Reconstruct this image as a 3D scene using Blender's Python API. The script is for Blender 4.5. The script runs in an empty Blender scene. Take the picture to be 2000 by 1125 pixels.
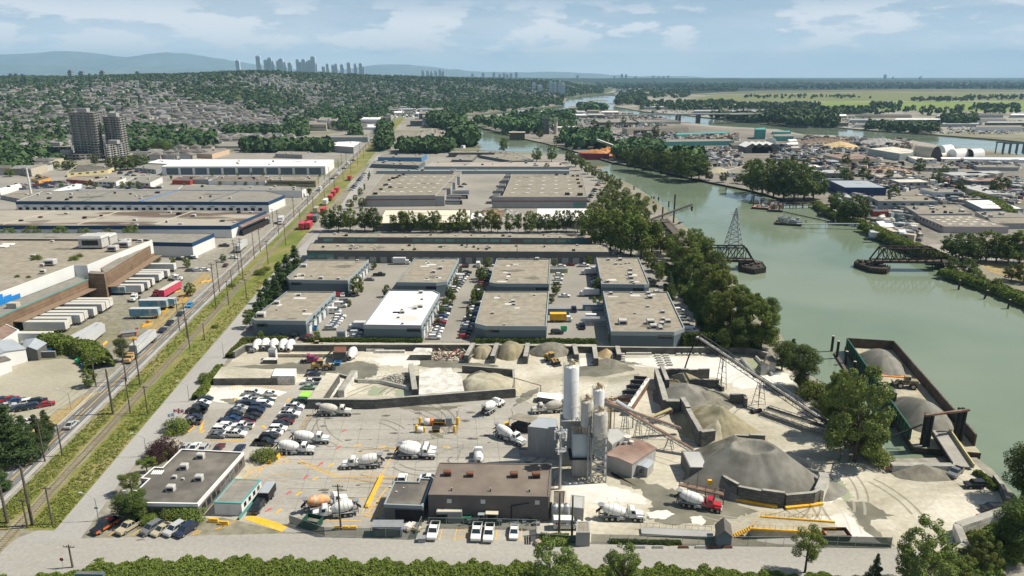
import bpy,random
from math import *
import numpy as np
from mathutils import Vector as Vec,Matrix
R=random.Random(7);enum=enumerate;U=R.uniform
sc=bpy.context.scene
ROOT=sc.collection
CAM_H=90.0;FPX=1430.0;YH=146.0
PITCH=atan((562.5-YH)/FPX)
CP,SP=cos(PITCH),sin(PITCH)
def P(px,py,z=.0):
 a=(px-1000)/FPX;b=(py-562.5)/FPX
 dx,dy,dz=a,CP-b*SP,-SP-b*CP
 if dz>-1e-4:dz=-1e-4
 t=(z-CAM_H)/dz
 return Vec((dx*t,dy*t,z))
def PZ(px,py,gpx,gpy):
 g=P(gpx,gpy);b=(py-562.5)/FPX
 dy,dz=CP-b*SP,-SP-b*CP
 return CAM_H+dz*g.y/dy
def HT(px,ytop,ybase):
 return PZ(px,ytop,px,ybase)
 # ---- materials
_M={}
def ndo(m):
 m.use_nodes=True
 nt=m.node_tree
 for n in list(nt.nodes):nt.nodes.remove(n)
 return nt
def mat(name,col,rgh=.8,var=.12,scale=.6,col2=None,metal=.0,bump=.0,coord='world',spec=.3,thr=(.35,.65),detail=6,strch=None,attr=False):
 if name in _M:return _M[name]
 m=bpy.data.materials.new(name);nt=ndo(m);N=nt.nodes;L=nt.links
 out=N.new('ShaderNodeOutputMaterial');bs=N.new('ShaderNodeBsdfPrincipled')
 L.new(bs.outputs[0],out.inputs[0])
 bs.inputs['Roughness'].default_value=rgh;bs.inputs['Metallic'].default_value=metal
 bs.inputs['Specular IOR Level'].default_value=spec
 if coord=='world':
  g=N.new('ShaderNodeNewGeometry');vec=g.outputs['Position']
 else:
  g=N.new('ShaderNodeTexCoord');vec=g.outputs['Object']
 if strch:
  mp=N.new('ShaderNodeMapping');L.new(vec,mp.inputs[0]);mp.inputs['Scale'].default_value=strch;vec=mp.outputs[0]
 n1=N.new('ShaderNodeTexNoise');n1.inputs['Scale'].default_value=scale;n1.inputs['Detail'].default_value=detail
 L.new(vec,n1.inputs['Vector'])
 mr=N.new('ShaderNodeMapRange');mr.inputs['From Min'].default_value=.3;mr.inputs['From Max'].default_value=.7
 mr.inputs['To Min'].default_value=1-var;mr.inputs['To Max'].default_value=1+var
 L.new(n1.outputs['Fac'],mr.inputs['Value'])
 base=None
 if attr:
  oi=N.new('ShaderNodeObjectInfo');base=oi.outputs['Color']
 if col2 is not None:
  n2=N.new('ShaderNodeTexNoise');n2.inputs['Scale'].default_value=scale*.27;n2.inputs['Detail'].default_value=7
  n2.inputs['Roughness'].default_value=.6
  L.new(vec,n2.inputs['Vector'])
  r2=N.new('ShaderNodeMapRange');r2.inputs['From Min'].default_value=thr[0];r2.inputs['From Max'].default_value=thr[1]
  L.new(n2.outputs['Fac'],r2.inputs['Value'])
  mx=N.new('ShaderNodeMix');mx.data_type='RGBA'
  L.new(r2.outputs[0],mx.inputs['Factor'])
  mx.inputs['A'].default_value=(*col,1);mx.inputs['B'].default_value=(*col2,1)
  if base:L.new(base,mx.inputs['A'])
  base=mx.outputs['Result']
 vm=N.new('ShaderNodeVectorMath');vm.operation='SCALE'
 if base:L.new(base,vm.inputs[0])
 else:vm.inputs[0].default_value=col
 L.new(mr.outputs[0],vm.inputs['Scale'])
 L.new(vm.outputs[0],bs.inputs['Base Color'])
 if bump:
  b=N.new('ShaderNodeBump');b.inputs['Strength'].default_value=bump;b.inputs['Distance'].default_value=.15
  L.new(n1.outputs['Fac'],b.inputs['Height']);L.new(b.outputs[0],bs.inputs['Normal'])
 _M[name]=m
 return m
def mmx(name,stops,scale,rgh=.9,fine=8.0,fv=.15,strch=None,rot=.0,spec=.2,distort=.0):
 if name in _M:return _M[name]
 m=bpy.data.materials.new(name);nt=ndo(m);N=nt.nodes;L=nt.links
 out=N.new('ShaderNodeOutputMaterial');bs=N.new('ShaderNodeBsdfPrincipled')
 L.new(bs.outputs[0],out.inputs[0]);bs.inputs['Roughness'].default_value=rgh
 bs.inputs['Specular IOR Level'].default_value=spec
 g=N.new('ShaderNodeNewGeometry');vec=g.outputs['Position']
 mp=N.new('ShaderNodeMapping');mp.inputs['Rotation'].default_value=(0,0,rot)
 L.new(vec,mp.inputs[0])
 mp2=N.new('ShaderNodeMapping');L.new(mp.outputs[0],mp2.inputs[0])
 if strch:mp2.inputs['Scale'].default_value=strch
 n1=N.new('ShaderNodeTexNoise');n1.inputs['Scale'].default_value=scale;n1.inputs['Detail'].default_value=9
 n1.inputs['Roughness'].default_value=.62;n1.inputs['Distortion'].default_value=distort
 L.new(mp2.outputs[0],n1.inputs['Vector'])
 cr=N.new('ShaderNodeValToRGB');e=cr.color_ramp.elements
 while len(e)<len(stops):e.new(.5)
 for i,(p,c)in enum(stops):e[i].position=p;e[i].color=(*c,1)
 L.new(n1.outputs['Fac'],cr.inputs[0])
 n2=N.new('ShaderNodeTexNoise');n2.inputs['Scale'].default_value=fine;n2.inputs['Detail'].default_value=5
 L.new(vec,n2.inputs['Vector'])
 mr=N.new('ShaderNodeMapRange');mr.inputs['From Min'].default_value=.3;mr.inputs['From Max'].default_value=.7
 mr.inputs['To Min'].default_value=1-fv;mr.inputs['To Max'].default_value=1+fv
 L.new(n2.outputs['Fac'],mr.inputs['Value'])
 vm=N.new('ShaderNodeVectorMath');vm.operation='SCALE'
 L.new(cr.outputs[0],vm.inputs[0]);L.new(mr.outputs[0],vm.inputs['Scale']);L.new(vm.outputs[0],bs.inputs['Base Color'])
 _M[name]=m
 return m
def mbk(name,c1,c2,mortar,bw=1.5,rh=.75,ms=.035,rgh=.9,noise=.25,offset=.5,use='UV'):
 if name in _M:return _M[name]
 m=bpy.data.materials.new(name);nt=ndo(m);N=nt.nodes;L=nt.links
 out=N.new('ShaderNodeOutputMaterial');bs=N.new('ShaderNodeBsdfPrincipled')
 L.new(bs.outputs[0],out.inputs[0]);bs.inputs['Roughness'].default_value=rgh
 bs.inputs['Specular IOR Level'].default_value=.2
 tc=N.new('ShaderNodeTexCoord')
 bk=N.new('ShaderNodeTexBrick');L.new(tc.outputs[use],bk.inputs['Vector'])
 bk.offset=offset
 bk.inputs['Color1'].default_value=(*c1,1);bk.inputs['Color2'].default_value=(*c2,1);bk.inputs['Mortar'].default_value=(*mortar,1)
 bk.inputs['Scale'].default_value=1;bk.inputs['Brick Width'].default_value=bw;bk.inputs['Row Height'].default_value=rh
 bk.inputs['Mortar Size'].default_value=ms;bk.inputs['Mortar Smooth'].default_value=.3
 g=N.new('ShaderNodeNewGeometry')
 n2=N.new('ShaderNodeTexNoise');n2.inputs['Scale'].default_value=.35;n2.inputs['Detail'].default_value=8
 L.new(g.outputs['Position'],n2.inputs['Vector'])
 mr=N.new('ShaderNodeMapRange');mr.inputs['From Min'].default_value=.3;mr.inputs['From Max'].default_value=.7
 mr.inputs['To Min'].default_value=1-noise;mr.inputs['To Max'].default_value=1+noise
 L.new(n2.outputs['Fac'],mr.inputs['Value'])
 vm=N.new('ShaderNodeVectorMath');vm.operation='SCALE'
 L.new(bk.outputs['Color'],vm.inputs[0]);L.new(mr.outputs[0],vm.inputs['Scale']);L.new(vm.outputs[0],bs.inputs['Base Color'])
 _M[name]=m
 return m
def mlf(name,col,var=.35,hue=.014,trans=.22,rgh=.75):
 if name in _M:return _M[name]
 m=bpy.data.materials.new(name);nt=ndo(m);N=nt.nodes;L=nt.links
 out=N.new('ShaderNodeOutputMaterial');bs=N.new('ShaderNodeBsdfPrincipled')
 bs.inputs['Roughness'].default_value=rgh;bs.inputs['Specular IOR Level'].default_value=.2
 oi=N.new('ShaderNodeObjectInfo')
 g=N.new('ShaderNodeNewGeometry')
 n1=N.new('ShaderNodeTexNoise');n1.inputs['Scale'].default_value=.55;n1.inputs['Detail'].default_value=4
 L.new(g.outputs['Position'],n1.inputs['Vector'])
 hs=N.new('ShaderNodeHueSaturation');hs.inputs['Color'].default_value=(*col,1)
 a=N.new('ShaderNodeMapRange');a.inputs['To Min'].default_value=.5-hue;a.inputs['To Max'].default_value=.5+hue*.7
 L.new(oi.outputs['Random'],a.inputs['Value']);L.new(a.outputs[0],hs.inputs['Hue'])
 b=N.new('ShaderNodeMath');b.operation='ADD'
 L.new(g.outputs['Random Per Island'],b.inputs[0]);L.new(n1.outputs['Fac'],b.inputs[1])
 b2=N.new('ShaderNodeMath');b2.operation='ADD';L.new(b.outputs[0],b2.inputs[0]);L.new(oi.outputs['Random'],b2.inputs[1])
 c=N.new('ShaderNodeMapRange');c.inputs['From Min'].default_value=.5;c.inputs['From Max'].default_value=2.4
 c.inputs['To Min'].default_value=1-var;c.inputs['To Max'].default_value=1+var
 L.new(b2.outputs[0],c.inputs['Value']);L.new(c.outputs[0],hs.inputs['Value'])
 L.new(hs.outputs[0],bs.inputs['Base Color'])
 if trans:
  tr=N.new('ShaderNodeBsdfTranslucent');L.new(hs.outputs[0],tr.inputs[0])
  mx=N.new('ShaderNodeMixShader');mx.inputs[0].default_value=trans
  L.new(bs.outputs[0],mx.inputs[1]);L.new(tr.outputs[0],mx.inputs[2]);L.new(mx.outputs[0],out.inputs[0])
 else:L.new(bs.outputs[0],out.inputs[0])
 _M[name]=m
 return m
 # ---- mesh builder
class MB:
 def __init__(s):s.v=[];s.f=[];s.mi=[];s.sm=[]
 def add(s,vs,fs,mi=0,smth=False):
  o=len(s.v);s.v+=[tuple(v)for v in vs]
  for f in fs:s.f.append(tuple(i+o for i in f));s.mi.append(mi);s.sm.append(smth)
  return s
 def box(s,c,size,rz=.0,mi=0,tpr=1.0,rx=.0,ry=.0):
  x,y,z=size[0]/2,size[1]/2,size[2]
  vs=[(-x,-y,0),(x,-y,0),(x,y,0),(-x,y,0)]+[(a*tpr,b*tpr,z)for a,b in((-x,-y),(x,-y),(x,y),(-x,y))]
  M=Matrix.Translation(c)@Matrix.Rotation(rz,4,'Z')@Matrix.Rotation(ry,4,'Y')@Matrix.Rotation(rx,4,'X')
  return s.add([M@Vec(v)for v in vs],[(3,2,1,0),(4,5,6,7),(0,1,5,4),(1,2,6,5),(2,3,7,6),(3,0,4,7)],mi)
 def prism(s,ply,z0,z1,mi=0,cap=True,bottom=False,mt=None):
  n=len(ply)
  vs=[(p[0],p[1],z0)for p in ply]+[(p[0],p[1],z1)for p in ply]
  s.add(vs,[(i,(i+1)%n,n+(i+1)%n,n+i)for i in range(n)],mi)
  if cap:s.add([(p[0],p[1],z1)for p in ply],[tuple(range(n))],mi if mt is None else mt)
  if bottom:s.add([(p[0],p[1],z0)for p in ply],[tuple(reversed(range(n)))],mi)
  return s
 def face(s,pts,mi=0):return s.add(pts,[tuple(range(len(pts)))],mi)
 def tube(s,a,b,r,n=8,mi=0,r2=None,cap=True,smth=True):
  a=Vec(a);b=Vec(b);d=b-a
  if d.length<1e-6:return s
  q=d.to_track_quat('Z','Y');r2=r if r2 is None else r2
  vs=[]
  for(c,rr)in((a,r),(b,r2)):
   for i in range(n):
    t=2*pi*i/n
    vs.append(c+q@Vec((rr*cos(t),rr*sin(t),0)))
  s.add(vs,[(i,(i+1)%n,n+(i+1)%n,n+i)for i in range(n)],mi,smth)
  if cap:s.add(vs[:n],[tuple(reversed(range(n)))],mi);s.add(vs[n:],[tuple(range(n))],mi)
  return s
 def beam(s,a,b,w,h=None,mi=0):
  a=Vec(a);b=Vec(b);d=b-a;h=h or w
  if d.length<1e-6:return s
  q=d.to_track_quat('Z','Y')if abs(d.normalized().z)>.999 else None
  if q:X=q@Vec((1,0,0));Y=q@Vec((0,1,0))
  else:
   X=d.cross(Vec((0,0,1))).normalized();Y=X.cross(d).normalized()
  X=X*w/2;Y=Y*h/2
  vs=[a-X-Y,a+X-Y,a+X+Y,a-X+Y,b-X-Y,b+X-Y,b+X+Y,b-X+Y]
  return s.add(vs,[(3,2,1,0),(4,5,6,7),(0,1,5,4),(1,2,6,5),(2,3,7,6),(3,0,4,7)],mi)
 def lathe(s,prof,M=None,n=20,mi=0,smth=True):
  M=M or Matrix();vs=[]
  for r,z in prof:
   for i in range(n):
    t=2*pi*i/n
    vs.append(M@Vec((r*cos(t),r*sin(t),z)))
  fs=[]
  for k in range(len(prof)-1):
   for i in range(n):
    j=(i+1)%n;fs.append((k*n+i,k*n+j,(k+1)*n+j,(k+1)*n+i))
  s.add(vs,fs,mi,smth)
  s.add(vs[:n],[tuple(reversed(range(n)))],mi);s.add(vs[-n:],[tuple(range(n))],mi)
  return s
 def mesh(s,name,mats):
  me=bpy.data.meshes.new(name);me.from_pydata(s.v,[],s.f)
  for m in(mats if isinstance(mats,(list,tuple))else[mats]):me.materials.append(m)
  me.polygons.foreach_set('material_index',s.mi);me.polygons.foreach_set('use_smooth',s.sm)
  me.update()
  uv=me.uv_layers.new(name='UVMap')
  co=np.array(s.v,dtype=np.float32).reshape(-1,3)
  nl=len(me.loops);li=np.empty(nl,np.int32);me.loops.foreach_get('vertex_index',li)
  ls=np.empty(len(me.polygons),np.int32);me.polygons.foreach_get('loop_total',ls)
  nr=np.empty(len(me.polygons)*3,np.float32);me.polygons.foreach_get('normal',nr);nr=nr.reshape(-1,3)
  nl_=np.repeat(nr,ls,axis=0);c=co[li]
  t=np.stack([-nl_[:,1],nl_[:,0]],1);tl=np.maximum(np.linalg.norm(t,axis=1,keepdims=True),1e-6);t=t/tl
  up=np.abs(nl_[:,2])>.8
  u=np.where(up,c[:,0],(c[:,:2]*t).sum(1));w=np.where(up,c[:,1],c[:,2])
  uv.data.foreach_set('uv',np.stack([u,w],1).astype(np.float32).ravel())
  return me
def link(name,data,parent=None,loc=None,rz=.0):
 o=bpy.data.objects.new(name,data);ROOT.objects.link(o)
 if parent is not None:o.parent=parent
 if loc is not None:o.location=loc
 if rz:o.rotation_euler=(0,0,rz)
 return o
def tag(o,lbl=None,cat=None,grp=None,kind=None):
 if lbl:o['label']=lbl
 if cat:o['category']=cat
 if grp:o['group']=grp
 if kind:o['kind']=kind
 return o
def emp(name,lbl,cat,loc=(0,0,0),rz=.0,grp=None):
 return tag(link(name,None,None,loc,rz),lbl,cat,grp)
def prt(name,mb,mats,parent,loc=None,rz=.0,lbl=None):
 o=link(name,mb.mesh(name,mats),parent,loc,rz)
 if lbl:o['label']=lbl
 return o
def strc(name,mb,mats):return tag(link(name,mb.mesh(name,mats)),kind='structure')
def stuff(name,me,lbl,cat,grp=None):return tag(link(name,me),lbl,cat,grp,'stuff')
def dup(rt,loc,rz=.0,lbl=None,grp=None,scale=None,clr=None):
 c=rt.copy();ROOT.objects.link(c);c.location=loc;c.rotation_euler=(0,0,rz)
 if lbl:c['label']=lbl
 if grp:c['group']=grp
 if scale is not None:c.scale=scale if isinstance(scale,(tuple,list))else(scale,)*3
 if clr:c.color=(*clr,1)
 for ch in list(rt.children):
  d=ch.copy();ROOT.objects.link(d);d.parent=c
  if clr:d.color=(*clr,1)
  for g in list(ch.children):
   e=g.copy();ROOT.objects.link(e);e.parent=d
   if clr:e.color=(*clr,1)
 return c
class Proto:
 def __init__(s,rt):s.root=rt;s.used=False
 def put(s,loc,rz=.0,lbl=None,grp=None,scale=None,clr=None):
  if s.used:return dup(s.root,loc,rz,lbl,grp,scale,clr)
  s.used=True;r=s.root;r.location=loc;r.rotation_euler=(0,0,rz)
  if lbl:r['label']=lbl
  if grp:r['group']=grp
  if scale is not None:r.scale=scale if isinstance(scale,(tuple,list))else(scale,)*3
  if clr:
   r.color=(*clr,1)
   for ch in r.children:
    ch.color=(*clr,1)
    for g in ch.children:g.color=(*clr,1)
  return r
 def drop(s):
  if not s.used:
   for ch in list(s.root.children):
    for g in list(ch.children):bpy.data.objects.remove(g)
    bpy.data.objects.remove(ch)
   bpy.data.objects.remove(s.root)
ORD=['first','second','third','fourth','fifth','sixth','seventh','eighth','ninth','tenth','eleventh','twelfth','thirteenth','fourteenth','fifteenth','sixteenth','seventeenth','eighteenth','nineteenth','twentieth']
def nth(i):
 if i<20:return ORD[i]
 t=['twenty','thirty','forty','fifty','sixty','seventy','eighty','ninety']
 i+=1;a,b=divmod(i,10)
 if b==0:return t[a-2][:-1]+'ieth'
 return t[a-2]+'-'+ORD[b-1]
def smth(t):t=min(1.0,max(.0,t));return t*t*(3-2*t)
def lerp(a,b,t):return a+(b-a)*t
def itp(x,tab):
 if x<=tab[0][0]:return tab[0][1]
 for(a,va),(b,vb)in zip(tab,tab[1:]):
  if x<=b:return va+(vb-va)*(x-a)/(b-a)
 return tab[-1][1]
def ccw(ply):
 a=sum(p[0]*q[1]-q[0]*p[1]for p,q in zip(ply,ply[1:]+ply[:1]))
 return list(ply)if a>0 else list(reversed(ply))
def insd(ply,x,y):
 c=False;j=len(ply)-1
 for i in range(len(ply)):
  xi,yi,xj,yj=ply[i][0],ply[i][1],ply[j][0],ply[j][1]
  if(yi>y)!=(yj>y)and x<(xj-xi)*(y-yi)/(yj-yi)+xi:c=not c
  j=i
 return c
def inset(ply,d):
 n=len(ply);out=[]
 for i in range(n):
  p=Vec(ply[i][:2]);a=(p-Vec(ply[i-1][:2])).normalized();b=(Vec(ply[(i+1)%n][:2])-p).normalized()
  na=Vec((-a.y,a.x));nb=Vec((-b.y,b.x));m=na+nb
  k=m.length_squared
  m=m*(2*d/k)if k>.15 else nb*d
  if m.length>abs(d)*3:m=m.normalized()*abs(d)*3
  out.append((p.x+m.x,p.y+m.y))
 return out
def pxp(pts,z=.0):return ccw([tuple(P(x,y,z)[:2])for x,y in pts])
# ---- ground, river, hills
def Hh(x,y):
 if y<500:return .0
 u=x/y
 if u>.16:return .0
 d0=itp(u,[(-1.2,700),(-.72,850),(-.5,1000),(-.35,1150),(-.2,1750),(-.06,2100),(.03,2500),(.1,3200)])
 hm=itp(u,[(-1.2,60),(-.7,66),(-.5,74),(-.37,92),(-.3,92),(-.18,74),(-.05,58),(.05,45),(.1,30)])
 m=1-smth((u-.06)/.08)
 return hm*smth((y-d0)/2100.0)*m+2.2*sin(x*.011+y*.006)*smth((y-d0)/600)*m
def PH(px,py):
 a=(px-1000)/FPX;b=(py-562.5)/FPX
 dx,dy,dz=a,CP-b*SP,-SP-b*CP
 t=500.0
 while t<9000:
  x,y,z=dx*t,dy*t,CAM_H+dz*t
  if z<=Hh(x,y):return Vec((x,y,Hh(x,y)))
  t+=12.0
 return None
BANK_L=[(2300,1125),(2010,1040),(1985,985),(1958,955),(1938,930),(1905,905),(1848,905),(1742,907),(1728,888),(1700,856),(1655,822),(1622,775),(1578,738),(1545,690),(1515,650),(1480,600),(1440,560),(1415,520),(1392,488),(1362,468),(1330,440),(1310,421),(1290,402),(1268,386),(1230,362),(1190,346),(1150,328),(1118,308),(1098,303),(1040,300),(985,300),(940,296),(928,284),(928,266),(912,250),(893,238),(886,229),(1000,216),(1098,206),(1108,192),(1150,185),(1196,182)]
ISLAND=[(893,231),(907,241),(932,249),(960,256),(1000,267),(1030,274),(1062,281),(1090,289),(1122,294),(1200,314),(1235,322),(1260,327),(1307,336),(1360,350),(1415,356),(1460,369),(1495,377),(1537,390),(1600,392),(1597,400),(1590,405),(1610,417),(1632,427),(1690,436),(1692,452),(1720,470),(1772,491),(1825,512),(1846,530),(1895,542),(1947,561),(2000,584),(2300,700),(2300,345),(2000,306),(1944,297),(1829,285),(1780,276),(1700,275),(1625,266),(1570,265),(1517,254),(1390,247),(1340,240),(1285,230),(1240,224),(1200,216),(1150,209),(1100,215),(1000,222)]
BANK_R=[(1199,183),(1205,190),(1206,200),(1200,209),(1257,219),(1335,225),(1390,232),(1450,239),(1512,245),(1560,250),(1633,250),(1719,258),(1829,265),(1932,273),(2000,279),(2400,312)]
WZ=-1.6
def wp(pts):return[tuple(P(x,y,WZ)[:2])for x,y in pts]
FAR=24500.0
land_main=wp(BANK_L)+[(560,4100),(3300,FAR),(-24000,FAR),(-24000,-300),(300,-300)]
land_isl=wp(ISLAND)
land_right=wp(BANK_R)+[(24000,1400),(24000,FAR),(3500,FAR),(640,4100)]
g=MB()
for ply in(land_main,land_isl,land_right):
 ply=ccw(ply);n=len(ply)
 g.add([(x,y,0)for x,y in ply],[tuple(range(n))],0)
 lo=inset(ply,-1.2)
 g.add([(x,y,0)for x,y in ply]+[(x,y,-4)for x,y in lo],[(n+i,n+(i+1)%n,(i+1)%n,i)for i in range(n)],1)
M_ground=mmx('ground_soil',[(.30,(.10,.125,.055)),(.42,(.19,.18,.12)),(.52,(.26,.245,.21)),(.62,(.33,.31,.27)),(.75,(.15,.16,.09))],.006,fine=.5,fv=.25)
M_bank=mat('bank_mud',(.10,.095,.06),.95,.3,.4)
strc('ground',g,[M_ground,M_bank])
def mat_water():
 m=bpy.data.materials.new('river_water');nt=ndo(m);N=nt.nodes;L=nt.links
 out=N.new('ShaderNodeOutputMaterial');bs=N.new('ShaderNodeBsdfPrincipled');L.new(bs.outputs[0],out.inputs[0])
 bs.inputs['Roughness'].default_value=.10;bs.inputs['IOR'].default_value=1.333;bs.inputs['Specular IOR Level'].default_value=.5
 g=N.new('ShaderNodeNewGeometry')
 n0=N.new('ShaderNodeTexNoise');n0.inputs['Scale'].default_value=.010;n0.inputs['Detail'].default_value=7;n0.inputs['Distortion'].default_value=1.2
 L.new(g.outputs['Position'],n0.inputs['Vector'])
 cr=N.new('ShaderNodeValToRGB');e=cr.color_ramp.elements
 e[0].position=.3;e[0].color=(.135,.185,.125,1);e[1].position=.7;e[1].color=(.20,.24,.175,1)
 L.new(n0.outputs['Fac'],cr.inputs[0]);L.new(cr.outputs[0],bs.inputs['Base Color'])
 mp=N.new('ShaderNodeMapping');mp.inputs['Scale'].default_value=(1,2.2,1);mp.inputs['Rotation'].default_value=(0,0,.3)
 L.new(g.outputs['Position'],mp.inputs[0])
 n1=N.new('ShaderNodeTexNoise');n1.inputs['Scale'].default_value=.55;n1.inputs['Detail'].default_value=6
 L.new(mp.outputs[0],n1.inputs['Vector'])
 n3=N.new('ShaderNodeTexNoise');n3.inputs['Scale'].default_value=.02;n3.inputs['Detail'].default_value=5;n3.inputs['Distortion'].default_value=1;L.new(mp.outputs[0],n3.inputs['Vector']);rr_=N.new('ShaderNodeMapRange');rr_.inputs['From Min'].default_value=.4;rr_.inputs['From Max'].default_value=.62;rr_.inputs['To Min'].default_value=.03;rr_.inputs['To Max'].default_value=.13;L.new(n3.outputs['Fac'],rr_.inputs['Value']);L.new(rr_.outputs[0],bs.inputs['Roughness'])
 b=N.new('ShaderNodeBump');b.inputs['Strength'].default_value=.14;b.inputs['Distance'].default_value=.10
 L.new(n1.outputs['Fac'],b.inputs['Height']);L.new(b.outputs[0],bs.inputs['Normal'])
 return m
w=MB();w.face([(-400,60,WZ),(9000,60,WZ),(9000,6600,WZ),(-400,6600,WZ)])
strc('river',w,mat_water())
xs=np.concatenate([np.arange(-4200,900,70)]);ys=np.arange(700,7200,70)
hv=[(float(x),float(y),Hh(x,y)-(.8 if Hh(x,y)<1.5 else .0))for y in ys for x in xs]
nx=len(xs);hf=[]
for j in range(len(ys)-1):
 for i in range(nx-1):
  q=(j*nx+i,j*nx+i+1,(j+1)*nx+i+1,(j+1)*nx+i)
  if max(hv[k][2]for k in q)>-.5:hf.append(q)
h=MB();h.add(hv,hf,0,True)
M_hill=mmx('hillside_ground',[(.35,(.035,.06,.022)),(.5,(.065,.085,.035)),(.6,(.14,.14,.11)),(.68,(.08,.10,.04))],.008,fine=.1,fv=.3)
strc('hillside',h,M_hill)
def ridge(name,prof,y0,depth,m,cell=260,rgh=7,sd_=1,x0=None,x1=None):
 r=random.Random(sd_);mb=MB()
 xs=np.arange(x0,x1,cell);rows=[(0,.0),(.25,.55),(.5,.9),(.62,1.0),(.8,.95),(1,.6)]
 vs=[]
 for t,k in rows:
  for x in xs:
   y=y0+depth*t+r.uniform(-.04,.04)*depth
   hgt=itp(x/y0,prof)
   vs.append((float(x),y,max(-.5,hgt*k+r.uniform(-rgh,rgh)*k)))
 n=len(xs)
 mb.add(vs,[(j*n+i,j*n+i+1,(j+1)*n+i+1,(j+1)*n+i)for j in range(len(rows)-1)for i in range(n-1)],0,True)
 return strc(name,mb,m)
M_far=mmx('far_forest',[(.35,(.012,.024,.012)),(.55,(.02,.036,.018)),(.7,(.045,.06,.03))],.004,fine=.02,fv=.3)
M_mtn=mmx('hazed_mountain',[(.3,(.10,.14,.15)),(.7,(.15,.19,.19))],.0006,fine=.004,fv=.2)  # pale bluish tone: distance haze put into the mountain colour
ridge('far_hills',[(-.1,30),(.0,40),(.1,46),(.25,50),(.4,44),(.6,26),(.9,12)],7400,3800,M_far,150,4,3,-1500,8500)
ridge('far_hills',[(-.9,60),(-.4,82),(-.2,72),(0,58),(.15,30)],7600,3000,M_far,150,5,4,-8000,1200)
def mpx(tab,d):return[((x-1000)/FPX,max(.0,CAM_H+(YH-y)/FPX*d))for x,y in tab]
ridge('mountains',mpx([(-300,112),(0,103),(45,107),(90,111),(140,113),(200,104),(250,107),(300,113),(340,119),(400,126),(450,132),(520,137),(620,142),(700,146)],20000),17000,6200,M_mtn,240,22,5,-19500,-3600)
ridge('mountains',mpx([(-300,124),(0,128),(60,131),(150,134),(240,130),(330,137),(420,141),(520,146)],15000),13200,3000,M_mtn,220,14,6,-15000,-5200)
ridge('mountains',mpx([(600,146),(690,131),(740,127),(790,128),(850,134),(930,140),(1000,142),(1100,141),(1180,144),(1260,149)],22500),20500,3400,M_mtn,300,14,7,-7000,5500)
# ------------- flat sheets laid one above another
def sheet(name,polys,m,z,px=True):
 mb=MB()
 for p in polys:
  q=pxp(p)if px else ccw(p)
  mb.face([(x,y,z)for x,y in q])
 return strc(name,mb,m)
def jag(pts,amp,n=6,sd_=0,z=.0,px=True):
 r=random.Random(sd_);w=[tuple(P(*p)[:2])for p in pts]if px else pts
 out=[]
 for i in range(len(w)):
  a,b=w[i],w[(i+1)%len(w)]
  for k in range(n):
   t=k/n;s=amp if 0<k else amp*.5
   out.append((lerp(a[0],b[0],t)+r.uniform(-s,s),lerp(a[1],b[1],t)+r.uniform(-s,s)))
 return ccw(out)
CONC=(.42,.395,.34)
M_asph_lot=mmx('lot_asphalt',[(.3,(.21,.20,.175)),(.5,(.26,.245,.215)),(.7,(.30,.285,.25))],.03,fine=1.2,fv=.10)
M_rO=mmx('road_asphalt',[(.3,(.125,.125,.125)),(.5,(.155,.155,.15)),(.7,(.18,.178,.17))],.08,strch=(1,.12,1),rot=.30,fine=2,fv=.10)
M_sv=mmx('service_road_asphalt',[(.3,(.27,.265,.25)),(.5,(.32,.31,.29)),(.7,(.36,.35,.33))],.06,strch=(1,.25,1),rot=.3,fine=1.5,fv=.09)
M_front=mmx('front_road_asphalt',[(.3,(.25,.24,.22)),(.5,(.31,.30,.27)),(.7,(.36,.345,.31))],.05,strch=(.2,1,1),fine=1.3,fv=.10)
M_y1=mmx('yard_concrete',[(.28,(.25,.23,.175)),(.42,(.37,.345,.27)),(.52,(.45,.42,.34)),(.66,(.56,.53,.45))],.045,fine=.9,fv=.13,distort=.6,strch=(.7,1.3,1))
M_y2=mmx('yard_grey_concrete',[(.3,(.25,.24,.21)),(.5,(.32,.305,.27)),(.7,(.41,.395,.35))],.05,fine=1.0,fv=.10,strch=(.5,1.2,1),distort=.5)
M_wet=mat('wet_slurry',(.135,.13,.10),.45,.2,.25,col2=(.20,.19,.145))
M_dust=mat('cement_dust',(.66,.645,.60),.95,.08,.3,col2=(.55,.53,.48))
M_wash=mat('wash_water',(.30,.33,.22),.18,.05,.3,spec=.5)
M_verge=mmx('verge_grass',[(.3,(.09,.12,.025)),(.45,(.14,.165,.035)),(.55,(.20,.19,.06)),(.66,(.27,.22,.12)),(.8,(.13,.14,.04))],.09,fine=1.6,fv=.35,strch=(1,.3,1),rot=.3)
M_dry=mmx('dry_grass',[(.3,(.28,.21,.10)),(.5,(.34,.26,.13)),(.7,(.20,.18,.08))],.15,fine=1.5,fv=.25)
M_ballast=mmx('rail_ballast',[(.3,(.22,.185,.12)),(.5,(.25,.23,.14)),(.62,(.29,.265,.19)),(.8,(.17,.17,.07))],.12,fine=3,fv=.2)
M_ye=mat('yellow_paint',(.72,.40,.03),.8,.14,1.2,col2=(.60,.42,.14),thr=(.5,.75))
M_white=mat('white_paint',(.72,.71,.68),.75,.08,1)
M_red=mat('red_paint',(.50,.10,.09),.8,.15,1.2)
M_greenp=mat('green_paint',(.28,.62,.06),.8,.1,1)
def vpl(p,y,vx=861.0):
 t=(y-p[1])/(YH-p[1]);return(p[0]+(vx-p[0])*t,y)
def band(pa,pb,y0,y1,va=861.0,vb=861.0):return[vpl(pa,y0,va),vpl(pa,y1,va),vpl(pb,y1,vb),vpl(pb,y0,vb)]
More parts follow.
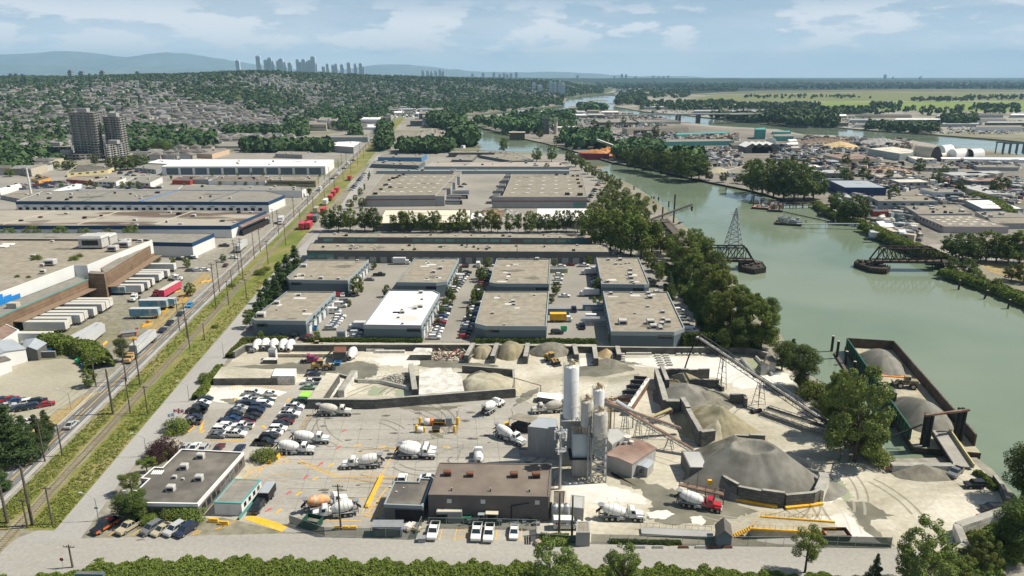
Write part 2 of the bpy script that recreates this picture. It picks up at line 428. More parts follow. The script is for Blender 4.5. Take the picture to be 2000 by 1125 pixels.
sheet('paving',[[(-700,1125),(-300,640),(150,640),(380,470),(560,330),(700,300),(748,252),(738,250),(640,262),(440,300),(100,330),(-60,330),(-700,330)]],M_asph_lot,.004)
sheet('paving',[[(455,665),(520,590),(620,470),(672,408),(710,338),(738,300),(1120,302),(1170,350),(1210,400),(1255,455),(1270,500),(1320,560),(1392,668)]],M_asph_lot,.005)
sheet('road',[band((5,931),(54,931),1400,214)],M_rO,.012)
sheet('service_road',[[(170,1300),(-700,1300),(-700,1110),(0,1064),(62,1040),(120,1020),(197,931),(370,727),(437,650),(538,528),(602,468),(652,420),(702,348),(735,305),(750,300),(722,342),(688,405),(628,480),(540,562),(478,652),(392,777),(318,842),(230,948),(150,1063),(180,1100)]],M_sv,.010)
sheet('front_road',[[(-700,1125),(-300,1060),(0,1062),(150,1052),(560,1042),(1000,1054),(1400,1066),(1760,1072),(1812,1082),(1790,1118),(1700,1145),(1000,1150),(400,1150),(-700,1190)]],M_front,.016)
sheet('verge',[band((66,931),(196,931),1036,205,861,862)],M_verge,.020)
sheet('dry_verge',[[(-100,985),(0,905),(75,828),(125,795),(170,770),(196,764),(100,842),(8,925),(-100,1030)]],M_dry,.014)
sheet('dry_verge',[[(284,640),(345,578),(398,532),(412,535),(402,550),(352,600),(300,652)]],M_dry,.014)
q=[vpl((113+U(-4,5),931),y,846)for y in list(range(1090,420,-22))+[380,330,280,232]]+[vpl((136+U(-5,5),931),y,846)for y in[232,280,330,380]+list(range(436,1100,22))]
sheet('rail_bed',[q],M_ballast,.028)
mk=MB()
def mkband(x0,x1,y0,y1,z,mi=0,vx=861.0):
 q=pxp(band((x0,931),(x1,931),y0,y1,vx,vx));mk.face([(a,b,z)for a,b in q],mi)
mkband(0,5,1125,250,.020,1);mkband(52,57,1125,250,.024,1);mkband(49.2,50.4,1125,250,.020);mkband(8,8.9,1125,250,.020)
for k in range(46):
 d0=70+k*12
 ya=146+90*FPX/d0*.86;yb=146+90*FPX/(d0+4)*.86
 for xx in(18.5,38.5):mkband(xx,xx+1.0,ya,yb,.020)
mkband(27.6,28.4,1125,250,.020,2);mkband(29.3,30.1,1125,250,.020,2)
strc('road_markings',mk,[M_white,mat('pale_shoulder',(.40,.385,.34),.9,.12,.6),M_ye])
rl=MB()
for off in(-.75,.75):
 a=P(*vpl((125,931),1110,846));b=P(*vpl((125,931),240,846));d=(b-a).normalized();s=Vec((d.y,-d.x,0))*off
 rl.beam(a+s+Vec((0,0,.13)),b+s+Vec((0,0,.13)),.10,.16)
M_rail=mat('rusty_rail',(.20,.17,.12),.6,.2,1,metal=.4)
M_sleeper=mat('timber_sleeper',(.20,.17,.125),.9,.3,1)
sl=MB();L=(b-a).length;k=0
while k<min(L,700):
 p=a+d*k;sl.box((p.x,p.y,.03),(2.5,.28,.05),atan2(d.y,d.x)-pi/2);k+=.75 if k<200 else 1.5
tr=emp('railway_track','single rusty railway track running through the grass verge beside the avenue','railway track')
prt('rail',rl,M_rail,tr);prt('sleepers',sl,M_sleeper,tr)['kind']='stuff'
YARD=[(392,779),(436,722),(482,672),(700,668),(1100,672),(1320,676),(1460,676),(1502,692),(1548,728),(1590,770),(1640,815),(1690,858),(1722,892),(1742,908),(1850,906),(1904,906),(1938,934),(1960,960),(1984,1000),(1905,1030),(1862,1042),(1858,1110),(1812,1082),(1742,1070),(1400,1064),(1140,1058),(1046,1052),(985,1052),(830,1052),(800,1048),(640,1044),(560,1030),(460,1010),(392,1012),(380,1000),(322,850),(330,842)]
sheet('yard',[YARD],M_y1,.022)
sheet('yard_apron',[[(455,985),(500,880),(560,800),(615,792),(740,790),(1005,772),(1060,800),(1040,830),(1030,905),(1085,935),(1070,1060),(560,1040),(430,1010)]],M_y2,.026)
sheet('yard_apron',[[(392,785),(420,752),(600,748),(612,790),(560,800),(500,880),(480,905),(322,850)]],M_y2,.027)
# ---- camera, sky, sun, haze
cam=bpy.data.cameras.new('camera');cam.lens=FPX/2000*36;cam.sensor_width=36;cam.clip_start=1;cam.clip_end=120000
co=link('camera',cam);co.location=(0,0,CAM_H);co.rotation_euler=(pi/2-PITCH,0,0)
sc.camera=co
sun_el=radians(52);sun_az=radians(83)
sd=Vec((sin(sun_az)*cos(sun_el),cos(sun_az)*cos(sun_el),sin(sun_el)))
sl_=bpy.data.lights.new('sun','SUN');sl_.energy=5.0;sl_.angle=radians(.53);sl_.color=(1,.93,.80)
so=link('sun',sl_);so.rotation_euler=sd.to_track_quat('Z','Y').to_euler()
W=bpy.data.worlds.new('World');sc.world=W;W.use_nodes=True
nt=W.node_tree;N=nt.nodes;L=nt.links
for n in list(N):N.remove(n)
out=N.new('ShaderNodeOutputWorld');bg=N.new('ShaderNodeBackground');L.new(bg.outputs[0],out.inputs[0])
sky=N.new('ShaderNodeTexSky');sky.sky_type='NISHITA';sky.sun_disc=False;sky.sun_elevation=sun_el;sky.sun_rotation=sun_az
sky.altitude=100;sky.air_density=1.0;sky.dust_density=1.2;sky.ozone_density=1.2
tc=N.new('ShaderNodeTexCoord');sx=N.new('ShaderNodeSeparateXYZ');L.new(tc.outputs['Generated'],sx.inputs[0])
def mth(op,a,b=None,clamp=False):
 n=N.new('ShaderNodeMath');n.operation=op;n.use_clamp=clamp
 for i,v in enum((a,b)):
  if v is None:continue
  if isinstance(v,(int,float)):n.inputs[i].default_value=v
  else:L.new(v,n.inputs[i])
 return n.outputs[0]
zc=mth('ADD',mth('MAXIMUM',sx.outputs['Z'],.0),.035)
cx=mth('DIVIDE',sx.outputs['X'],zc);cy=mth('DIVIDE',sx.outputs['Y'],zc)
cmb=N.new('ShaderNodeCombineXYZ');L.new(cx,cmb.inputs[0]);L.new(cy,cmb.inputs[1])
def noise(scale,detail,rgh,off,dist=.0,vec=None):
 mp=N.new('ShaderNodeMapping');mp.inputs['Location'].default_value=off;L.new(vec or cmb.outputs[0],mp.inputs[0])
 n=N.new('ShaderNodeTexNoise');n.inputs['Scale'].default_value=scale;n.inputs['Detail'].default_value=detail
 n.inputs['Roughness'].default_value=rgh;n.inputs['Distortion'].default_value=dist;L.new(mp.outputs[0],n.inputs['Vector'])
 return n.outputs['Fac']
def rmp(v,a,b,c=.0,d=1.0,t='SMOOTHSTEP'):
 n=N.new('ShaderNodeMapRange');n.interpolation_type=t;n.inputs['From Min'].default_value=a;n.inputs['From Max'].default_value=b
 n.inputs['To Min'].default_value=c;n.inputs['To Max'].default_value=d;L.new(v,n.inputs['Value']);return n.outputs[0]
def dnoise(scale,st,off,det=9,r_=.58,ds=.1):mpd=N.new('ShaderNodeMapping');mpd.inputs['Scale'].default_value=(1,1,st);L.new(tc.outputs['Generated'],mpd.inputs[0]);return noise(scale,det,r_,off,ds,mpd.outputs[0])
left=rmp(sx.outputs['X'],.35,-.45)
def mix(f,a,b):
 n=N.new('ShaderNodeMix');n.data_type='RGBA'
 if isinstance(f,float):n.inputs['Factor'].default_value=f
 else:L.new(f,n.inputs['Factor'])
 for k,v in(('A',a),('B',b)):
  if isinstance(v,tuple):n.inputs[k].default_value=v
  else:L.new(v,n.inputs[k])
 return n.outputs['Result']
low=mix(rmp(sx.outputs['Z'],.0,.10),(11.4,13.5,15.4,1),(6.0,8.2,10.4,1))
c0=mix(rmp(sx.outputs['Z'],.12,.24,.95,.0),sky.outputs[0],low)
bank=mth('MULTIPLY',rmp(mth('ADD',dnoise(4.2,7,(.4,.2,.1)),mth('MULTIPLY',left,.07)),.43,.62),rmp(sx.outputs['Z'],.13,.06,.35,1))
c1=mix(mth('MULTIPLY',bank,.62),c0,mix(rmp(sx.outputs['Z'],.0,.10),(13.4,14.9,16.2,1),(8.8,10.0,11.4,1)))
puff=mth('MULTIPLY',rmp(mth('ADD',dnoise(11,3.2,(.35,.1,.62)),mth('MULTIPLY',left,.07)),.50,.58),mth('MULTIPLY',rmp(sx.outputs['Z'],.012,.035),rmp(sx.outputs['Z'],.10,.06)))
shd=mth('MULTIPLY',rmp(mth('ADD',dnoise(7,6,(1.35,.6,.2)),mth('MULTIPLY',left,.05)),.52,.68),rmp(sx.outputs['Z'],.01,.03))
c2=mix(mth('MULTIPLY',shd,.28),c1,(5.9,7.7,9.8,1))
c3=mix(mth('MULTIPLY',puff,.85),c2,(13.9,14.2,14.8,1))
L.new(c3,bg.inputs['Color']);bg.inputs['Strength'].default_value=.05
sc.view_settings.view_transform='Standard';sc.view_settings.look='None';sc.view_settings.exposure=.42;sc.view_settings.gamma=1
HAZE=5.0e-5
def build_haze():
 mb=MB();mb.box((0,12300,-5.5),(49500,26000,760))
 m=bpy.data.materials.new('haze_air');nt=ndo(m);o=nt.nodes.new('ShaderNodeOutputMaterial');v=nt.nodes.new('ShaderNodeVolumePrincipled')
 v.inputs['Color'].default_value=(.44,.74,1.0,1);v.inputs['Density'].default_value=HAZE;v.inputs['Anisotropy'].default_value=0
 nt.links.new(v.outputs[0],o.inputs['Volume'])
 o=stuff('haze',mb.mesh('haze',m),'thin blue summer haze over the whole river valley','haze')
build_haze()
sc.cycles.volume_bounces=0;sc.cycles.max_bounces=6;sc.cycles.diffuse_bounces=2;sc.cycles.glossy_bounces=2;sc.cycles.transmission_bounces=2
sc.cycles.use_denoising=True
# ---- shared materials
M_pt=mat('vehicle_paint',(.5,.5,.5),.35,.05,2,coord='obj',spec=.6,attr=True,col2=(.30,.29,.26),thr=(.68,.9))
M_gl=mat('dark_glass',(.02,.03,.035),.08,.1,1,spec=.9)
M_tyre=mat('tyre_rubber',(.018,.018,.018),.85,.2,2,coord='obj')
M_rim=mat('wheel_rim',(.35,.35,.35),.4,.1,2,metal=.6)
M_bk=mat('black_steel',(.022,.022,.024),.6,.3,1.5)
M_st=mat('grey_steel',(.30,.31,.32),.5,.15,.8,metal=.3)
M_ru=mat('rusty_steel',(.135,.072,.046),.85,.3,.8,col2=(.24,.17,.125))
M_lamp=mat('headlight_glass',(.75,.75,.7),.2,.05,2)
M_tail=mat('tail_light',(.45,.02,.02),.3,.05,2)
M_wo=mat('weathered_wood',(.10,.085,.065),.9,.3,1.2)
M_gv=mat('galvanised_steel',(.38,.40,.40),.45,.12,1.5,metal=.3)
M_trunk=mat('bark',(.075,.058,.042),.95,.3,2)
M_wm=mat('white_metal',(.68,.68,.66),.45,.06,.5,col2=(.55,.53,.48))
# ---- cars
def loft(mb,prof,w,edge=.10,mi=0,zs=1.0):
 n=len(prof);cz=sum(p[1]for p in prof)/n;cx=sum(p[0]for p in prof)/n
 rows=[]
 for y,k in((-w/2,.93),(-w/2+edge,1),(w/2-edge,1),(w/2,.93)):
  rows.append([(cx+(p[0]-cx)*(1 if k==1 else .985),y,cz+(p[1]-cz)*k)for p in prof])
 vs=sum(rows,[])
 fs=[]
 for r in range(3):
  for i in range(n):j=(i+1)%n;fs.append((r*n+i,r*n+j,(r+1)*n+j,(r+1)*n+i))
 fs.append(tuple(range(n)));fs.append(tuple(reversed(range(3*n,4*n))))
 mb.add(vs,fs,mi)
def wheel_mesh(r,w):
 mb=MB();mb.tube((0,-w/2,0),(0,w/2,0),r,14,0)
 mb.tube((0,-w/2-.015,0),(0,w/2+.015,0),r*.6,10,1)
 return mb.mesh('wheel',[M_tyre,M_rim])
WM={}
def awh(rt,pos,r=.34,w=.23):
 k=(r,w)
 if k not in WM:WM[k]=wheel_mesh(r,w)
 for x,y in pos:link('wheel',WM[k],rt,(x,y,r))
def car_proto(kind):
 rt=emp(kind if kind!='sedan' else 'sedan_car','parked car',{'sedan':'car','suv':'car','hatchback':'car','pickup_truck':'pickup truck','cargo_van':'van','jeep':'car'}[kind])
 b=MB();g=MB();rf=MB()
 if kind=='sedan':
  L,wd=4.7,1.82
  b_prof=[(-2.35,.32),(2.3,.28),(2.35,.62),(2.2,.76),(1.15,.90),(-1.55,.96),(-2.25,.92),(-2.36,.60)]
  c=[(1.2,.90),(.45,1.36),(-.75,1.40),(-1.75,.97)]
 elif kind=='hatchback':
  L,wd=4.1,1.75
  b_prof=[(-2.0,.32),(2.0,.28),(2.05,.65),(1.9,.80),(1.1,.95),(-1.7,1.0),(-2.02,.95),(-2.05,.60)]
  c=[(1.15,.95),(.5,1.46),(-1.35,1.48),(-1.95,.99)]
 elif kind=='suv':
  L,wd=4.8,1.95
  b_prof=[(-2.35,.38),(2.35,.34),(2.4,.80),(2.25,.98),(1.2,1.10),(-2.0,1.14),(-2.36,1.1),(-2.4,.70)]
  c=[(1.25,1.10),(.6,1.68),(-1.85,1.72),(-2.32,1.13)]
 elif kind=='jeep':
  L,wd=4.4,1.85
  b_prof=[(-2.1,.5),(2.1,.5),(2.15,.95),(2.05,1.12),(.8,1.2),(-2.05,1.2),(-2.12,1.1),(-2.12,.7)]
  c=[(.8,1.18),(.5,1.82),(-1.95,1.84),(-2.08,1.18)]
 elif kind=='pickup_truck':
  L,wd=5.8,2.0
  b_prof=[(-2.9,.48),(2.85,.42),(2.9,.92),(2.75,1.08),(1.5,1.2),(-.75,1.18),(-.8,.74),(-2.75,.74),(-2.78,1.12),(-2.9,1.12)]
  c=[(1.5,1.18),(.85,1.80),(-.45,1.84),(-.72,1.16)]
 else:
  L,wd=5.9,2.05
  b_prof=[(-2.9,.42),(2.85,.36),(2.95,.95),(2.8,1.18),(1.95,1.32),(1.6,1.5),(-2.9,1.5),(-2.95,.8)]
  c=[(2.1,1.30),(1.3,2.35),(-2.85,2.45),(-2.92,1.3)]
 loft(b,b_prof,wd)
 if kind=='pickup_truck':
  for s in(-1,1):b.box((-1.8,s*(wd/2-.07),.74),(1.95,.12,.42))
  b.box((-1.8,0,.70),(1.9,wd-.3,.04),mi=1)
 n=4;t=.12
 def cabin(mb,cc,w0,w1,mi=0):
  vs=[(x,s*(w0 if z<cc[1][1]-.1 else w1)/2,z)for s in(-1,1)for x,z in cc]
  mb.add(vs,[(0,1,2,3),(7,6,5,4),(0,4,5,1),(1,5,6,2),(2,6,7,3)],mi)
 if kind=='cargo_van':
  cabin(b,[(1.7,1.32),(1.25,2.38),(-2.87,2.48),(-2.94,1.3)],wd-.06,wd-.26)
  cabin(g,[(2.12,1.33),(1.36,2.25),(1.2,2.25),(1.2,1.33)],wd-.2,wd-.3)
  g.box((1.0,0,1.45),(.8,wd-.02,.62),tpr=.95)
 else:
  cabin(g,c,wd-.12,wd-.42)
  rr=[(c[1][0]-.04,c[1][1]+.012),(c[2][0]+.05,c[2][1]+.012)]
  x0,x1=rr[1][0],rr[0][0];ht=(rr[0][1]+rr[1][1])/2
  b.box(((x0+x1)/2,0,ht-.045),(x1-x0,wd-.38,.06))
  for xa,za,xb,zb in((c[0][0],c[0][1],c[1][0],c[1][1]),(c[3][0],c[3][1],c[2][0],c[2][1]),((c[1][0]+c[2][0])/2,c[0][1],(c[1][0]+c[2][0])/2,ht)):
   for s in(-1,1):b.beam((xa,s*(wd/2-.07),za),(xb,s*(wd/2-.2),zb),.10,.07)
 prt('body',b,[M_pt,M_bk],rt);prt('window',g,M_gl,rt)
 wb={'sedan':1.42,'hatchback':1.28,'suv':1.45,'jeep':1.3,'pickup_truck':1.85,'cargo_van':1.9}[kind]
 r=.34 if kind in('sedan','hatchback')else .40
 awh(rt,[(x,y)for x in(wb,-wb)for y in(-(wd/2-.10),wd/2-.10)],r)
 hl=MB();x=L/2-.03;z=b_prof[2][1]-.05
 for s in(-1,1):
  h1=MB();h1.box((x-.05,s*(wd/2-.3),z-.12),(.14,.36,.14));prt('headlight',h1,M_lamp,rt)
  h2=MB();h2.box((-L/2+.04,s*(wd/2-.22),z-.1),(.12,.26,.16));prt('tail_light',h2,M_tail,rt)
 return Proto(rt)
CARS={k:car_proto(k)for k in('sedan','suv','hatchback','pickup_truck','cargo_van','jeep')}
CL={'white':(.72,.72,.70),'silver':(.42,.43,.44),'grey':(.15,.155,.165),'black':(.015,.016,.018),'navy':(.02,.03,.065),'blue':(.02,.06,.17),'red':(.30,.02,.025),'maroon':(.11,.012,.02),'dark green':(.02,.05,.04),'beige':(.42,.37,.26),'pale green':(.24,.33,.25),'yellow':(.65,.42,.03),'bright blue':(.03,.28,.55),'orange':(.50,.10,.03),'lime':(.45,.62,.03),'tan':(.50,.33,.14)}
KN={'s':'sedan','u':'suv','h':'hatchback','p':'pickup_truck','v':'cargo_van','j':'jeep'}
KW={'s':'sedan','u':'sport utility car','h':'hatchback','p':'pickup truck','v':'cargo van','j':'open-sided off-road car'}
CARN=[0]
def hdg(a,b):
 d=P(*b)-P(*a);return atan2(d.y,d.x)
def tiny_car():
 mb=MB();loft(mb,[(-2.3,.25),(2.3,.25),(2.3,.75),(1.2,.92),(-1.6,.98),(-2.3,.92)],1.85)
 mb.add([(x,s*w,z)for s in(-1,1)for x,z,w in((1.25,.9,.86),(.5,1.45,.7),(-1.3,1.47,.7),(-2.0,.95,.86))],[(0,1,2,3),(7,6,5,4),(0,4,5,1),(2,6,7,3)],1)
 mb.box((-.4,0,1.43),(1.9,1.4,.05))
 for x in(1.4,-1.4):mb.tube((x,-.95,.33),(x,.95,.33),.33,8,1)
 o=link('parked_car',mb.mesh('parked_car',[M_pt,M_gl]));tag(o,'parked car','car');return Proto(o)
TINY=tiny_car()
CXY=[]
def car(px,py,k,colr,hd,lbl,grp='parked cars',tiny=False,z=.03):
 CARN[0]+=1;CXY.append((px,py))
 p=P(px,py);p.z=z
 pr=TINY if tiny else CARS[KN[k]]
 return pr.put(p,hd,lbl,grp,clr=CL[colr])
 # ---- concrete mixer truck
def drum_parts(rt,M,M_drum,name='drum'):
 mb=MB()
 prof=[(.30,-2.35),(.55,-2.3),(.80,-2.1),(1.12,-1.3),(1.22,-.4),(1.22,.45),(1.10,1.3),(.72,2.35),(.48,2.55),(.44,2.6)]
 mb.lathe(prof,M,22)
 d=prt(name,mb,M_drum,rt)
 m2=MB()
 for z in(-1.3,.45,1.3):
  r={-1.3:1.135,.45:1.235,1.3:1.115}[z]
  m2.lathe([(r-.02,z-.05),(r,z-.05),(r,z+.05),(r-.02,z+.05)],M,22)
 prt('drum_band',m2,M_gv,d)
 m3=MB();m3.lathe([(.40,2.5),(.40,2.66),(.1,2.62)],M,16);prt('drum_mouth',m3,M_bk,d)
 return d
M_drumw=mat('drum_white',(.72,.71,.68),.45,.05,.8,coord='obj',col2=(.56,.53,.46),thr=(.55,.8))
M_drumo=mat('drum_stained_orange',(.55,.26,.10),.7,.2,.7,coord='obj',col2=(.62,.52,.38),thr=(.45,.62))
M_drumd=mat('drum_dusty',(.55,.52,.45),.8,.08,.8,coord='obj',col2=(.42,.39,.33))
def mixer_proto(M_drum,nm='concrete_mixer_truck'):
 rt=emp(nm,'concrete mixer truck','mixer truck')
 ch=MB()
 for s in(-1,1):ch.box((0,s*.42,.72),(9.2,.16,.28))
 for x in(-3.9,-2,0,2.3,4.3):ch.box((x,0,.75),(.2,.9,.2))
 ch.box((-.2,1.0,.55),(1.3,.5,.55));ch.box((-.2,-1.0,.55),(1.6,.5,.5))
 ch.box((4.75,0,.45),(.22,2.35,.38))
 for s in(-1,1):ch.box((-1.85,s*1.02,1.12),(3.6,.5,.07));ch.box((-.05,s*1.02,.8),(.06,.5,.35));ch.box((-3.65,s*1.02,.8),(.06,.5,.35))
 prt('chassis',ch,M_gv if nm=='concrete_mixer_truck' else M_bk,rt)
 cb=MB()
 cb.add([(x,s*w,z)for s in(-1,1)for x,z,w in((1.55,1.0,1.12),(2.95,1.0,1.12),(2.95,1.85,1.1),(2.65,2.72,1.0),(1.65,2.78,1.0),(1.55,1.9,1.1))],[(5,4,3,2,1,0),(6,7,8,9,10,11),(0,1,7,6),(1,2,8,7),(2,3,9,8),(3,4,10,9),(4,5,11,10),(5,0,6,11)])
 cb.box((2.05,0,2.76),(.9,1.7,.16),tpr=.8)
 cab=prt('cab',cb,M_pt,rt)
 wd=MB();wd.add([(2.97,-1.0,1.92),(2.97,1.0,1.92),(2.70,.9,2.62),(2.70,-.9,2.62)],[(0,1,2,3)])
 for s in(-1,1):
  q=[(1.95,s*1.115,1.9),(2.85,s*1.115,1.9),(2.62,s*1.035,2.55),(1.95,s*1.03,2.58)]
  wd.add(q,[(0,1,2,3)if s<0 else(3,2,1,0)])
 prt('window',wd,M_gl,cab)
 hd=MB();vs=[(2.95,-.95,.85),(4.65,-.8,.85),(4.65,.8,.85),(2.95,.95,.85),(2.95,-.85,1.85),(4.55,-.68,1.62),(4.55,.68,1.62),(2.95,.85,1.85)]
 hd.add(vs,[(3,2,1,0),(4,5,6,7),(0,1,5,4),(1,2,6,5),(2,3,7,6),(3,0,4,7)])
 for s in(-1,1):hd.box((3.85,s*1.0,.95),(1.5,.42,.42),tpr=.82)
 prt('bonnet',hd,M_pt,rt)
 gr=MB();gr.box((4.66,0,.92),(.05,1.2,.62));prt('grille',gr,M_gv,rt)
 for s in(-1,1):h=MB();h.box((4.62,s*1.0,1.0),(.12,.3,.2));prt('headlight',h,M_lamp,rt)
 ex=MB();ex.tube((1.35,.95,1.0),(1.35,.95,3.0),.09,8);prt('exhaust_stack',ex,M_gv,rt)
 tk=MB();tk.tube((1.05,-.95,1.55),(1.05,.95,1.55),.36,12);prt('water_tank',tk,M_pt,rt)
 M=Matrix.Translation((-1.55,0,2.15))@Matrix.Rotation(radians(-90+11),4,'Y')
 drum_parts(rt,M,M_drum)
 pd=MB();pd.box((.75,0,1.0),(.35,1.3,.9));pd.beam((-3.55,-.7,1.0),(-3.75,-.45,2.35),.18);pd.beam((-3.55,.7,1.0),(-3.75,.45,2.35),.18);pd.box((-3.7,0,2.0),(.3,1.4,.25))
 prt('drum_pedestal',pd,M_st,rt)
 hp=MB();hp.lathe([(.30,0),(.34,.1),(.75,.62),(.76,.66),(.70,.66)],Matrix.Translation((-4.35,0,2.75)),14);prt('hopper',hp,M_st,rt)
 cu=MB();cu.add([(-4.3,-.3,2.35),(-4.3,.3,2.35),(-5.35,.28,1.35),(-5.35,-.28,1.35),(-4.3,-.42,2.6),(-4.3,.42,2.6),(-5.4,.36,1.6),(-5.4,-.36,1.6)],[(0,1,2,3),(0,3,7,4),(1,5,6,2)])
 cu.box((-4.75,0,.75),(.12,1.9,.35));cu.beam((-4.5,0,.9),(-4.6,0,2.3),.2)
 prt('chute',cu,M_bk,rt)
 ld=MB()
 for s in(-.22,.22):ld.beam((-4.2,1.05+s*0,.9),(-4.2,.9,2.9),.05)if s<0 else ld.beam((-3.8,1.05,.9),(-3.8,.9,2.9),.05)
 for k in range(7):ld.beam((-4.2,1.03-.02*k,1.0+k*.28),(-3.8,1.03-.02*k,1.0+k*.28),.04)
 prt('ladder',ld,M_st,rt)
 awh(rt,[(x,y)for x in(4.0,2.75,-.75,-2.0,-3.2)for y in(-1.02,1.02)],.52,.34)
 return Proto(rt)
MIX={'white':mixer_proto(M_drumw),'orange':mixer_proto(M_drumo),'dusty':mixer_proto(M_drumd)}
# ---- lorries and trailers
M_trailer=mat('trailer_side',(.60,.61,.61),.5,.06,.4,coord='obj',col2=(.45,.46,.46))
def tpo(L=15.2,roofcol=(.50,.49,.44),nm='semi_trailer',side=None):
 rt=emp(nm,'semi trailer','trailer')
 bx=MB();bx.box((0,0,1.15),(L,2.55,2.85));prt('cargo_box',bx,side or M_trailer,rt)
 rf=MB();rf.box((0,0,4.003),(L-.06,2.49,.05));prt('roof',rf,mat('trailer_roof_%d'%int(roofcol[0]*100),roofcol,.8,.1,.5,coord='obj'),rt)
 tr=MB()
 for k in range(int(L/.62)):
  for s in(-1,1):tr.box((-L/2+.4+k*.62,s*1.285,1.25),(.05,.02,2.65))
 prt('side_ribs',tr,mat('trailer_rib',(.42,.43,.43),.6,.05,1),rt)['kind']='stuff'
 un=MB();un.box((0,0,.85),(L-1.2,1.1,.28));un.box((-L/2+.06,0,.5),(.12,2.3,.14))
 for s in(-1,1):un.beam((L/2-3.2,s*.8,.05),(L/2-3.2,s*.8,1.1),.14)
 prt('underframe',un,M_bk,rt)
 dr=MB()
 for s in(-1,1):dr.box((-L/2-.02,s*.63,1.25),(.05,1.18,2.6))
 prt('rear_door',dr,M_wm,rt)
 awh(rt,[(x,y)for x in(-L/2+1.6,-L/2+2.9)for y in(-1.05,1.05)],.5,.4)
 return Proto(rt)
def tractor_proto():
 rt=emp('tractor_unit','tractor unit','truck')
 c=MB();c.box((.2,0,1.0),(2.1,2.35,1.9),tpr=.93);c.box((-.9,0,1.0),(.9,2.3,2.35));prt('cab',c,M_pt,rt)
 h=MB();h.box((2.1,0,.8),(1.8,1.9,1.15),tpr=.88)
 for s in(-1,1):h.box((2.1,s*1.0,.85),(1.4,.4,.45),tpr=.8)
 prt('bonnet',h,M_pt,rt)
 w=MB();w.box((1.22,0,1.95),(.08,1.95,.75));w.box((.3,0,1.9),(1.2,2.3,.7),tpr=.96);prt('window',w,M_gl,rt)
 f=MB();f.box((-1.0,0,.65),(6.4,1.0,.3));f.box((3.05,0,.4),(.2,2.3,.4));prt('chassis',f,M_bk,rt)
 e=MB()
 for s in(-1,1):e.tube((-1.5,s*1.05,1.0),(-1.5,s*1.05,3.6),.08,8)
 prt('exhaust_stack',e,M_gv,rt)
 awh(rt,[(x,y)for x in(2.3,-2.3,-3.6)for y in(-1.02,1.02)],.5,.36)
 return Proto(rt)
def box_truck_proto(nm='box_truck',L=6.2,boxm=None):
 rt=emp(nm,'box truck','truck')
 b=MB();b.box((-1.2,0,.9),(L,2.4,2.5));prt('cargo_box',b,boxm or M_trailer,rt)
 c=MB();c.box((2.75,0,.6),(1.6,2.1,1.6),tpr=.86);c.box((3.75,0,.55),(.9,1.9,.75),tpr=.85);prt('cab',c,M_pt,rt)
 w=MB();w.box((3.0,0,1.35),(1.25,1.98,.62),tpr=.9);prt('window',w,M_gl,rt)
 f=MB();f.box((-.3,0,.5),(8,.9,.3));prt('chassis',f,M_bk,rt)
 awh(rt,[(x,y)for x in(3.3,-2.6)for y in(-.95,.95)],.45,.3)
 return Proto(rt)
def container_proto(L=12.2,nm='shipping_container'):
 rt=emp(nm,'shipping container','container')
 b=MB();b.box((0,0,.05),(L,2.44,2.55));prt('body',b,M_pt,rt)
 r=MB()
 for k in range(int(L/.4)):
  for s in(-1,1):r.box((-L/2+.3+k*.4,s*1.235,.2),(.16,.04,2.25))
 prt('side_ribs',r,M_pt,rt)['kind']='stuff'
 d=MB()
 for s in(-1,1):d.box((L/2+.015,s*.6,.2),(.05,1.12,2.25))
 for y in(-.9,-.35,.35,.9):d.tube((L/2+.07,y,.2),(L/2+.07,y,2.45),.03,6)
 prt('door',d,M_pt,rt)
 return Proto(rt)
TRL=tpo();TRLG=tpo(16.2,(.40,.41,.42),'semi_trailer');TRAC=tractor_proto();BOXT=box_truck_proto()
CONT=container_proto();CONTS=container_proto(6.1)
# ---- wheel loader
def loader_proto():
 rt=emp('wheel_loader','wheel loader','wheel loader')
 M_ly=mat('loader_yellow',(.50,.29,.03),.6,.15,1,coord='obj',col2=(.26,.2,.11),attr=True)
 b=MB();b.box((-1.9,0,1.1),(2.6,2.1,1.25),tpr=.9);b.box((.2,0,.9),(1.6,1.5,.8));b.box((-3.25,0,.8),(.4,2.3,1.1));prt('body',b,M_ly,rt)
 c=MB();c.box((-.45,0,1.9),(1.5,1.5,1.35),tpr=.9);cab=prt('cab',c,M_gl,rt)
 r=MB();r.box((-.45,0,3.24),(1.7,1.7,.14));prt('cab_roof',r,M_ly,cab)
 a=MB()
 for s in(-1,1):a.beam((.6,s*.6,1.7),(2.9,s*.6,.65),.22,.4);a.beam((.9,s*.35,1.5),(2.7,s*.35,1.25),.12)
 prt('lift_arm',a,M_ly,rt)
 k=MB();pr=[(2.8,.1),(4.0,.02),(4.05,.1),(3.0,.35),(2.95,1.1),(3.3,1.35),(3.2,1.45),(2.7,1.15),(2.6,.4)]
 n=len(pr);k.add([(x,s*1.45,z)for s in(-1,1)for x,z in pr],[tuple(range(n)),tuple(reversed(range(n,2*n)))]+[(i,n+i,n+(i+1)%n,(i+1)%n)for i in range(n)]);prt('bucket',k,M_bk,rt)
 awh(rt,[(x,y)for x in(1.35,-1.85)for y in(-1.1,1.1)],.82,.6)
 return Proto(rt)
LDR=loader_proto()
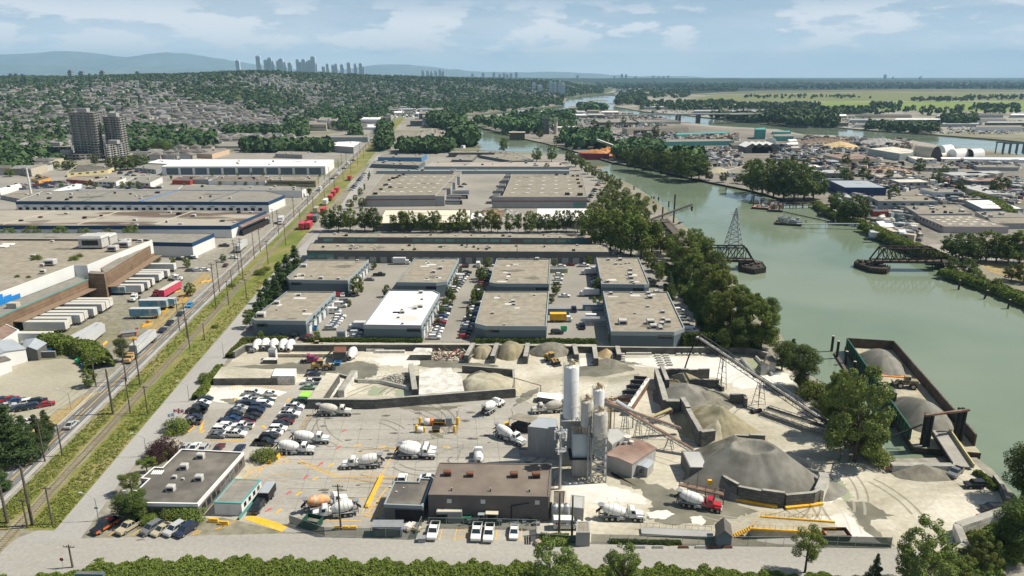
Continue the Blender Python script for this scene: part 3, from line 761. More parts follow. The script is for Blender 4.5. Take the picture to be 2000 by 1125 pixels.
# ---- person
def person(loc,rz,lbl,top,legs,skin=(.35,.22,.15),hair=(.03,.02,.015),stride=.28):
 rt=emp('person',lbl,'person',loc,rz)
 J=[(0,0,.95),(0,0,1.15),(0,0,1.38),(0,0,1.50),(.01,0,1.62),(0,.20,1.40),(-.10,.25,1.14),(.02,.27,.90),(0,-.20,1.40),(.12,-.25,1.14),(.26,-.26,.93),(0,.09,.90),(stride*.55,.10,.50),(stride*.9,.10,.08),(stride*.9+.17,.10,.04),(0,-.09,.90),(-stride*.2,-.10,.48),(-stride*.9,-.10,.10),(-stride*.9+.15,-.10,.04)]
 E=[(0,1),(1,2),(2,3),(3,4),(2,5),(5,6),(6,7),(2,8),(8,9),(9,10),(0,11),(11,12),(12,13),(13,14),(0,15),(15,16),(16,17),(17,18)]
 rad=[.13,.12,.14,.055,.105,.065,.05,.035,.065,.05,.035,.09,.06,.045,.04,.09,.06,.045,.04]
 me=bpy.data.meshes.new('person');me.from_pydata(J,E,[]);o=link('figure',me,rt)
 md=o.modifiers.new('skin','SKIN');md.use_smooth_shade=True
 for i,v in enum(me.skin_vertices[0].data):v.radius=(rad[i],rad[i]*(1.15 if i in(0,1,2)else 1));v.use_root=(i==0)
 su=o.modifiers.new('sub','SUBSURF');su.levels=1;su.render_levels=1
 m=bpy.data.materials.new('clothed_skin');nt=ndo(m);N=nt.nodes;L=nt.links
 out=N.new('ShaderNodeOutputMaterial');bs=N.new('ShaderNodeBsdfPrincipled');L.new(bs.outputs[0],out.inputs[0]);bs.inputs['Roughness'].default_value=.8
 tc=N.new('ShaderNodeTexCoord');sx=N.new('ShaderNodeSeparateXYZ');L.new(tc.outputs['Object'],sx.inputs[0])
 cr=N.new('ShaderNodeValToRGB');cr.color_ramp.interpolation='CONSTANT';e=cr.color_ramp.elements
 e[0].position=0;e[0].color=(.02,.02,.02,1);e[1].position=.05;e[1].color=(*legs,1)
 for p_,c_ in((.49,top),(.76,skin)):q=e.new(p_);q.color=(*c_,1)
 d=N.new('ShaderNodeMath');d.operation='DIVIDE';d.inputs[1].default_value=2.0;L.new(sx.outputs['Z'],d.inputs[0]);L.new(d.outputs[0],cr.inputs[0]);L.new(cr.outputs[0],bs.inputs['Base Color'])
 me.materials.append(m)
 hr=MB();hr.lathe([(.02,0),(.10,.02),(.118,.08),(.10,.15),(.03,.19)],Matrix.Translation((-.015,0,1.60)),12);prt('hair',hr,mat('hair_brown',hair,.8,.1,3),rt)
 return rt
 # ---- trees
LEAF={'green':mlf('leaf_green',(.122,.158,.030)),'dark':mlf('leaf_dark',(.080,.112,.025),.4),'olive':mlf('leaf_olive',(.135,.175,.036)),'conifer':mlf('needle_green',(.046,.082,.024),.3,.02,.1),'purple':mlf('leaf_purple',(.055,.026,.030),.25,.01),'light':mlf('leaf_light',(.15,.20,.05),.35)}
def leaf_quads(rs,centres,radii,n,size,squash=1.0,inner=.55):
 c=np.array(centres);r=np.array(radii)
 w=r**2;idx=rs.choice(len(c),n,p=w/w.sum())
 d=rs.normal(size=(n,3));d/=np.linalg.norm(d,axis=1,keepdims=True)
 rad=r[idx]*(inner+(1.08-inner)*rs.random(n)**.45)
 pos=c[idx]+d*rad[:,None]*np.array([1,1,squash])
 nrm=d+rs.normal(scale=.55,size=(n,3));nrm[:,2]+=.25
 nrm/=np.linalg.norm(nrm,axis=1,keepdims=True)
 t=np.cross(nrm,rs.normal(size=(n,3)));t/=np.linalg.norm(t,axis=1,keepdims=True);b=np.cross(nrm,t)
 s=size*(.6+.8*rs.random(n))[:,None]
 q=np.stack([pos-t*s,pos-b*s*.55,pos+t*s,pos+b*s*.55],1)
 return q.reshape(-1,3)
def np_mesh(name,verts,quads,m,mi=None,extra_mats=(),tris=None):
 me=bpy.data.meshes.new(name);nv=len(verts);nq=len(quads)
 me.vertices.add(nv);me.vertices.foreach_set('co',np.asarray(verts,np.float32).ravel())
 me.loops.add(nq*4);me.loops.foreach_set('vertex_index',np.asarray(quads,np.int32).ravel())
 me.polygons.add(nq);me.polygons.foreach_set('loop_start',np.arange(0,nq*4,4,dtype=np.int32));me.polygons.foreach_set('loop_total',np.full(nq,4,np.int32))
 me.materials.append(m)
 for x in extra_mats:me.materials.append(x)
 if mi is not None:me.polygons.foreach_set('material_index',np.asarray(mi,np.int32))
 me.update(calc_edges=True);return me
def crown_spec(kind,rs):
 C=[];Rr=[]
 if kind=='round':
  lob=[(rs.random()*6.283,rs.random(),.7+.45*rs.random())for _ in range(5)]
  for k in range(72):
   z=.14+.78*rs.random();a=rs.random()*6.283;w=.33*sin(pi*min(1,(z+.06)/1.08))**.6
   w*=.78+.30*max(cos(a-l[0])*(1-abs(z-l[1]))*l[2]for l in lob);f=.35+.65*rs.random()**.5
   C.append((cos(a)*w*f,sin(a)*w*f,z+.04));Rr.append(.045+.075*rs.random()*(1.15-z))
 elif kind=='tall':
  for k in range(40):
   z=.22+.70*rs.random();w=.22*sin(pi*min(1,(z-.10)/.95))**.7;a=rs.random()*6.283;f=rs.random()**.5
   C.append((cos(a)*w*f,sin(a)*w*f,z));Rr.append(.07+.05*rs.random())
 elif kind=='column':
  for k in range(26):
   z=.12+.80*rs.random();w=.085*sin(pi*min(1,(z+.1)/1.15));a=rs.random()*6.283
   C.append((cos(a)*w,sin(a)*w,z));Rr.append(.055+.03*rs.random())
 elif kind=='cone':
  for k in range(60):
   z=.10+.86*rs.random()**1.1;w=.26*(1.02-z);a=rs.random()*6.283;f=.35+.65*rs.random()
   C.append((cos(a)*w*f,sin(a)*w*f,z));Rr.append(.03+.075*(1.05-z))
 elif kind=='airy':
  for k in range(24):
   d=rs.normal(size=3);d/=np.linalg.norm(d);f=.5+.5*rs.random()
   C.append((d[0]*.30*f,d[1]*.30*f,.62+d[2]*.32*f));Rr.append(.05+.055*rs.random())
 elif kind=='bush':
  for k in range(16):
   d=rs.normal(size=3);d/=np.linalg.norm(d);d[2]=abs(d[2])
   C.append((d[0]*.42,d[1]*.42,.18+d[2]*.45));Rr.append(.2+.14*rs.random())
 return C,Rr
def tree_proto(nm,kind,n,size,leaf,sd_,cat='tree'):
 rs=np.random.RandomState(sd_);C,Rr=crown_spec(kind,rs)
 v=leaf_quads(rs,C,Rr,n,size,.9 if kind!='cone' else .6,.35 if kind=='airy' else .5)
 me=np_mesh('crown',v,np.arange(len(v)).reshape(-1,4),LEAF[leaf])
 rt=emp(nm,'tree',cat);link('crown',me,rt)
 tb=MB();tr=.022 if kind!='bush' else .02;top={'round':.55,'airy':.75,'tall':.8,'column':.8,'cone':.9,'bush':.3}[kind]
 tb.tube((0,0,-.01),(0,0,top*.55),tr,7,0,tr*.7,False);tb.tube((0,0,top*.55),(.01,0,top),tr*.7,7,0,tr*.25,False)
 pick=sorted(range(len(C)),key=lambda i:-Rr[i])[:(14 if kind in('airy','round')else 7)]
 if kind!='cone':
  for i in pick:
   c=C[i];z0=min(top*.9,max(.15,c[2]-.22));tb.tube((0,0,z0),c,tr*.38,5,0,tr*.12,False)
 prt('trunk',tb,M_trunk,rt)
 return Proto(rt)
T={}
def atk(key,nm,kind,n,size,leaf,seeds,cat='tree'):T[key]=[tree_proto(nm,kind,n,size,leaf,s,cat)for s in seeds]
atk('near_round','broadleaf_tree','round',19000,.0125,'green',(1,2))
atk('near_olive','broadleaf_tree','round',17000,.0125,'olive',(3,))
atk('near_light','broadleaf_tree','round',15000,.013,'light',(23,))
atk('near_airy','broadleaf_tree','airy',6500,.013,'green',(4,))
atk('near_dark','broadleaf_tree','tall',13000,.012,'dark',(5,))
atk('near_conifer','conifer_tree','cone',12000,.012,'conifer',(6,))
atk('purple','purple_leaved_tree','bush',4000,.03,'purple',(7,))
atk('bush','bush','bush',3500,.035,'green',(8,9),'bush')
atk('bush_o','bush','bush',3500,.035,'olive',(10,),'bush')
atk('mid_round','broadleaf_tree','round',3200,.026,'green',(11,12,13))
atk('mid_dark','broadleaf_tree','round',3200,.026,'dark',(14,15))
atk('mid_tall','broadleaf_tree','tall',3000,.024,'green',(16,17))
atk('mid_column','columnar_tree','column',2200,.02,'green',(18,))
atk('mid_cone','conifer_tree','cone',3200,.022,'conifer',(19,20))
atk('mid_cypress','cypress_tree','cone',5200,.018,'conifer',(21,))
atk('mid_olive','broadleaf_tree','round',3000,.026,'olive',(22,))
atk('far_round','broadleaf_tree','round',500,.06,'dark',(31,32))
atk('far_cone','conifer_tree','cone',420,.05,'conifer',(33,))
TREEN=[0]
TXY=[]
def tree(px,py,hpx,key,lbl,grp=None,wide=1.0,z=.0,rz=None):
 p=P(px,py);h=HT(px,py-hpx,py);p.z=z
 pr=T[key][TREEN[0]%len(T[key])];TREEN[0]+=1
 TXY.append((p.x,p.y))
 return pr.put(p,U(0,6.28)if rz is None else rz,lbl,grp,(h*wide,h*wide,h))
def hedge_mesh(name,path,width,height,n,size,leaf,sd_):
 rs=np.random.RandomState(sd_);pts=[np.array(p[:2])for p in path];seg=[np.linalg.norm(b-a)for a,b in zip(pts,pts[1:])];tot=sum(seg);cum=np.concatenate([[0],np.cumsum(seg)])
 def surf(s,t):
  i=np.clip(np.searchsorted(cum,s,'right')-1,0,len(seg)-1);P0=np.array(pts)[i];D=(np.array(pts)[i+1]-P0)/np.array(seg)[i][:,None]
  wob=np.sin(s*1.9/height+3*np.sin(t*5+s*.3))*np.sin(s*.83/height+t*7+sd_)*.5+.25*np.sin(s*4.1+t*17)
  w=width*(1+.16*np.sin(s*.7+sd_)+.1*np.sin(s*2.3));q=P0+D*(s-cum[i])[:,None]+np.stack([-D[:,1],D[:,0]],1)*(t*w)[:,None]
  return q,height*(1-(2*np.abs(t))**5)*(.84+.2*wob)
 s=rs.rand(n)*tot;t=rs.rand(n)-.5;q,h=surf(s,t);z=h*(1-.45*rs.rand(n)**2)+size*.4*rs.rand(n)
 nr=rs.normal(scale=.7,size=(n,3));nr[:,2]+=.8;nr/=np.linalg.norm(nr,axis=1,keepdims=True);a=np.cross(nr,rs.normal(size=(n,3)));a/=np.linalg.norm(a,axis=1,keepdims=True);b=np.cross(nr,a);k=size*(.6+.8*rs.rand(n))[:,None]
 c=np.column_stack([q,z]);V=np.stack([c-a*k,c-b*k*.6,c+a*k,c+b*k*.6],1).reshape(-1,3)
 ns,nt_=max(4,int(tot/1.2)),7;S,T_=np.meshgrid(np.linspace(0,tot*.9999,ns),np.linspace(-.5,.5,nt_),indexing='ij');q,h=surf(S.ravel(),T_.ravel());G=np.column_stack([q,h*.8-.03]);o=len(V)
 Q=[(o+i*nt_+j,o+(i+1)*nt_+j,o+(i+1)*nt_+j+1,o+i*nt_+j+1)for i in range(ns-1)for j in range(nt_-1)]
 return np_mesh(name,np.concatenate([V,G]),np.concatenate([np.arange(o).reshape(-1,4),np.array(Q)]),LEAF[leaf])
def hdge(px_path,width,height,n,size,leaf,sd_,lbl,nm='hedge',kind=None,cat='hedge'):
 me=hedge_mesh(nm,[P(*p)for p in px_path],width,height,n,size,leaf,sd_)
 return tag(link(nm,me),lbl,cat,kind=kind)
def wdl(name,pts,m,lbl,quads=16,sd_=5):
 rs=np.random.RandomState(sd_);n=len(pts);p=np.array([(a,b,c)for a,b,c,h,w,k in pts]);h=np.array([a[3]for a in pts]);w=np.array([a[4]for a in pts]);k=np.array([a[5]for a in pts])
 P3=np.repeat(p,quads,0);H=np.repeat(h,quads);Wd=np.repeat(w,quads);K=np.repeat(k,quads);N_=n*quads
 d=rs.normal(size=(N_,3));d/=np.linalg.norm(d,axis=1,keepdims=True);d[:,2]=np.abs(d[:,2])*1.1-.15
 t=rs.random(N_);cone=K>.5
 zz=np.where(cone,.15+.8*t,.52+d[:,2]*.42);rr=np.where(cone,(1-zz)*.8+.06,1.0)
 pos=np.stack([P3[:,0]+d[:,0]*Wd*rr*.5,P3[:,1]+d[:,1]*Wd*rr*.5,P3[:,2]+zz*H],1)
 nrm=d+rs.normal(scale=.35,size=(N_,3));nrm/=np.linalg.norm(nrm,axis=1,keepdims=True)
 a=np.cross(nrm,rs.normal(size=(N_,3)));a/=np.linalg.norm(a,axis=1,keepdims=True);b=np.cross(nrm,a)
 s=(Wd*np.where(cone,.22+.25*(1-t),.36))[:,None]*(.8+.5*rs.random(N_))[:,None]
 q=np.stack([pos-a*s,pos-b*s*.8,pos+a*s,pos+b*s*.8],1).reshape(-1,3)
 me=np_mesh(name,q,np.arange(len(q)).reshape(-1,4),m)
 return stuff(name,me,lbl,'woodland')
 # ---- buildings
M_rg=mbk('roof_tan_gravel',(.255,.23,.185),(.23,.208,.168),(.175,.16,.13),18,4.0,.07,noise=.2)
M_rg2=mbk('roof_grey_membrane',(.245,.23,.20),(.22,.208,.18),(.165,.155,.14),14,3.0,.07,noise=.16)
M_rd=mat('roof_dark_tar',(.115,.108,.098),.95,.18,.35,col2=(.19,.175,.15),thr=(.5,.7),spec=.1)
M_rbrown=mat('roof_brown',(.15,.125,.108),.95,.14,.3,col2=(.20,.17,.14),spec=.1)
M_rw=mat('roof_white',(.80,.79,.76),.8,.03,.3,col2=(.68,.66,.62),thr=(.6,.8),spec=.1)
M_rm=mat('roof_pale_metal',(.46,.46,.44),.5,.06,.3,col2=(.38,.38,.37))
M_rbg=mat('roof_blue_grey',(.34,.37,.40),.5,.06,.3)
M_rr=mat('roof_rusty',(.20,.12,.095),.85,.2,.3,col2=(.29,.22,.18))
M_wb=mat('wall_blue_grey',(.105,.14,.16),.85,.05,.2)
M_wbl=mat('wall_pale_blue_grey',(.27,.31,.32),.85,.05,.2)
M_ww=mat('wall_white',(.66,.66,.65),.85,.05,.2)
M_wg=mat('wall_grey',(.32,.32,.31),.85,.07,.2)
M_wd=mat('wall_dark_grey',(.125,.125,.12),.85,.08,.2)
M_wbrown=mat('wall_brown_block',(.145,.125,.115),.9,.12,.4)
M_wt=mat('wall_tan',(.45,.40,.32),.85,.08,.2)
M_wyellow=mat('wall_yellow',(.60,.52,.28),.85,.06,.2)
M_wnavy=mat('wall_navy',(.018,.045,.13),.6,.1,.2)
M_wq=mat('wall_teal',(.10,.30,.28),.7,.12,.2)
M_wred=mat('wall_red',(.32,.05,.035),.8,.1,.2)
M_band=mat('navy_band',(.015,.055,.125),.6,.08,.3)
M_mw=mat('corrugated_wall',(.42,.42,.41),.6,.08,1.4,col2=(.30,.29,.27),strch=(1,1,.12))
M_teal_glass=mat('teal_glass',(.05,.20,.19),.12,.3,.08,spec=.9)
M_doorw=mat('door_white',(.60,.60,.58),.7,.05,.5)
M_dooro=mat('door_opening',(.02,.02,.022),.9,.2,.5)
M_unit=mat('rooftop_unit_grey',(.45,.44,.42),.6,.12,.8)
M_rx=mat('rooftop_rust_box',(.17,.075,.045),.8,.2,1)
def smt(name,col,solid):
 m=bpy.data.materials.new(name);nt=ndo(m);N=nt.nodes;L=nt.links
 o=N.new('ShaderNodeOutputMaterial');b=N.new('ShaderNodeBsdfPrincipled');b.inputs['Base Color'].default_value=(*col,1);b.inputs['Roughness'].default_value=.8
 t=N.new('ShaderNodeBsdfTransparent');mx=N.new('ShaderNodeMixShader');mx.inputs[0].default_value=solid
 L.new(t.outputs[0],mx.inputs[1]);L.new(b.outputs[0],mx.inputs[2]);L.new(mx.outputs[0],o.inputs[0]);return m
M_stain=smt('roof_ponding_stain',(.10,.09,.075),.32);M_stain2=smt('roof_pale_patch',(.48,.45,.39),.35)
UNITM={}
def unit_mesh(w,d,h,m):
 k=(round(w,1),round(d,1),round(h,1),m.name)
 if k not in UNITM:
  mb=MB();mb.box((0,0,0),(w,d,h*.8));mb.box((0,0,h*.8),(w*1.06,d*1.06,h*.2),tpr=.85);mb.box((0,-d/2-.012,h*.2),(w*.7,.03,h*.45),mi=1)
  UNITM[k]=mb.mesh('rooftop_unit',[m,M_bk])
 return UNITM[k]
def epk(ply,face):
 best=None;n=len(ply);v={'front':(0,-1),'right':(1,0),'left':(-1,0),'back':(0,1)}[face]
 for i in range(n):
  a=Vec(ply[i][:2]);b=Vec(ply[(i+1)%n][:2]);d=b-a
  if d.length<1e-3:continue
  nn=Vec((d.y,-d.x)).normalized();s=(nn.x*v[0]+nn.y*v[1])
  if s>.55 and(best is None or d.length*s>best[0]):best=(d.length*s,a,b,nn)
 return best
def oned(rt,ply,face,n,z,w,h,name,m,t0=.05,t1=.95,depth=.06,base=.0,jitter=.0,skp=.0):
 e=epk(ply,face)
 if not e:return
 _,a,b,nn=e;d=(b-a);L=d.length;d.normalize();ang=atan2(d.y,d.x)
 mb=MB();mb.box((0,0,0),(w,depth*2,h));me=mb.mesh(name,m)
 for i in range(n):
  if skp and R.random()<skp:continue
  t=t0+(t1-t0)*((i+.5)/n)+U(-jitter,jitter);p=a+d*(L*t)
  link(name,me,rt,(p.x-rt.location.x,p.y-rt.location.y,z+base),ang)
def bldg(name,lbl,roof_px,h,wallm,roofm,cat='building',grp=None,ppt=.35,band=None,z0=.0,units=0,usz=(1.6,1.3,1.0),unitm=None,world=None,front=None):
 ply=ccw(world)if world else pxp(roof_px,h+z0)
 cx=sum(p[0]for p in ply)/len(ply);cy=sum(p[1]for p in ply)/len(ply)
 rt=emp(name,lbl,cat,(cx,cy,z0),grp=grp)
 lp=[(x-cx,y-cy)for x,y in ply]
 wl=MB();wl.prism(lp,-.05,h,cap=False);n=len(lp)
 inn=inset(lp,.3)
 wl.add([(x,y,h)for x,y in lp]+[(x,y,h)for x,y in inn],[(i,(i+1)%n,n+(i+1)%n,n+i)for i in range(n)])
 wl.add([(x,y,h)for x,y in inn]+[(x,y,h-ppt)for x,y in inn],[(i,(i+1)%n,n+(i+1)%n,n+i)for i in range(n)])
 prt('wall',wl,wallm,rt)
 rf=MB();rf.face([(x,y,h-ppt*.8)for x,y in inn]);roof=prt('roof',rf,roofm,rt)
 if band:
  bh,bm=band;bd=MB();o=inset(lp,-.06)
  bd.prism(o,h-bh,h+.04,cap=False);bd.add([(x,y,h+.04)for x,y in o]+[(x,y,h+.04)for x,y in inset(lp,.32)],[(i,(i+1)%n,n+(i+1)%n,n+i)for i in range(n)])
  bd.add([(x,y,h-bh)for x,y in o]+[(x,y,h-bh)for x,y in lp],[(n+i,n+(i+1)%n,(i+1)%n,i)for i in range(n)])
  prt('fascia',bd,bm,rt)
 ar=abs(sum(p[0]*q[1]-q[0]*p[1]for p,q in zip(lp,lp[1:]+lp[:1])))/2
 if ar>350:
  st=[MB(),MB()];sx_=[p[0]for p in lp];sy_=[p[1]for p in lp]
  for k in range(min(16,int(ar/130))):
   x,y=U(min(sx_),max(sx_)),U(min(sy_),max(sy_));s=U(.6,2.6)*(1+ar/9000);o_=U(0,9)
   if insd(inset(lp,s*2.2+.5),x,y):st[k%2].face([(x+s*1.8*cos(a)*(1+.3*sin(3*a+o_)),y+s*sin(a)*(1+.35*sin(2*a+o_)),h-ppt*.8+.01+k*.002)for a in np.linspace(0,6.28,15)[:-1]])
  for mb_,mm in zip(st,(M_stain,M_stain2)):
   if mb_.v:prt('roof_stain',mb_,mm,roof)['kind']='stuff'
 xs=[p[0]for p in lp];ys=[p[1]for p in lp];k=0;tries=0;safe=inset(lp,2.0)
 while k<units and tries<units*12:
  tries+=1;x=U(min(xs),max(xs));y=U(min(ys),max(ys))
  if insd(safe,x,y):
   s=U(.6,1.25);o=link('rooftop_unit',unit_mesh(usz[0]*s,usz[1]*s,usz[2]*R.choice((.7,1,1.2)),unitm or R.choice((M_unit,M_unit,M_bk))),roof,(x,y,h-ppt*.8),R.choice((0,0,1.57)))
   k+=1
 rt['h']=h
 return rt,ply
def runits(rt,h,pts,size=(2.4,1.8,1.3),m=None):
 for q in pts:
  x,y=q[:2];s=q[2]if len(q)>2 else 1
  p=P(x,y,h);link('rooftop_unit',unit_mesh(size[0]*s,size[1]*s,size[2]*s,m or M_unit),rt,(p.x-rt.location.x,p.y-rt.location.y,h-.3))
def gbl(name,lbl,corners_px,h,ridge,wallm,roofm,cat='building',along='x',grp=None,z0=.0,world=None,over=.3):
 c=[Vec(p)for p in world]if world else[P(x,y,h+z0)for x,y in corners_px]
 cx=sum(p.x for p in c)/4;cy=sum(p.y for p in c)/4
 rt=emp(name,lbl,cat,(cx,cy,z0),grp=grp)
 fl,fr,br,bl=[Vec((p.x-cx,p.y-cy,h))for p in c]
 if along=='x':r0=(fl+bl)/2;r1=(fr+br)/2
 else:r0=(fl+fr)/2;r1=(bl+br)/2
 up=Vec((0,0,ridge));r0=r0+up;r1=r1+up
 w=MB();n=4;lo=[Vec((v.x,v.y,-.05))for v in(fl,fr,br,bl)]
 w.add(lo+[fl,fr,br,bl],[(i,(i+1)%4,4+(i+1)%4,4+i)for i in range(4)])
 if along=='x':w.add([bl,fl,r0],[(0,1,2)]);w.add([fr,br,r1],[(0,1,2)])
 else:w.add([fl,fr,r0],[(0,1,2)]);w.add([br,bl,r1],[(0,1,2)])
 prt('wall',w,wallm,rt)
 f=MB();e=over
 def ext(v):d=Vec((v.x,v.y,0));return v+d.normalized()*e+Vec((0,0,.03))
 a,b,c2,d2=ext(fl),ext(fr),ext(br),ext(bl);q0=r0+(r0-r1).normalized()*e+Vec((0,0,.08));q1=r1+(r1-r0).normalized()*e+Vec((0,0,.08))
 T_=Vec((0,0,.15))
 sides=[(a,b,q1,q0),(c2,d2,q0,q1)]if along=='x' else[(d2,a,q0,q1),(b,c2,q1,q0)]
 for s_ in sides:f.add([v+T_ for v in s_]+list(s_),[(0,1,2,3),(7,6,5,4),(0,4,5,1),(1,5,6,2),(2,6,7,3),(3,7,4,0)])
 prt('roof',f,roofm,rt)
 return rt
def qnst(lbl,px,py,L,w,m,rz=.0,h=None,dark=False,name='arched_shed',grp=None):
 p=P(px,py);rt=emp(name,lbl,'building',(p.x,p.y,0),rz,grp)
 mb=MB();n=10;h=h or w*.6;vs=[]
 for x in(-L/2,L/2):
  for i in range(n+1):t=pi*i/n;vs.append((x,-w/2*cos(t),h*sin(t)**.8 if 0<i<n else 0))
 mb.add(vs,[(i,i+n+1,i+n+2,i+1)for i in range(n)],0,True);prt('roof',mb,m,rt)
 e=MB();e.add(vs[:n+1],[tuple(range(n+1))]);e.add(vs[n+1:],[tuple(reversed(range(n+1)))]);prt('end_wall',e,M_dooro if dark else m,rt)
 return rt
M_B=mbk('shaded_concrete_blocks',(.10,.10,.093),(.155,.152,.14),(.035,.035,.03))  # dark blocks for side faces, toned deeper to stand for their shade
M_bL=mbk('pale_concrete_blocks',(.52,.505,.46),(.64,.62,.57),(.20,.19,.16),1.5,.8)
def bwal(path,h,lbl,name='block_wall',th=.8,m=None,z0=.0,steps=.0,px=True,grp=None):
 pts=[P(*p)for p in path]if px else[Vec((*p[:2],0))for p in path]
 mb=MB();tot=0
 for i in range(len(pts)-1):
  a,b=pts[i],pts[i+1];d=b-a;L=d.length
  if L<.1:continue
  u=d.normalized();nrm=Vec((-u.y,u.x,0));k=max(1,int(L/3.0))if steps else 1
  for j in range(k):
   s,e=a+u*(L*j/k),a+u*(L*(j+1)/k-(.0 if j<k-1 else-.0))
   hh=h+(R.choice((0,0,-.75,.75))*steps if steps else 0)
   q=[s-nrm*th/2,e-nrm*th/2,e+nrm*th/2,s+nrm*th/2]
   mb.prism([(v.x,v.y)for v in q],z0-.02-.003*i,z0+hh+.004*i,0,mt=1)
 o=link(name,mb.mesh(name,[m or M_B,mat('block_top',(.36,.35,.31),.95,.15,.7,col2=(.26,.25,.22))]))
 return tag(o,lbl,'wall',grp)
def pile(name,lbl,cx,cy,rx,ry,h,m,rot=.0,z=.02,power=1.0,crater=.0,sd_=0,px=True,cat='stockpile',clip=None,rgh=.12,p2=None):
 p=P(cx,cy)if px else Vec((cx,cy,0));rs=random.Random(sd_);mb=MB();nr,na=26,72;vs=[]
 ph=[rs.uniform(0,6.28)for _ in range(6)]
 for i in range(nr+1):
  t=i/nr
  for j in range(na):
   a=2*pi*j/na;wob=1+.06*sin(2*a+ph[0])+.045*sin(3*a+ph[1])+.03*sin(7*a+ph[2])+.012*sin(17*a+ph[3])
   x=cos(a)*rx*t*wob;y=sin(a)*ry*t*wob
   zz=h*(1-t**power)
   if crater:
    if t<crater:zz=h*(1-crater**power)-h*.17*(1-(t/crater)**2)
   else:zz-=h*.06*(1-t)**6*0
   zz+=rgh*(sin(x*.9+ph[4]+2*sin(y*.5))*sin(y*.8+ph[5]))*(1-t)*min(1,t*4+.2)*h*.35
   if t>=1:zz=-.05
   vs.append((x*cos(rot)-y*sin(rot),x*sin(rot)+y*cos(rot),zz))
 fs=[(i*na+j,(i+1)*na+j,(i+1)*na+(j+1)%na,i*na+(j+1)%na)for i in range(nr)for j in range(na)]
 mb.add(vs,fs,0,True)
 if clip:
  o_=[]
  for v in mb.v:
   x,y=v[0]+p.x,v[1]+p.y
   o_.append((v[0],v[1],v[2]if insd(clip,x,y)else-.3))
  mb.v=o_
 o=link(name,mb.mesh(name,m),None,(p.x,p.y,z));return tag(o,lbl,cat)
 # the concrete yard
def fnc(path,h,lbl,name='fence',m=None,sp=3.0,top=False,px=True):
 rt=emp(name,lbl,'fence');pts=[P(*p)for p in path];k=0
 M_mesh=m
 pn=MB();po=MB()
 for a,b in zip(pts,pts[1:]):
  pn.add([a+Vec((0,0,.1)),b+Vec((0,0,.1)),b+Vec((0,0,h)),a+Vec((0,0,h))],[(0,1,2,3)])
  L=(b-a).length;n=max(1,int(L/sp))
  for i in range(n+1):q=a.lerp(b,i/n);po.tube((q.x,q.y,0),(q.x,q.y,h+.12),.045,6)
  po.tube(a+Vec((0,0,h)),b+Vec((0,0,h)),.03,5);po.tube(a+Vec((0,0,.1)),b+Vec((0,0,.1)),.03,5)
 prt('panel',pn,M_mesh,rt);prt('posts',po,M_gv,rt)['kind']='stuff'
 return rt
M_f1=smt('green_screen_mesh',(.015,.06,.045),.85)
M_f2=smt('green_screen_thin',(.02,.07,.055),.55)
M_fchain=smt('chain_link',(.25,.26,.26),.22)
YW=inset(pxp(YARD),3)
# ---- office by the corner
h=3.7
office,_=bldg('office_building','single-storey office with flat dark roof and white fascia among bushes at the street corner',[(354,877),(476,883),(386,984),(268,982),(252,972),(291,935.5),(275,934),(301,912),(317,913)],h,M_wbrown,M_rd,band=(.75,M_ww))
runits(office,h,[(392,893,1.1),(360,914,1.1),(389,936,1.1),(334,956,1.1),(341,932,.6),(357,935,.4)],(1.5,1.2,1.25))
_p=pxp([(354,877),(476,883),(386,984),(268,982),(252,972),(291,935.5),(275,934),(301,912),(317,913)],h)
oned(office,_p,'front',5,1.1,1.8,1.3,'window',M_gl);oned(office,_p,'right',9,.9,1.5,1.5,'window',M_gl)
sk=MB();a=[P(x,y,h-.2)for x,y in((294,927),(316,927),(322,919),(299,919))]
for i in range(6):
 t0,t1=i/6+.02,(i+1)/6-.03
 sk.face([(lerp(p.x,q.x,t)-office.location.x,lerp(p.y,q.y,t)-office.location.y,h-.12)for p,q,t in((a[0],a[1],t0),(a[0],a[1],t1),(a[3],a[2],t1),(a[3],a[2],t0))])
prt('skylight',sk,M_rw,office)
# ---- portable office
h=3.1
port,_p=bldg('portable_office','grey portable office cabin with teal trim and green skirting beside the yard gate',[(417.5,981),(471,983),(509.5,937),(457,935)],h,M_ww,M_rg2,band=(.22,M_wq),ppt=.05)
oned(port,_p,'right',4,1.5,1.0,1.0,'window',M_gl);oned(port,_p,'right',1,.0,12.5,.9,'skirting',M_wq,0,1,depth=.04)
oned(port,_p,'front',1,.1,1.0,2.1,'door',M_doorw)
# ---- garage pair
h=3.9
ga,_p=bldg('garage_annex','low dark-roofed garage annex with pale fascia on the left of the brown workshop',[(750,985),(825,988),(845,935),(820,934),(817,941),(770,940)],h,M_wd,M_rd,band=(.7,M_wbl))
oned(ga,_p,'front',1,.1,6.0,2.7,'open_bay',M_dooro,.35,.95)
runits(ga,h,[(762,950,.5),(774,959,.4),(788,951,.3)],(1.2,1,.6))
h=HT(950,968,1016)
gb,_p=bldg('workshop','big workshop with brown flat roof and dark block wall facing the street',[(836,966),(1072,970),(1077.5,905.5),(858,903)],h,M_wbrown,M_rbrown,ppt=.2)
runits(gb,h,[(874,927,1),(918,929,.9),(1004,930,1),(1047,931,1.05)],(1.7,1.2,1.3),M_rx)
runits(gb,h,[(882,957,.35),(958,958,.35),(1034,959,.35)],(.9,.9,2.6),M_gv)
e=epk(_p,'front')
for t in(.175,.455,.905):
 w=MB();w.box((0,0,0),(.95,.12,.95));p=e[1]+(e[2]-e[1])*t
 link('window',w.mesh('window',M_doorw),gb,(p.x-gb.location.x,p.y-gb.location.y,h-1.9))
pp=MB();p=e[1]+(e[2]-e[1])*.69;q=e[1]+(e[2]-e[1])*.84
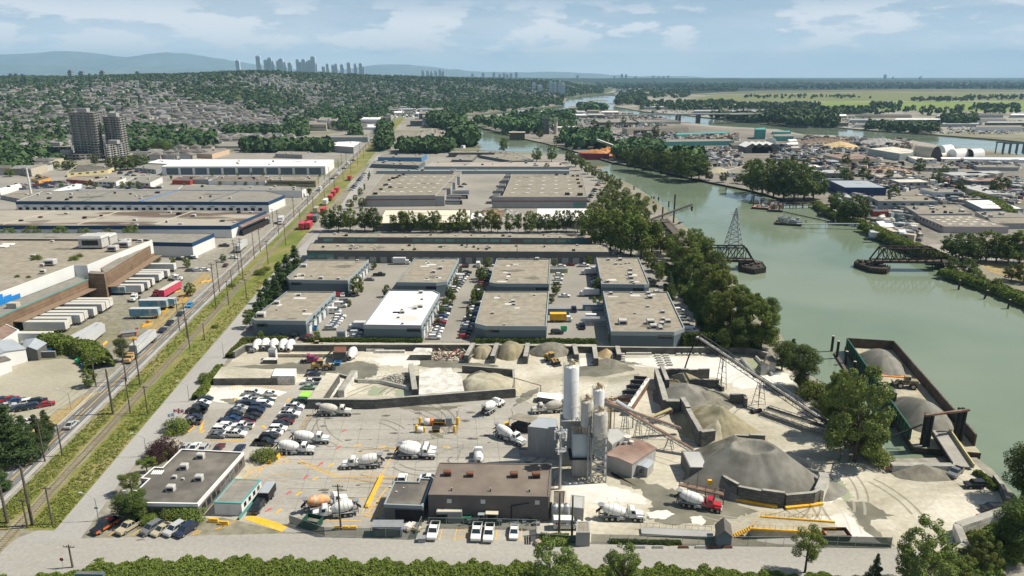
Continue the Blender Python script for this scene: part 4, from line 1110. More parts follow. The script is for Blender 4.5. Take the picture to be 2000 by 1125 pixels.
pp.tube((p.x,p.y-.15,.3),(p.x,p.y-.15,3.6),.10,6);pp.tube((p.x,p.y-.15,3.6),(q.x,q.y-.15,4.4),.10,6);o=prt('pipe',pp,M_bk,gb);o.location=(-gb.location.x,-gb.location.y,0)
lt,_p=bldg('lean_to_shed','small shed with cream roof built against the front of the brown workshop',[(852,1000),(902,1000),(903,991.5),(867,991),(866,994),(862,994),(861,991.5),(854,991.5)],2.7,M_wg,mat('roof_cream',(.55,.50,.38),.8,.06,.3),ppt=.05)
oned(lt,_p,'front',1,.1,2.4,2.0,'open_bay',M_dooro,.02,.4);oned(lt,_p,'front',1,.1,1.0,2.0,'door',M_wbl,.5,.85)
def cnpy(name,lbl,px,h,roofm,post=M_st,th=.15,cat='canopy',back=None):
 ply=pxp(px,h);cx=sum(p[0]for p in ply)/len(ply);cy=sum(p[1]for p in ply)/len(ply);rt=emp(name,lbl,cat,(cx,cy,0));lp=[(x-cx,y-cy)for x,y in ply]
 r=MB();r.prism(lp,h-th,h,bottom=True);prt('roof',r,roofm,rt);ps=inset(lp,.2)
 for x,y in ps:m=MB();m.box((x,y,0),(.16,.16,h-th));prt('post',m,post,rt)
 if back:b=MB();b.prism(inset(lp,.5),.02,h*.5);prt('contents',b,back,rt)
 return rt
cnpy('canopy','cream sheet-roofed canopy on posts in front of the workshop wall',[(948,1004),(973,1005),(973.5,997.5),(949,997)],2.5,_M['roof_cream'],back=M_bk)
cnpy('canopy','small pale blue sheet canopy beside the cream one at the workshop wall',[(933,1006),(947,1006),(947,1001),(934,1001)],2.2,M_wbl)
h=3.0
tk,_p=bldg('tank_shed','narrow flat-roofed shed with mossy roof between the workshop and the tanks',[(1078,995),(1103,995),(1106,958),(1079,957)],h,M_wt,M_rd)
for i,x in enum((1084,1095,1106)):
 p=P(x,1003,1.6);m=MB();m.lathe([(.05,2.35),(.3,2.3),(.78,2.05),(.82,1.9),(.82,.1),(.82,0)][::-1],None,18)
 r=emp('storage_tank','pale steel storage tank, %s of the three on the raised rack by the workshop'%('leftmost','middle','rightmost')[i],'tank',(p.x,p.y,1.6),grp='tanks on the rack');prt('vessel',m,M_gv,r)
 c=MB();c.tube((0,0,2.3),(0,0,2.55),.2,10);prt('cap',c,M_st,r)
rk=MB();a,b=P(1079,1015),P(1113,1015)
for t in(0,.33,.66,1):q=a.lerp(b,t);rk.box((q.x,q.y,0),(.12,.12,1.5));rk.box((q.x,q.y+1.5,0),(.12,.12,1.5))
rk.box(((a.x+b.x)/2,a.y+.75,1.46),((b-a).length,1.9,.12));tag(strc('rack',rk,M_bk),'black steel rack carrying three pale tanks','rack',kind='thing')
bldg('plain_shed','plain grey concrete shed to the right of the tanks',[(1112,990),(1140,993),(1142,969),(1115,966)],3.0,M_wg,M_rm,ppt=.05)
kb,_p=bldg('block_hut','windowless concrete block hut at the street edge beside the white van',[(1125,1040),(1152.5,1040),(1151,1018),(1126,1018)],3.2,M_wg,M_rg,ppt=.1)
# ---- batching plant
h=HT(1031,832,890)
pl,_p=bldg('plant_building','tall windowless corrugated batching building below the large white silo',[(1031,833),(1080,838),(1090,838),(1090,817),(1051,815)],h,M_mw,M_rbg,ppt=.05)
oned(pl,_p,'front',1,0,10,1.3,'plinth',M_wg,0,1,.05)
g0=P(1112,908);Y0=g0.y
def silo(lbl,px,ytop,ybot,base_y,r,cone=False,legs=True,m=None,dirty=False):
 g=P(px,base_y);zt=PZ(px,ytop,px,base_y);zb=PZ(px,ybot,px,base_y)
 rt=emp('silo',lbl,'silo',(g.x,g.y,0),grp='cement silos of the batching plant')
 prof=[(r,zb),(r,zt-.3),(r*.9,zt),(.3,zt+.15)]
 if cone:prof=[(.35,zb-r*1.5)]+prof
 v=MB();v.lathe(prof,None,28);body=prt('vessel',v,m,rt)
 rb=MB()
 for k in range(1,4):z=lerp(zb,zt,k/4);rb.lathe([(r+.005,z-.04),(r+.04,z-.04),(r+.04,z+.04),(r+.005,z+.04)],None,28)
 prt('seam_ring',rb,m,body)
 t=MB();t.box((.5,.3,zt+.1),(.7,.6,.8));t.lathe([(.38,zt),(.38,zt+1.1),(.52,zt+1.15),(.50,zt+1.45),(.15,zt+1.7)],None,12);t.tube((-.6,-.3,zt),(-.6,-.3,zt+.9),.12,6);prt('dust_filter',t,M_rc,rt)
 rl=MB();n=12
 for k in range(n):a=6.283*k/n;b=6.283*(k+1)/n;rl.beam((r*cos(a),r*sin(a),zt-.2),(r*cos(a),r*sin(a),zt+.9),.05);rl.beam((r*cos(a),r*sin(a),zt+.9),(r*cos(b),r*sin(b),zt+.9),.05);rl.beam((r*cos(a),r*sin(a),zt+.45),(r*cos(b),r*sin(b),zt+.45),.04)
 prt('railing',rl,M_yrail,rt)
 ld=MB()
 for s in(-.22,.22):ld.beam((-r-.18,s,0),(-r-.18,s,zt+.8),.05)
 z=.4
 while z<zt:ld.beam((-r-.18,-.22,z),(-r-.18,.22,z),.04);z+=.45
 for k in range(int((zt-3)/1.4)):
  z=3+k*1.4;ld.beam((-r-.18,-.35,z),(-r-.75,-.2,z),.04);ld.beam((-r-.75,-.2,z),(-r-.75,.2,z),.04);ld.beam((-r-.75,.2,z),(-r-.18,.35,z),.04)
 prt('ladder',ld,M_st,rt)
 return rt,zb,zt
M_rc=mat('rusty_cream_paint',(.50,.44,.33),.8,.2,1.5,col2=(.34,.22,.13),coord='obj')
M_yrail=mat('faded_yellow_rail',(.50,.43,.22),.7,.1,1)
M_silow=mat('silo_white',(.70,.71,.73),.55,.04,.3,col2=(.60,.61,.61),spec=.4)
M_silod=mat('silo_stained',(.60,.60,.58),.65,.12,.5,col2=(.42,.39,.34),strch=(1,1,.2),spec=.3)
s1,zb,zt=silo('tallest white cement silo standing on a concrete block at the batching plant',1112,714,814,900,1.78,m=M_silow)
b=MB();b.box((0,0,0),(4.6,4.6,zb));prt('base',b,mat('silo_base_concrete',(.33,.33,.32),.9,.12,.4),s1)
s2,_,_=silo('white silo on the left of the shorter three, ringed by rusty railing',1143,783,845,925,1.45,m=M_silod)
s3,_,_=silo('rearmost of the shorter three silos with round railing on top',1164,760,830,915,1.35,m=M_silow)
s4,zb4,_=silo('stained white silo with a conical bottom, frontmost over the lattice tower',1168,805,852,936,1.72,cone=True,m=M_silod)
bt=emp('batching_tower','two-tier batching tower of pale blue and grey sheet below the shorter silos','plant tower',tuple(P(1135,930)))
z1=PZ(1135,895,1135,932);z2=PZ(1135,850,1135,932)
lo=MB();lo.box((0,1.4,0),(4.2,3.6,z1));prt('lower_wall',lo,M_mw,bt)
up=MB();up.box((.1,1.4,z1+.25),(4.5,4.0,z2-z1));prt('upper_wall',up,mat('pale_blue_sheet',(.42,.50,.54),.6,.08,.4,col2=(.36,.38,.38)),bt)
ct=MB();ct.box((0,1.2,z1),(5.8,5.2,.22));prt('catwalk',ct,M_bk,bt)
ur=MB();ur.box((4.2,2.6,z1*.9),(3.4,2.8,z2-z1*.9));prt('side_wall',ur,_M['pale_blue_sheet'],bt)
mc=MB()
for k in range(34):x,y=U(-1.9,2.2),U(-.2,3.2);mc.box((x,y,z2+.2),(U(.15,.6),U(.15,.6),U(.3,1.6)),U(0,1.5))
for k in range(14):a=Vec((U(-2.2,2.4),U(-.4,3.2),z2+U(.3,1)));mc.tube(a,a+Vec((U(-1.5,1.5),U(-.5,.5),U(.3,2.4))),.08,6)
prt('machinery',mc,M_rc,bt)
def lattice(mb,c,w0,w1,z0,z1,n,t=.12,x=True):
 L=[(-1,-1),(1,-1),(1,1),(-1,1)]
 def pt(k,f):s=lerp(w0,w1,f)/2;return Vec((c[0]+L[k][0]*s,c[1]+L[k][1]*s,lerp(z0,z1,f)))
 for k in range(4):mb.beam(pt(k,0),pt(k,1),t*1.5)
 for i in range(n):
  f0,f1=i/n,(i+1)/n
  for k in range(4):
   j=(k+1)%4;mb.beam(pt(k,f1),pt(j,f1),t)
   mb.beam(pt(k,f0),pt(j,f1),t)
   if x:mb.beam(pt(j,f0),pt(k,f1),t)
lt=emp('lattice_tower','grey lattice steel tower carrying the cone-bottomed silo','steel tower',tuple(P(1168,940)))
m=MB();lattice(m,(0,1.0),3.4,3.4,0,zb4+.4,6,.13);prt('frame',m,M_st,lt)
m=MB();m.tube((-2.4,.4,0),(-2.4,.4,zb4+3),.28,10);m.tube((-1.6,-.2,.5),(-2.0,.2,zb4),.18,8);prt('riser_pipe',m,M_st,lt)
mp_=P(1093,955);zm=PZ(1090,833,1093,955);ms=emp('cell_mast','slender pale steel antenna mast rising in front of the batching building','mast',tuple(mp_))
m=MB();m.tube((0,0,0),(0,0,zm),.32,12,0,.2);prt('pole',m,M_gv,ms)
m=MB();z=.5
while z<zm:m.beam((.4,-.1,z),(.4,.25,z),.05);z+=.5
m.beam((.4,-.1,0),(.4,-.1,zm),.05);m.beam((.4,.25,0),(.4,.25,zm),.05);prt('ladder',m,M_st,ms)
m=MB()
for z in(zm-1.2,zm-2.6,zm*.63):m.lathe([(1.1,z),(1.25,z),(1.25,z+.1),(1.1,z+.1)],None,12);[m.beam((0,0,z),(1.2*cos(a),1.2*sin(a),z),.08)for a in(0,2.1,4.2)]
prt('mounting_ring',m,M_st,ms)
for k in range(6):
 a=k*1.05+.3;m=MB();m.box((1.35*cos(a),1.35*sin(a),zm-3.0),(.35,.28,2.1),a);prt('antenna_panel',m,M_wm,ms)
for k in range(3):
 a=k*2.1;m=MB();m.box((1.2*cos(a),1.2*sin(a),zm*.6),(.3,.25,1.3),a);prt('antenna_panel',m,M_wm,ms)
hh=HT(1185,889,917)
h=HT(1235,906.5,934)
sh=gbl('plant_shed','pale metal shed with rusty brown roof beside the lattice tower',[(1182,889),(1235,906.5),(1281,876),(1232,857)],h,.35,M_mw,M_rr,'shed',along='y')
for dx,dy,r,hz in((1225,866,.75,1.7),(1221,869,.45,.8),(1233,869,.45,.8)):
 p=P(dx,dy,h);m=MB();m.tube((p.x-sh.location.x,p.y-sh.location.y,h),(p.x-sh.location.x,p.y-sh.location.y,h+hz),r,12);m.tube((p.x-sh.location.x,p.y-sh.location.y,h+hz),(p.x-sh.location.x,p.y-sh.location.y,h+hz+.25),r*1.25,12);prt('roof_vent',m,M_wm,sh)
p=(P(1235,934)+P(1281,900))/2
ln=gbl('porch_hut','little grey lean-to hut attached to the right end of the rusty-roofed shed',[(1245,909),(1265,915),(1277,903),(1256,897)],2.4,.2,M_mw,M_rbg,'shed',along='y')
w=MB();q=P(1252,931);w.box((q.x-ln.location.x,q.y-ln.location.y-.1,1),(1.0,.1,.9));prt('window',w,M_gl,ln)
bldg('pump_house','windowless grey plant annex with pale roof behind the lattice tower',[(1185,857),(1196,869),(1224,850),(1209,836),(1189,838)],4.2,M_mw,M_rm,ppt=.05)
cnpy('drivers_canopy','flat pale canopy over vending racks beside the batching building',[(992,816),(1032,825),(1051,815),(1013,806)],3.6,M_rg,back=M_bk)
bx=MB();p=P(990,834);bx.box((p.x,p.y,0),(1.1,1.1,1.3));bx.box((p.x,p.y,1.3),(1.2,1.2,.1));tag(strc('storage_bin',bx,M_ye),'yellow bin at the left foot of the pale canopy','bin',kind='thing')
m=MB();q=pxp([(1049,775),(1104,783),(1100,770),(1052,766)],1.8);m.prism(q,0,1.8,0,mt=1);tag(strc('loading_ramp',m,[M_B,M_rw]),'low block-walled ramp with white top behind the tall silo','ramp',kind='thing')
# ---- conveyors
M_belt=mat('conveyor_belt',(.045,.043,.04),.9,.2,1,col2=(.14,.13,.11))
def cnv(name,lbl,a,b,w,dep,fm,cover=None,legs=(),panel=2.2,cat='conveyor',walk=False):
 a=Vec(a);b=Vec(b);d=(b-a);L=d.length;u=d.normalized();s=u.cross(Vec((0,0,1))).normalized();n_=s.cross(u).normalized()
 rt=emp(name,lbl,cat)
 m=MB();k=max(2,int(L/panel))
 for sg in(-1,1):
  o=s*sg*w/2
  m.beam(a+o,b+o,.14);m.beam(a+o+n_*dep,b+o+n_*dep,.14)
  for i in range(k+1):
   p=a+u*(L*i/k)+o;m.beam(p,p+n_*dep,.09)
   if i<k:q=a+u*(L*(i+1)/k)+o;m.beam(*((p,q+n_*dep)if i%2 else(p+n_*dep,q)),.08)
 for i in range(k+1):p=a+u*(L*i/k);m.beam(p-s*w/2,p+s*w/2,.08)
 prt('truss',m,fm,rt)
 bl=MB();bl.beam(a+n_*dep*.8,b+n_*dep*.8,w*.62,.12);prt('belt',bl,M_belt,rt)
 if cover:c=MB();c.beam(a+n_*(dep+.16),b+n_*(dep+.16),w*.8,.2);prt('cover',c,cover,rt)
 if walk:
  wk=MB();o=s*(w/2+.45);wk.beam(a+o+n_*dep*.5,b+o+n_*dep*.5,.8,.05)
  for t in range(k+1):p=a+u*(L*t/k)+s*(w/2+.85)+n_*dep*.5;wk.beam(p,p+Vec((0,0,1.05)),.05)
  wk.beam(a+s*(w/2+.85)+n_*(dep*.5)+Vec((0,0,1.05)),b+s*(w/2+.85)+n_*(dep*.5)+Vec((0,0,1.05)),.05);prt('walkway',wk,M_st,rt)
 dr=MB()
 for e_ in(a,b):dr.tube(e_+n_*dep*.7-s*w*.4,e_+n_*dep*.7+s*w*.4,.3,10)
 prt('pulley',dr,M_st,rt)
 for t,spread in legs:
  p=a+u*(L*t)
  for sg in(-1,1):
   q=MB();f=p+s*sg*w*.5;g_=Vec((f.x+s.x*sg*spread,f.y+s.y*sg*spread,0))
   for e_ in(-.5,.5):q.beam(f+Vec((u.x,u.y,0))*e_*.6,g_+Vec((u.x,u.y,0))*e_*2.4,.14)
   zz=1.5
   while zz<f.z-.5:t_=zz/f.z;c0=g_.lerp(f,t_);q.beam(c0-Vec((u.x,u.y,0))*lerp(1.2,.3,t_),c0+Vec((u.x,u.y,0))*lerp(1.2,.3,t_),.09);zz+=1.8
   prt('leg',q,fm,rt)
 return rt
gt=P(1352,737);zt=PZ(1360,664,1352,737)
topc=P(1360,664,zt)
c1=cnv('stacking_conveyor','long dark truss conveyor rising from the river trees and dropping gravel on the stockpiles',tuple(P(1634,846,1.2)),tuple(topc),1.6,1.3,M_bk,legs=((.50,.8),(.78,.3)),walk=True)
ch=MB();bot=P(1336,724,2.0);prev=topc
for k in range(1,15):t=k/14;q=topc.lerp(bot,t)+Vec((0,0,1.0*sin(t*3.14)));ch.tube(prev,q,.22,8,0,.24);prev=q
prt('drop_chute',ch,M_bk,c1)
cnv('radial_frame','low horizontal truss frame lying below the long stacking conveyor',tuple(P(1497,803,.9)),tuple(P(1628,846,1.4)),3.2,1.2,M_st,panel=2.6)
p=P(1478,806);m=MB();m.box((p.x,p.y,0),(3.2,.8,.9),.5);m.tube((p.x-1.4,p.y-.4,.5),(p.x-1.4,p.y+.4,.5),.5,12);tag(strc('wheel_bogie',m,M_bk),'black wheel carriage at the outer end of the low truss frame','wheel carriage',kind='thing')
m=MB();p=P(1628,848);m.box((p.x,p.y,0),(4.2,3.4,2.6),.5,tpr=1.15);m.box((p.x+1,p.y+2.5,0),(2.2,2.2,4.2),.5);tag(strc('feed_hopper',m,M_ru if False else M_st),'grey feed hopper at the foot of the long conveyor under the trees','hopper',kind='thing')
cnv('feed_conveyor','upper rusty belt conveyor climbing from the bays to the silo tops',tuple(P(1327,840,1.2)),tuple(P(1180,790,PZ(1180,790,1186,862))),1.1,.6,M_st,cover=M_ru,legs=((.38,.4),(.72,.4)))
cnv('feed_conveyor','lower rusty belt conveyor climbing past the rusty-roofed shed',tuple(P(1352,882,1.0)),tuple(P(1180,783,PZ(1180,783,1190,850))),1.1,.6,M_st,cover=M_ru,legs=((.25,.3),(.6,.4)))
m=MB();m.tube(P(1197,781,PZ(1197,781,1202,845)),P(1237,806,4.5),.75,14);r_=emp('transfer_tube','thick blue-grey tube sloping beside the feed conveyors','pipe');prt('tube',m,M_rbg,r_);m=MB();a=P(1237,806,4.5);m.beam((a.x,a.y,0),a,.3);prt('leg',m,M_st,r_)
cnv('small_conveyor','short ochre belt conveyor rising between the aggregate bays',tuple(P(1268,822,.8)),tuple(P(1312,803,3.0)),1.3,.7,M_ru,cover=M_yrail)
m=MB()
for k in range(26):x,y=U(1175,1200),U(770,800);p=P(x,845+U(-4,6));zz=U(6.5,10);m.box((p.x,p.y,zz),(U(.3,1.3),U(.3,.8),U(.3,.9)),U(0,1.5))
for k in range(10):p=P(U(1182,1200),U(838,852));m.beam(p,p+Vec((0,0,9)),.16)
tag(strc('transfer_station',m,M_rc),'cluttered steel transfer station where the feed conveyors meet','machinery',kind='thing')
# ---- aggregate hoppers
hp_w=emp('retaining_wall','long rusty retaining wall with white rail behind the row of hoppers','wall')
m=MB();a,b=P(1228,812),P(1265,756);m.beam(Vec((a.x,a.y,1.3)),Vec((b.x,b.y,1.3)),.5,2.6);prt('panel',m,M_ru,hp_w);m=MB();m.beam(Vec((a.x,a.y,2.75)),Vec((b.x,b.y,2.75)),1.1,.25);prt('rail',m,M_wm,hp_w)
for i,(x,y)in enum(((1217,800),(1228,786),(1236,775),(1243,765),(1250,756))):
 p=P(x,y);r_=emp('aggregate_hopper','dark open aggregate hopper, %s from the front in the row by the rusty retaining wall'%nth(i),'hopper',(p.x,p.y,0),-.15,'aggregate hoppers')
 m=MB();w_,d_,z0_,z1_=3.9,2.7,1.4,3.0
 vs=[(-w_/2,-d_/2,z1_),(w_/2,-d_/2,z1_),(w_/2,d_/2,z1_),(-w_/2,d_/2,z1_),(-.6,-.5,z0_),(.6,-.5,z0_),(.6,.5,z0_),(-.6,.5,z0_)]
 m.add(vs,[(0,1,5,4),(1,2,6,5),(2,3,7,6),(3,0,4,7),(4,5,6,7),(0,4,5,1),(1,5,6,2),(2,6,7,3),(3,7,4,0)]);prt('bin',m,M_rx if i==0 else M_bk,r_)
 m=MB();m.box((0,-d_/2-.04,1.9),(w_+.1,.08,1.1));m.box((w_/2+.04,0,1.9),(.08,d_+.1,1.1));prt('rim',m,M_st,r_)
 for sx_ in(-1,1):
  for sy_ in(-1,1):m=MB();m.box((sx_*1.7,sy_*1.1,0),(.2,.2,2.0));prt('leg',m,M_st,r_)
m=MB();q=[P(x,y)for x,y in((1165,815),(1215,795),(1248,742),(1190,738))]
m.add([(q[0].x,q[0].y,.03),(q[1].x,q[1].y,2.2),(q[2].x,q[2].y,2.2),(q[3].x,q[3].y,.03)],[(0,1,2,3)]);m.add([(q[1].x,q[1].y,2.2),(q[1].x,q[1].y,0),(q[2].x,q[2].y,0),(q[2].x,q[2].y,2.2)],[(0,1,2,3)]);m.add([(q[0].x,q[0].y,0),(q[1].x,q[1].y,0),(q[1].x,q[1].y,2.2)],[(0,1,2)])
tag(strc('loading_ramp',m,M_y1),'broad pale earth ramp rising to the row of hoppers','ramp',kind='thing')
# ---- stockpiles and their walls
M_g=mat('gravel_grey',(.15,.145,.125),.95,.14,.5,col2=(.225,.218,.19),thr=(.4,.6),spec=.1,bump=.3)
M_gd=mat('gravel_damp',(.15,.142,.115),.95,.12,1.2,col2=(.23,.215,.175),thr=(.4,.6),spec=.1,bump=.3)
M_s=mat('sand_olive',(.22,.195,.125),.95,.12,.8,col2=(.29,.26,.175),thr=(.4,.6),spec=.1,bump=.3)
M_sl=mat('sand_pale',(.42,.39,.30),.95,.12,.8,col2=(.34,.31,.22),spec=.1,bump=.3)
pile('gravel_pile','large grey gravel cone with a dished top behind the yellow-edged block wall',1466,934,15.0,11.4,12.2,M_g,power=1.0,crater=.31,sd_=3,rgh=.05)
pile('gravel_pile','smaller grey gravel mound merging behind the dish-topped cone',1430,899,9,8,6.8,M_gd,sd_=4)
pile('gravel_pile','low grey gravel spill right of the dish-topped cone',1552,945,11,7.5,2.4,M_g,sd_=12)
pile('sand_pile','olive sand heap filling the middle walled bay',1402,838,10.5,14,6.6,M_s,rot=.3,sd_=5,rgh=.25)
pile('sand_pile','pale crusted sand shoulder at the front of the middle walled bay',1398,852,7,8,4.5,M_sl,rot=.2,sd_=15,rgh=.2)
pile('gravel_pile','smooth grey gravel heap in the rear walled bay',1340,778,10,10.5,4.6,M_g,sd_=6,rgh=.1)
pile('gravel_pile','grey gravel drift sloping right out of the rear walled bay',1374,782,9,8,2.8,M_gd,sd_=8)
pile('sand_pile','small olive sand cone under the end of the long conveyor',1334,745,6,5,3.2,M_s,sd_=7)
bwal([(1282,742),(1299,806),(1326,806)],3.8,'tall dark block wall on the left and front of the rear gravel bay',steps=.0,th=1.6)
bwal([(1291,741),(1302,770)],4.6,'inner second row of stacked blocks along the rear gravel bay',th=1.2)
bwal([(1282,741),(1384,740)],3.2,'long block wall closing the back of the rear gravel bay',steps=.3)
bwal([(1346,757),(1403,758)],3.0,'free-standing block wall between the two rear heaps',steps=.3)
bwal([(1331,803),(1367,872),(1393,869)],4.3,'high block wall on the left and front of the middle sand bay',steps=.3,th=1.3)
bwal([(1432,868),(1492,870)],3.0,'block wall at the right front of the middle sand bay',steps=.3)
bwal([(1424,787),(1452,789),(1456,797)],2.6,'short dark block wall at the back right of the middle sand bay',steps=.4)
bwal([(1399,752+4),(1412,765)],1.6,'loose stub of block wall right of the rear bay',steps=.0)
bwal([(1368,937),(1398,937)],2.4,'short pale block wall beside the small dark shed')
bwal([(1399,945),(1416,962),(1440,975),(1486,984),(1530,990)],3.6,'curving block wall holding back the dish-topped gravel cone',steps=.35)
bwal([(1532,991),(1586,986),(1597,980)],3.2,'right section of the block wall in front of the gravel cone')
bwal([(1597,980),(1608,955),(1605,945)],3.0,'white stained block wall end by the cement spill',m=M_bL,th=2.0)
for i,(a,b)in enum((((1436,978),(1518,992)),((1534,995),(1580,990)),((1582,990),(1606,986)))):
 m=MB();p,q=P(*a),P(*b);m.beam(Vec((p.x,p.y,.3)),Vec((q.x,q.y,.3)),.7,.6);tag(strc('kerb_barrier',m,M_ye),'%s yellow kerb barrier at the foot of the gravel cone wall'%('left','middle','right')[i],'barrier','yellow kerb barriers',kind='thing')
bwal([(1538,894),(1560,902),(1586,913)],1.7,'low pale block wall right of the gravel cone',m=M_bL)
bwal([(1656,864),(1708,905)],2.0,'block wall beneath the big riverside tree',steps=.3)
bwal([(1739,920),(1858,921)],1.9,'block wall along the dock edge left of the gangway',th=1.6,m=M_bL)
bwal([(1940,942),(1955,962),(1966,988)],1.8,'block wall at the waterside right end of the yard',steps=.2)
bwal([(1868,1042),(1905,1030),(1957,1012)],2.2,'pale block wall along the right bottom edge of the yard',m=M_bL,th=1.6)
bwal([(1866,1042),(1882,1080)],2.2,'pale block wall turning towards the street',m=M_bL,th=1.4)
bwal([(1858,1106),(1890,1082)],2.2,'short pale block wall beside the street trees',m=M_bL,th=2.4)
pile('gravel_pile','small gravel heap against the dock wall',1800,926,7.5,3.6,2.6,M_gd,sd_=9)
_q,_p=bldg('dark_shed','dark little shed with pale sloping roof left of the gravel cone',[(1331,880),(1347,913),(1386,914),(1368,881)],3.6,M_wd,M_rm,'shed',ppt=.05)
bwal([(1346,935),(1384,936)],2.0,'low block wall under the dark little shed',th=.7)
# ---- walls and bays along the back of the yard
bwal([(457,700),(479,686),(700,685),(905,685),(1122,688),(1210,690),(1300,691),(1455,691),(1500,702)],2.3,'long block wall along the back of the concrete yard',th=.9)
bays=[(925,684,911,709),(971,684,962,710),(1031,684,1026,711),(1121,686,1126,707),(1160,690,1164,715),(1205,690,1209,707)]
for i,(a,b,c,d)in enum(bays):bwal([(a,b),(c,d)],2.7,'block divider wall, %s from the left among the sand bays'%nth(i),'bay_divider',th=1.5,grp='dividers of the back bays')
pile('sand_pile','brown sand filling the first bay by the back wall',944,692,4.0,5.4,3.0,M_s,power=2.4,sd_=21,rgh=.3)
pile('sand_pile','tallest brown sand heap in the bays by the back wall',998,691,5.6,6.0,4.0,M_s,power=2.4,sd_=22,rgh=.3)
pile('gravel_pile','wide dark grey gravel bank in the widest back bay',1076,688,8.2,5.0,3.4,M_gd,sd_=23,power=2.0,rgh=.1)
pile('dirt_pile','ochre dirt heap in the rightmost back bay',1184,694,3.6,3.0,2.6,mat('dirt_ochre',(.42,.32,.18),.95,.2,1),sd_=24)
pile('gravel_pile','grey spoil heap in front of the ochre dirt',1187,709,5.0,3.0,1.8,M_gd,sd_=25)
sc_=emp('scrap_heap','rusty heap of scrap formwork and bars in the bay left of the sand','scrap heap',tuple(P(885,699)))
M_sc=[M_ru,M_bk,mat('scrap_cream',(.50,.42,.32),.8,.2,1),mat('scrap_maroon',(.22,.06,.05),.8,.2,1)]
for j in range(4):
 m=MB()
 for k in range(26):
  x,y=U(-5.6,5.6),U(-3.2,3.2);a=U(0,3.14);L_=U(1,3.2);z=U(.1,1.4)
  m.beam((x,y,z),(x+L_*cos(a),y+L_*sin(a),z+U(-.3,1.2)+.2),U(.08,.3))
 prt('scrap_bars',m,M_sc[j],sc_)['kind']='stuff'
cb_=MB();cb_.box((0,0,0),(1.5,.75,.65));cb_.box((0,0,.65),(1.46,.7,.08),tpr=.9);cb_.tube((0,-.05,.74),(0,.05,.86),.08,6)
o=link('concrete_block',cb_.mesh('concrete_block',mat('cast_block',(.50,.49,.45),.9,.08,1,coord='obj')));tag(o,'block','concrete block');CB=Proto(o)
n=0
for i,x in enum((1227,1235,1243,1251,1259,1268)):CB.put(P(x,692.5),.02,'pale cast block, %s from the left in the row by the back wall'%nth(i),'cast concrete blocks')
for j,(x0,x1)in enum(((1284,1292),(1300,1308))):
 for i in range(5):CB.put(P(lerp(x0,x1,i/4),696+i*4.6),0,'pale cast block, %s from the back in the %s block column'%(nth(i),('left','right')[j]),'cast concrete blocks',scale=(1.25,1,1))
for i,x in enum((1325,1337,1347,1360,1374)):CB.put(P(x,694),.1,'pale cast block, %s from the left behind the falling gravel'%nth(i),'cast concrete blocks')
for i in range(4):CB.put(P(1216,694+i*4.4),0,'pale cast block, %s from the back beside the spoil heap'%nth(i),'cast concrete blocks')
def slb(lbl,px,h,m=None,name='block_stack',cat='block stack',sides=None):
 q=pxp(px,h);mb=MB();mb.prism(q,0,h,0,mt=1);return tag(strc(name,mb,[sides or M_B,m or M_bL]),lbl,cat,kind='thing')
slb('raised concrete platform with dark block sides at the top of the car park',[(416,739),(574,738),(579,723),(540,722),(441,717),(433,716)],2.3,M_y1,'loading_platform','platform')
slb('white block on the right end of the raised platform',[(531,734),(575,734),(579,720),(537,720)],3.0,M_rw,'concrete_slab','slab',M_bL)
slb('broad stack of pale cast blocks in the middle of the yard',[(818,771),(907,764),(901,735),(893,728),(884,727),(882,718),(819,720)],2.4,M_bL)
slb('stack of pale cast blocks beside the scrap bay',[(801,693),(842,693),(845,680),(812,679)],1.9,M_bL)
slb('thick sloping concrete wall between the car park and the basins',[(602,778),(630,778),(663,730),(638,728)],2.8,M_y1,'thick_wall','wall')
for i,(x,y,w_)in enum(((712,683,8),(733,686,6),(762,689,10),(740,680,3))):p=P(x,y);m=MB();m.box((p.x,p.y,0),(w_,1.0,.9));tag(strc('cast_beam',m,M_bL),'long pale cast beam, %s of those by the back wall'%('leftmost','second','longest','stacked')[i],'concrete beam','cast beams',kind='thing')
bwal([(602,797),(732,798),(1005,776)],2.9,'long dark block wall between the basins and the truck apron',th=.8)
bwal([(600,748),(628,748)],1.9,'short dark block wall behind the green parking bays')
bwal([(667,776),(693,736)],2.2,'white crusted divider wall in the settling basins',m=M_bL,th=1.8)
bwal([(700,747),(745,749),(800,762)],1.1,'low curving wall behind the wash basins',th=.7,m=M_bL)
bwal([(658,733),(678,739),(700,747)],.9,'row of low blocks behind the left basin',th=.7)
bwal([(803,727),(811,778)],2.9,'thick dark divider wall left of the pale block stack',th=1.6)
bwal([(903,727),(1003,735),(1005,776)],2.4,'wall behind the sand heap right of the pale block stack',th=.7)
pile('sand_pile','long pale brown sand heap right of the pale block stack',956,758,9.6,7.6,3.4,M_sl,sd_=30,power=4,rgh=.3)
pile('gravel_pile','small dark gravel cone behind the brown sand heap',938,737,4.5,3.5,2.4,M_gd,sd_=31)
pile('rubble_pile','grey heap of broken concrete rubble left of the thick divider wall',776,742,5.4,3.4,1.2,M_gd,sd_=33,rgh=1.5)
rb=MB()
for k in range(260):p=P(R.gauss(776,11),R.gauss(742,4));s=U(.2,.6);rb.box((p.x,p.y,U(.1,1.0)),(s,s*U(.5,1),s*.5),U(0,3),rx=U(-.6,.6))
stuff('rubble',rb.mesh('rubble',mat('rubble_grey',(.38,.37,.34),.9,.3,2)),'broken concrete chunks strewn over the rubble heap','rubble')
def ptch(name,pts,amp,m,z,sd_):mb=MB();q=jag(pts,amp,7,sd_);mb.face([(x,y,z)for x,y in q]);return strc(name,mb,m)
ptch('wet_patch',[(450,716),(560,709),(650,712),(700,705),(740,715),(735,733),(700,742),(660,735),(585,730),(545,722)],.8,M_wet,.040,1)
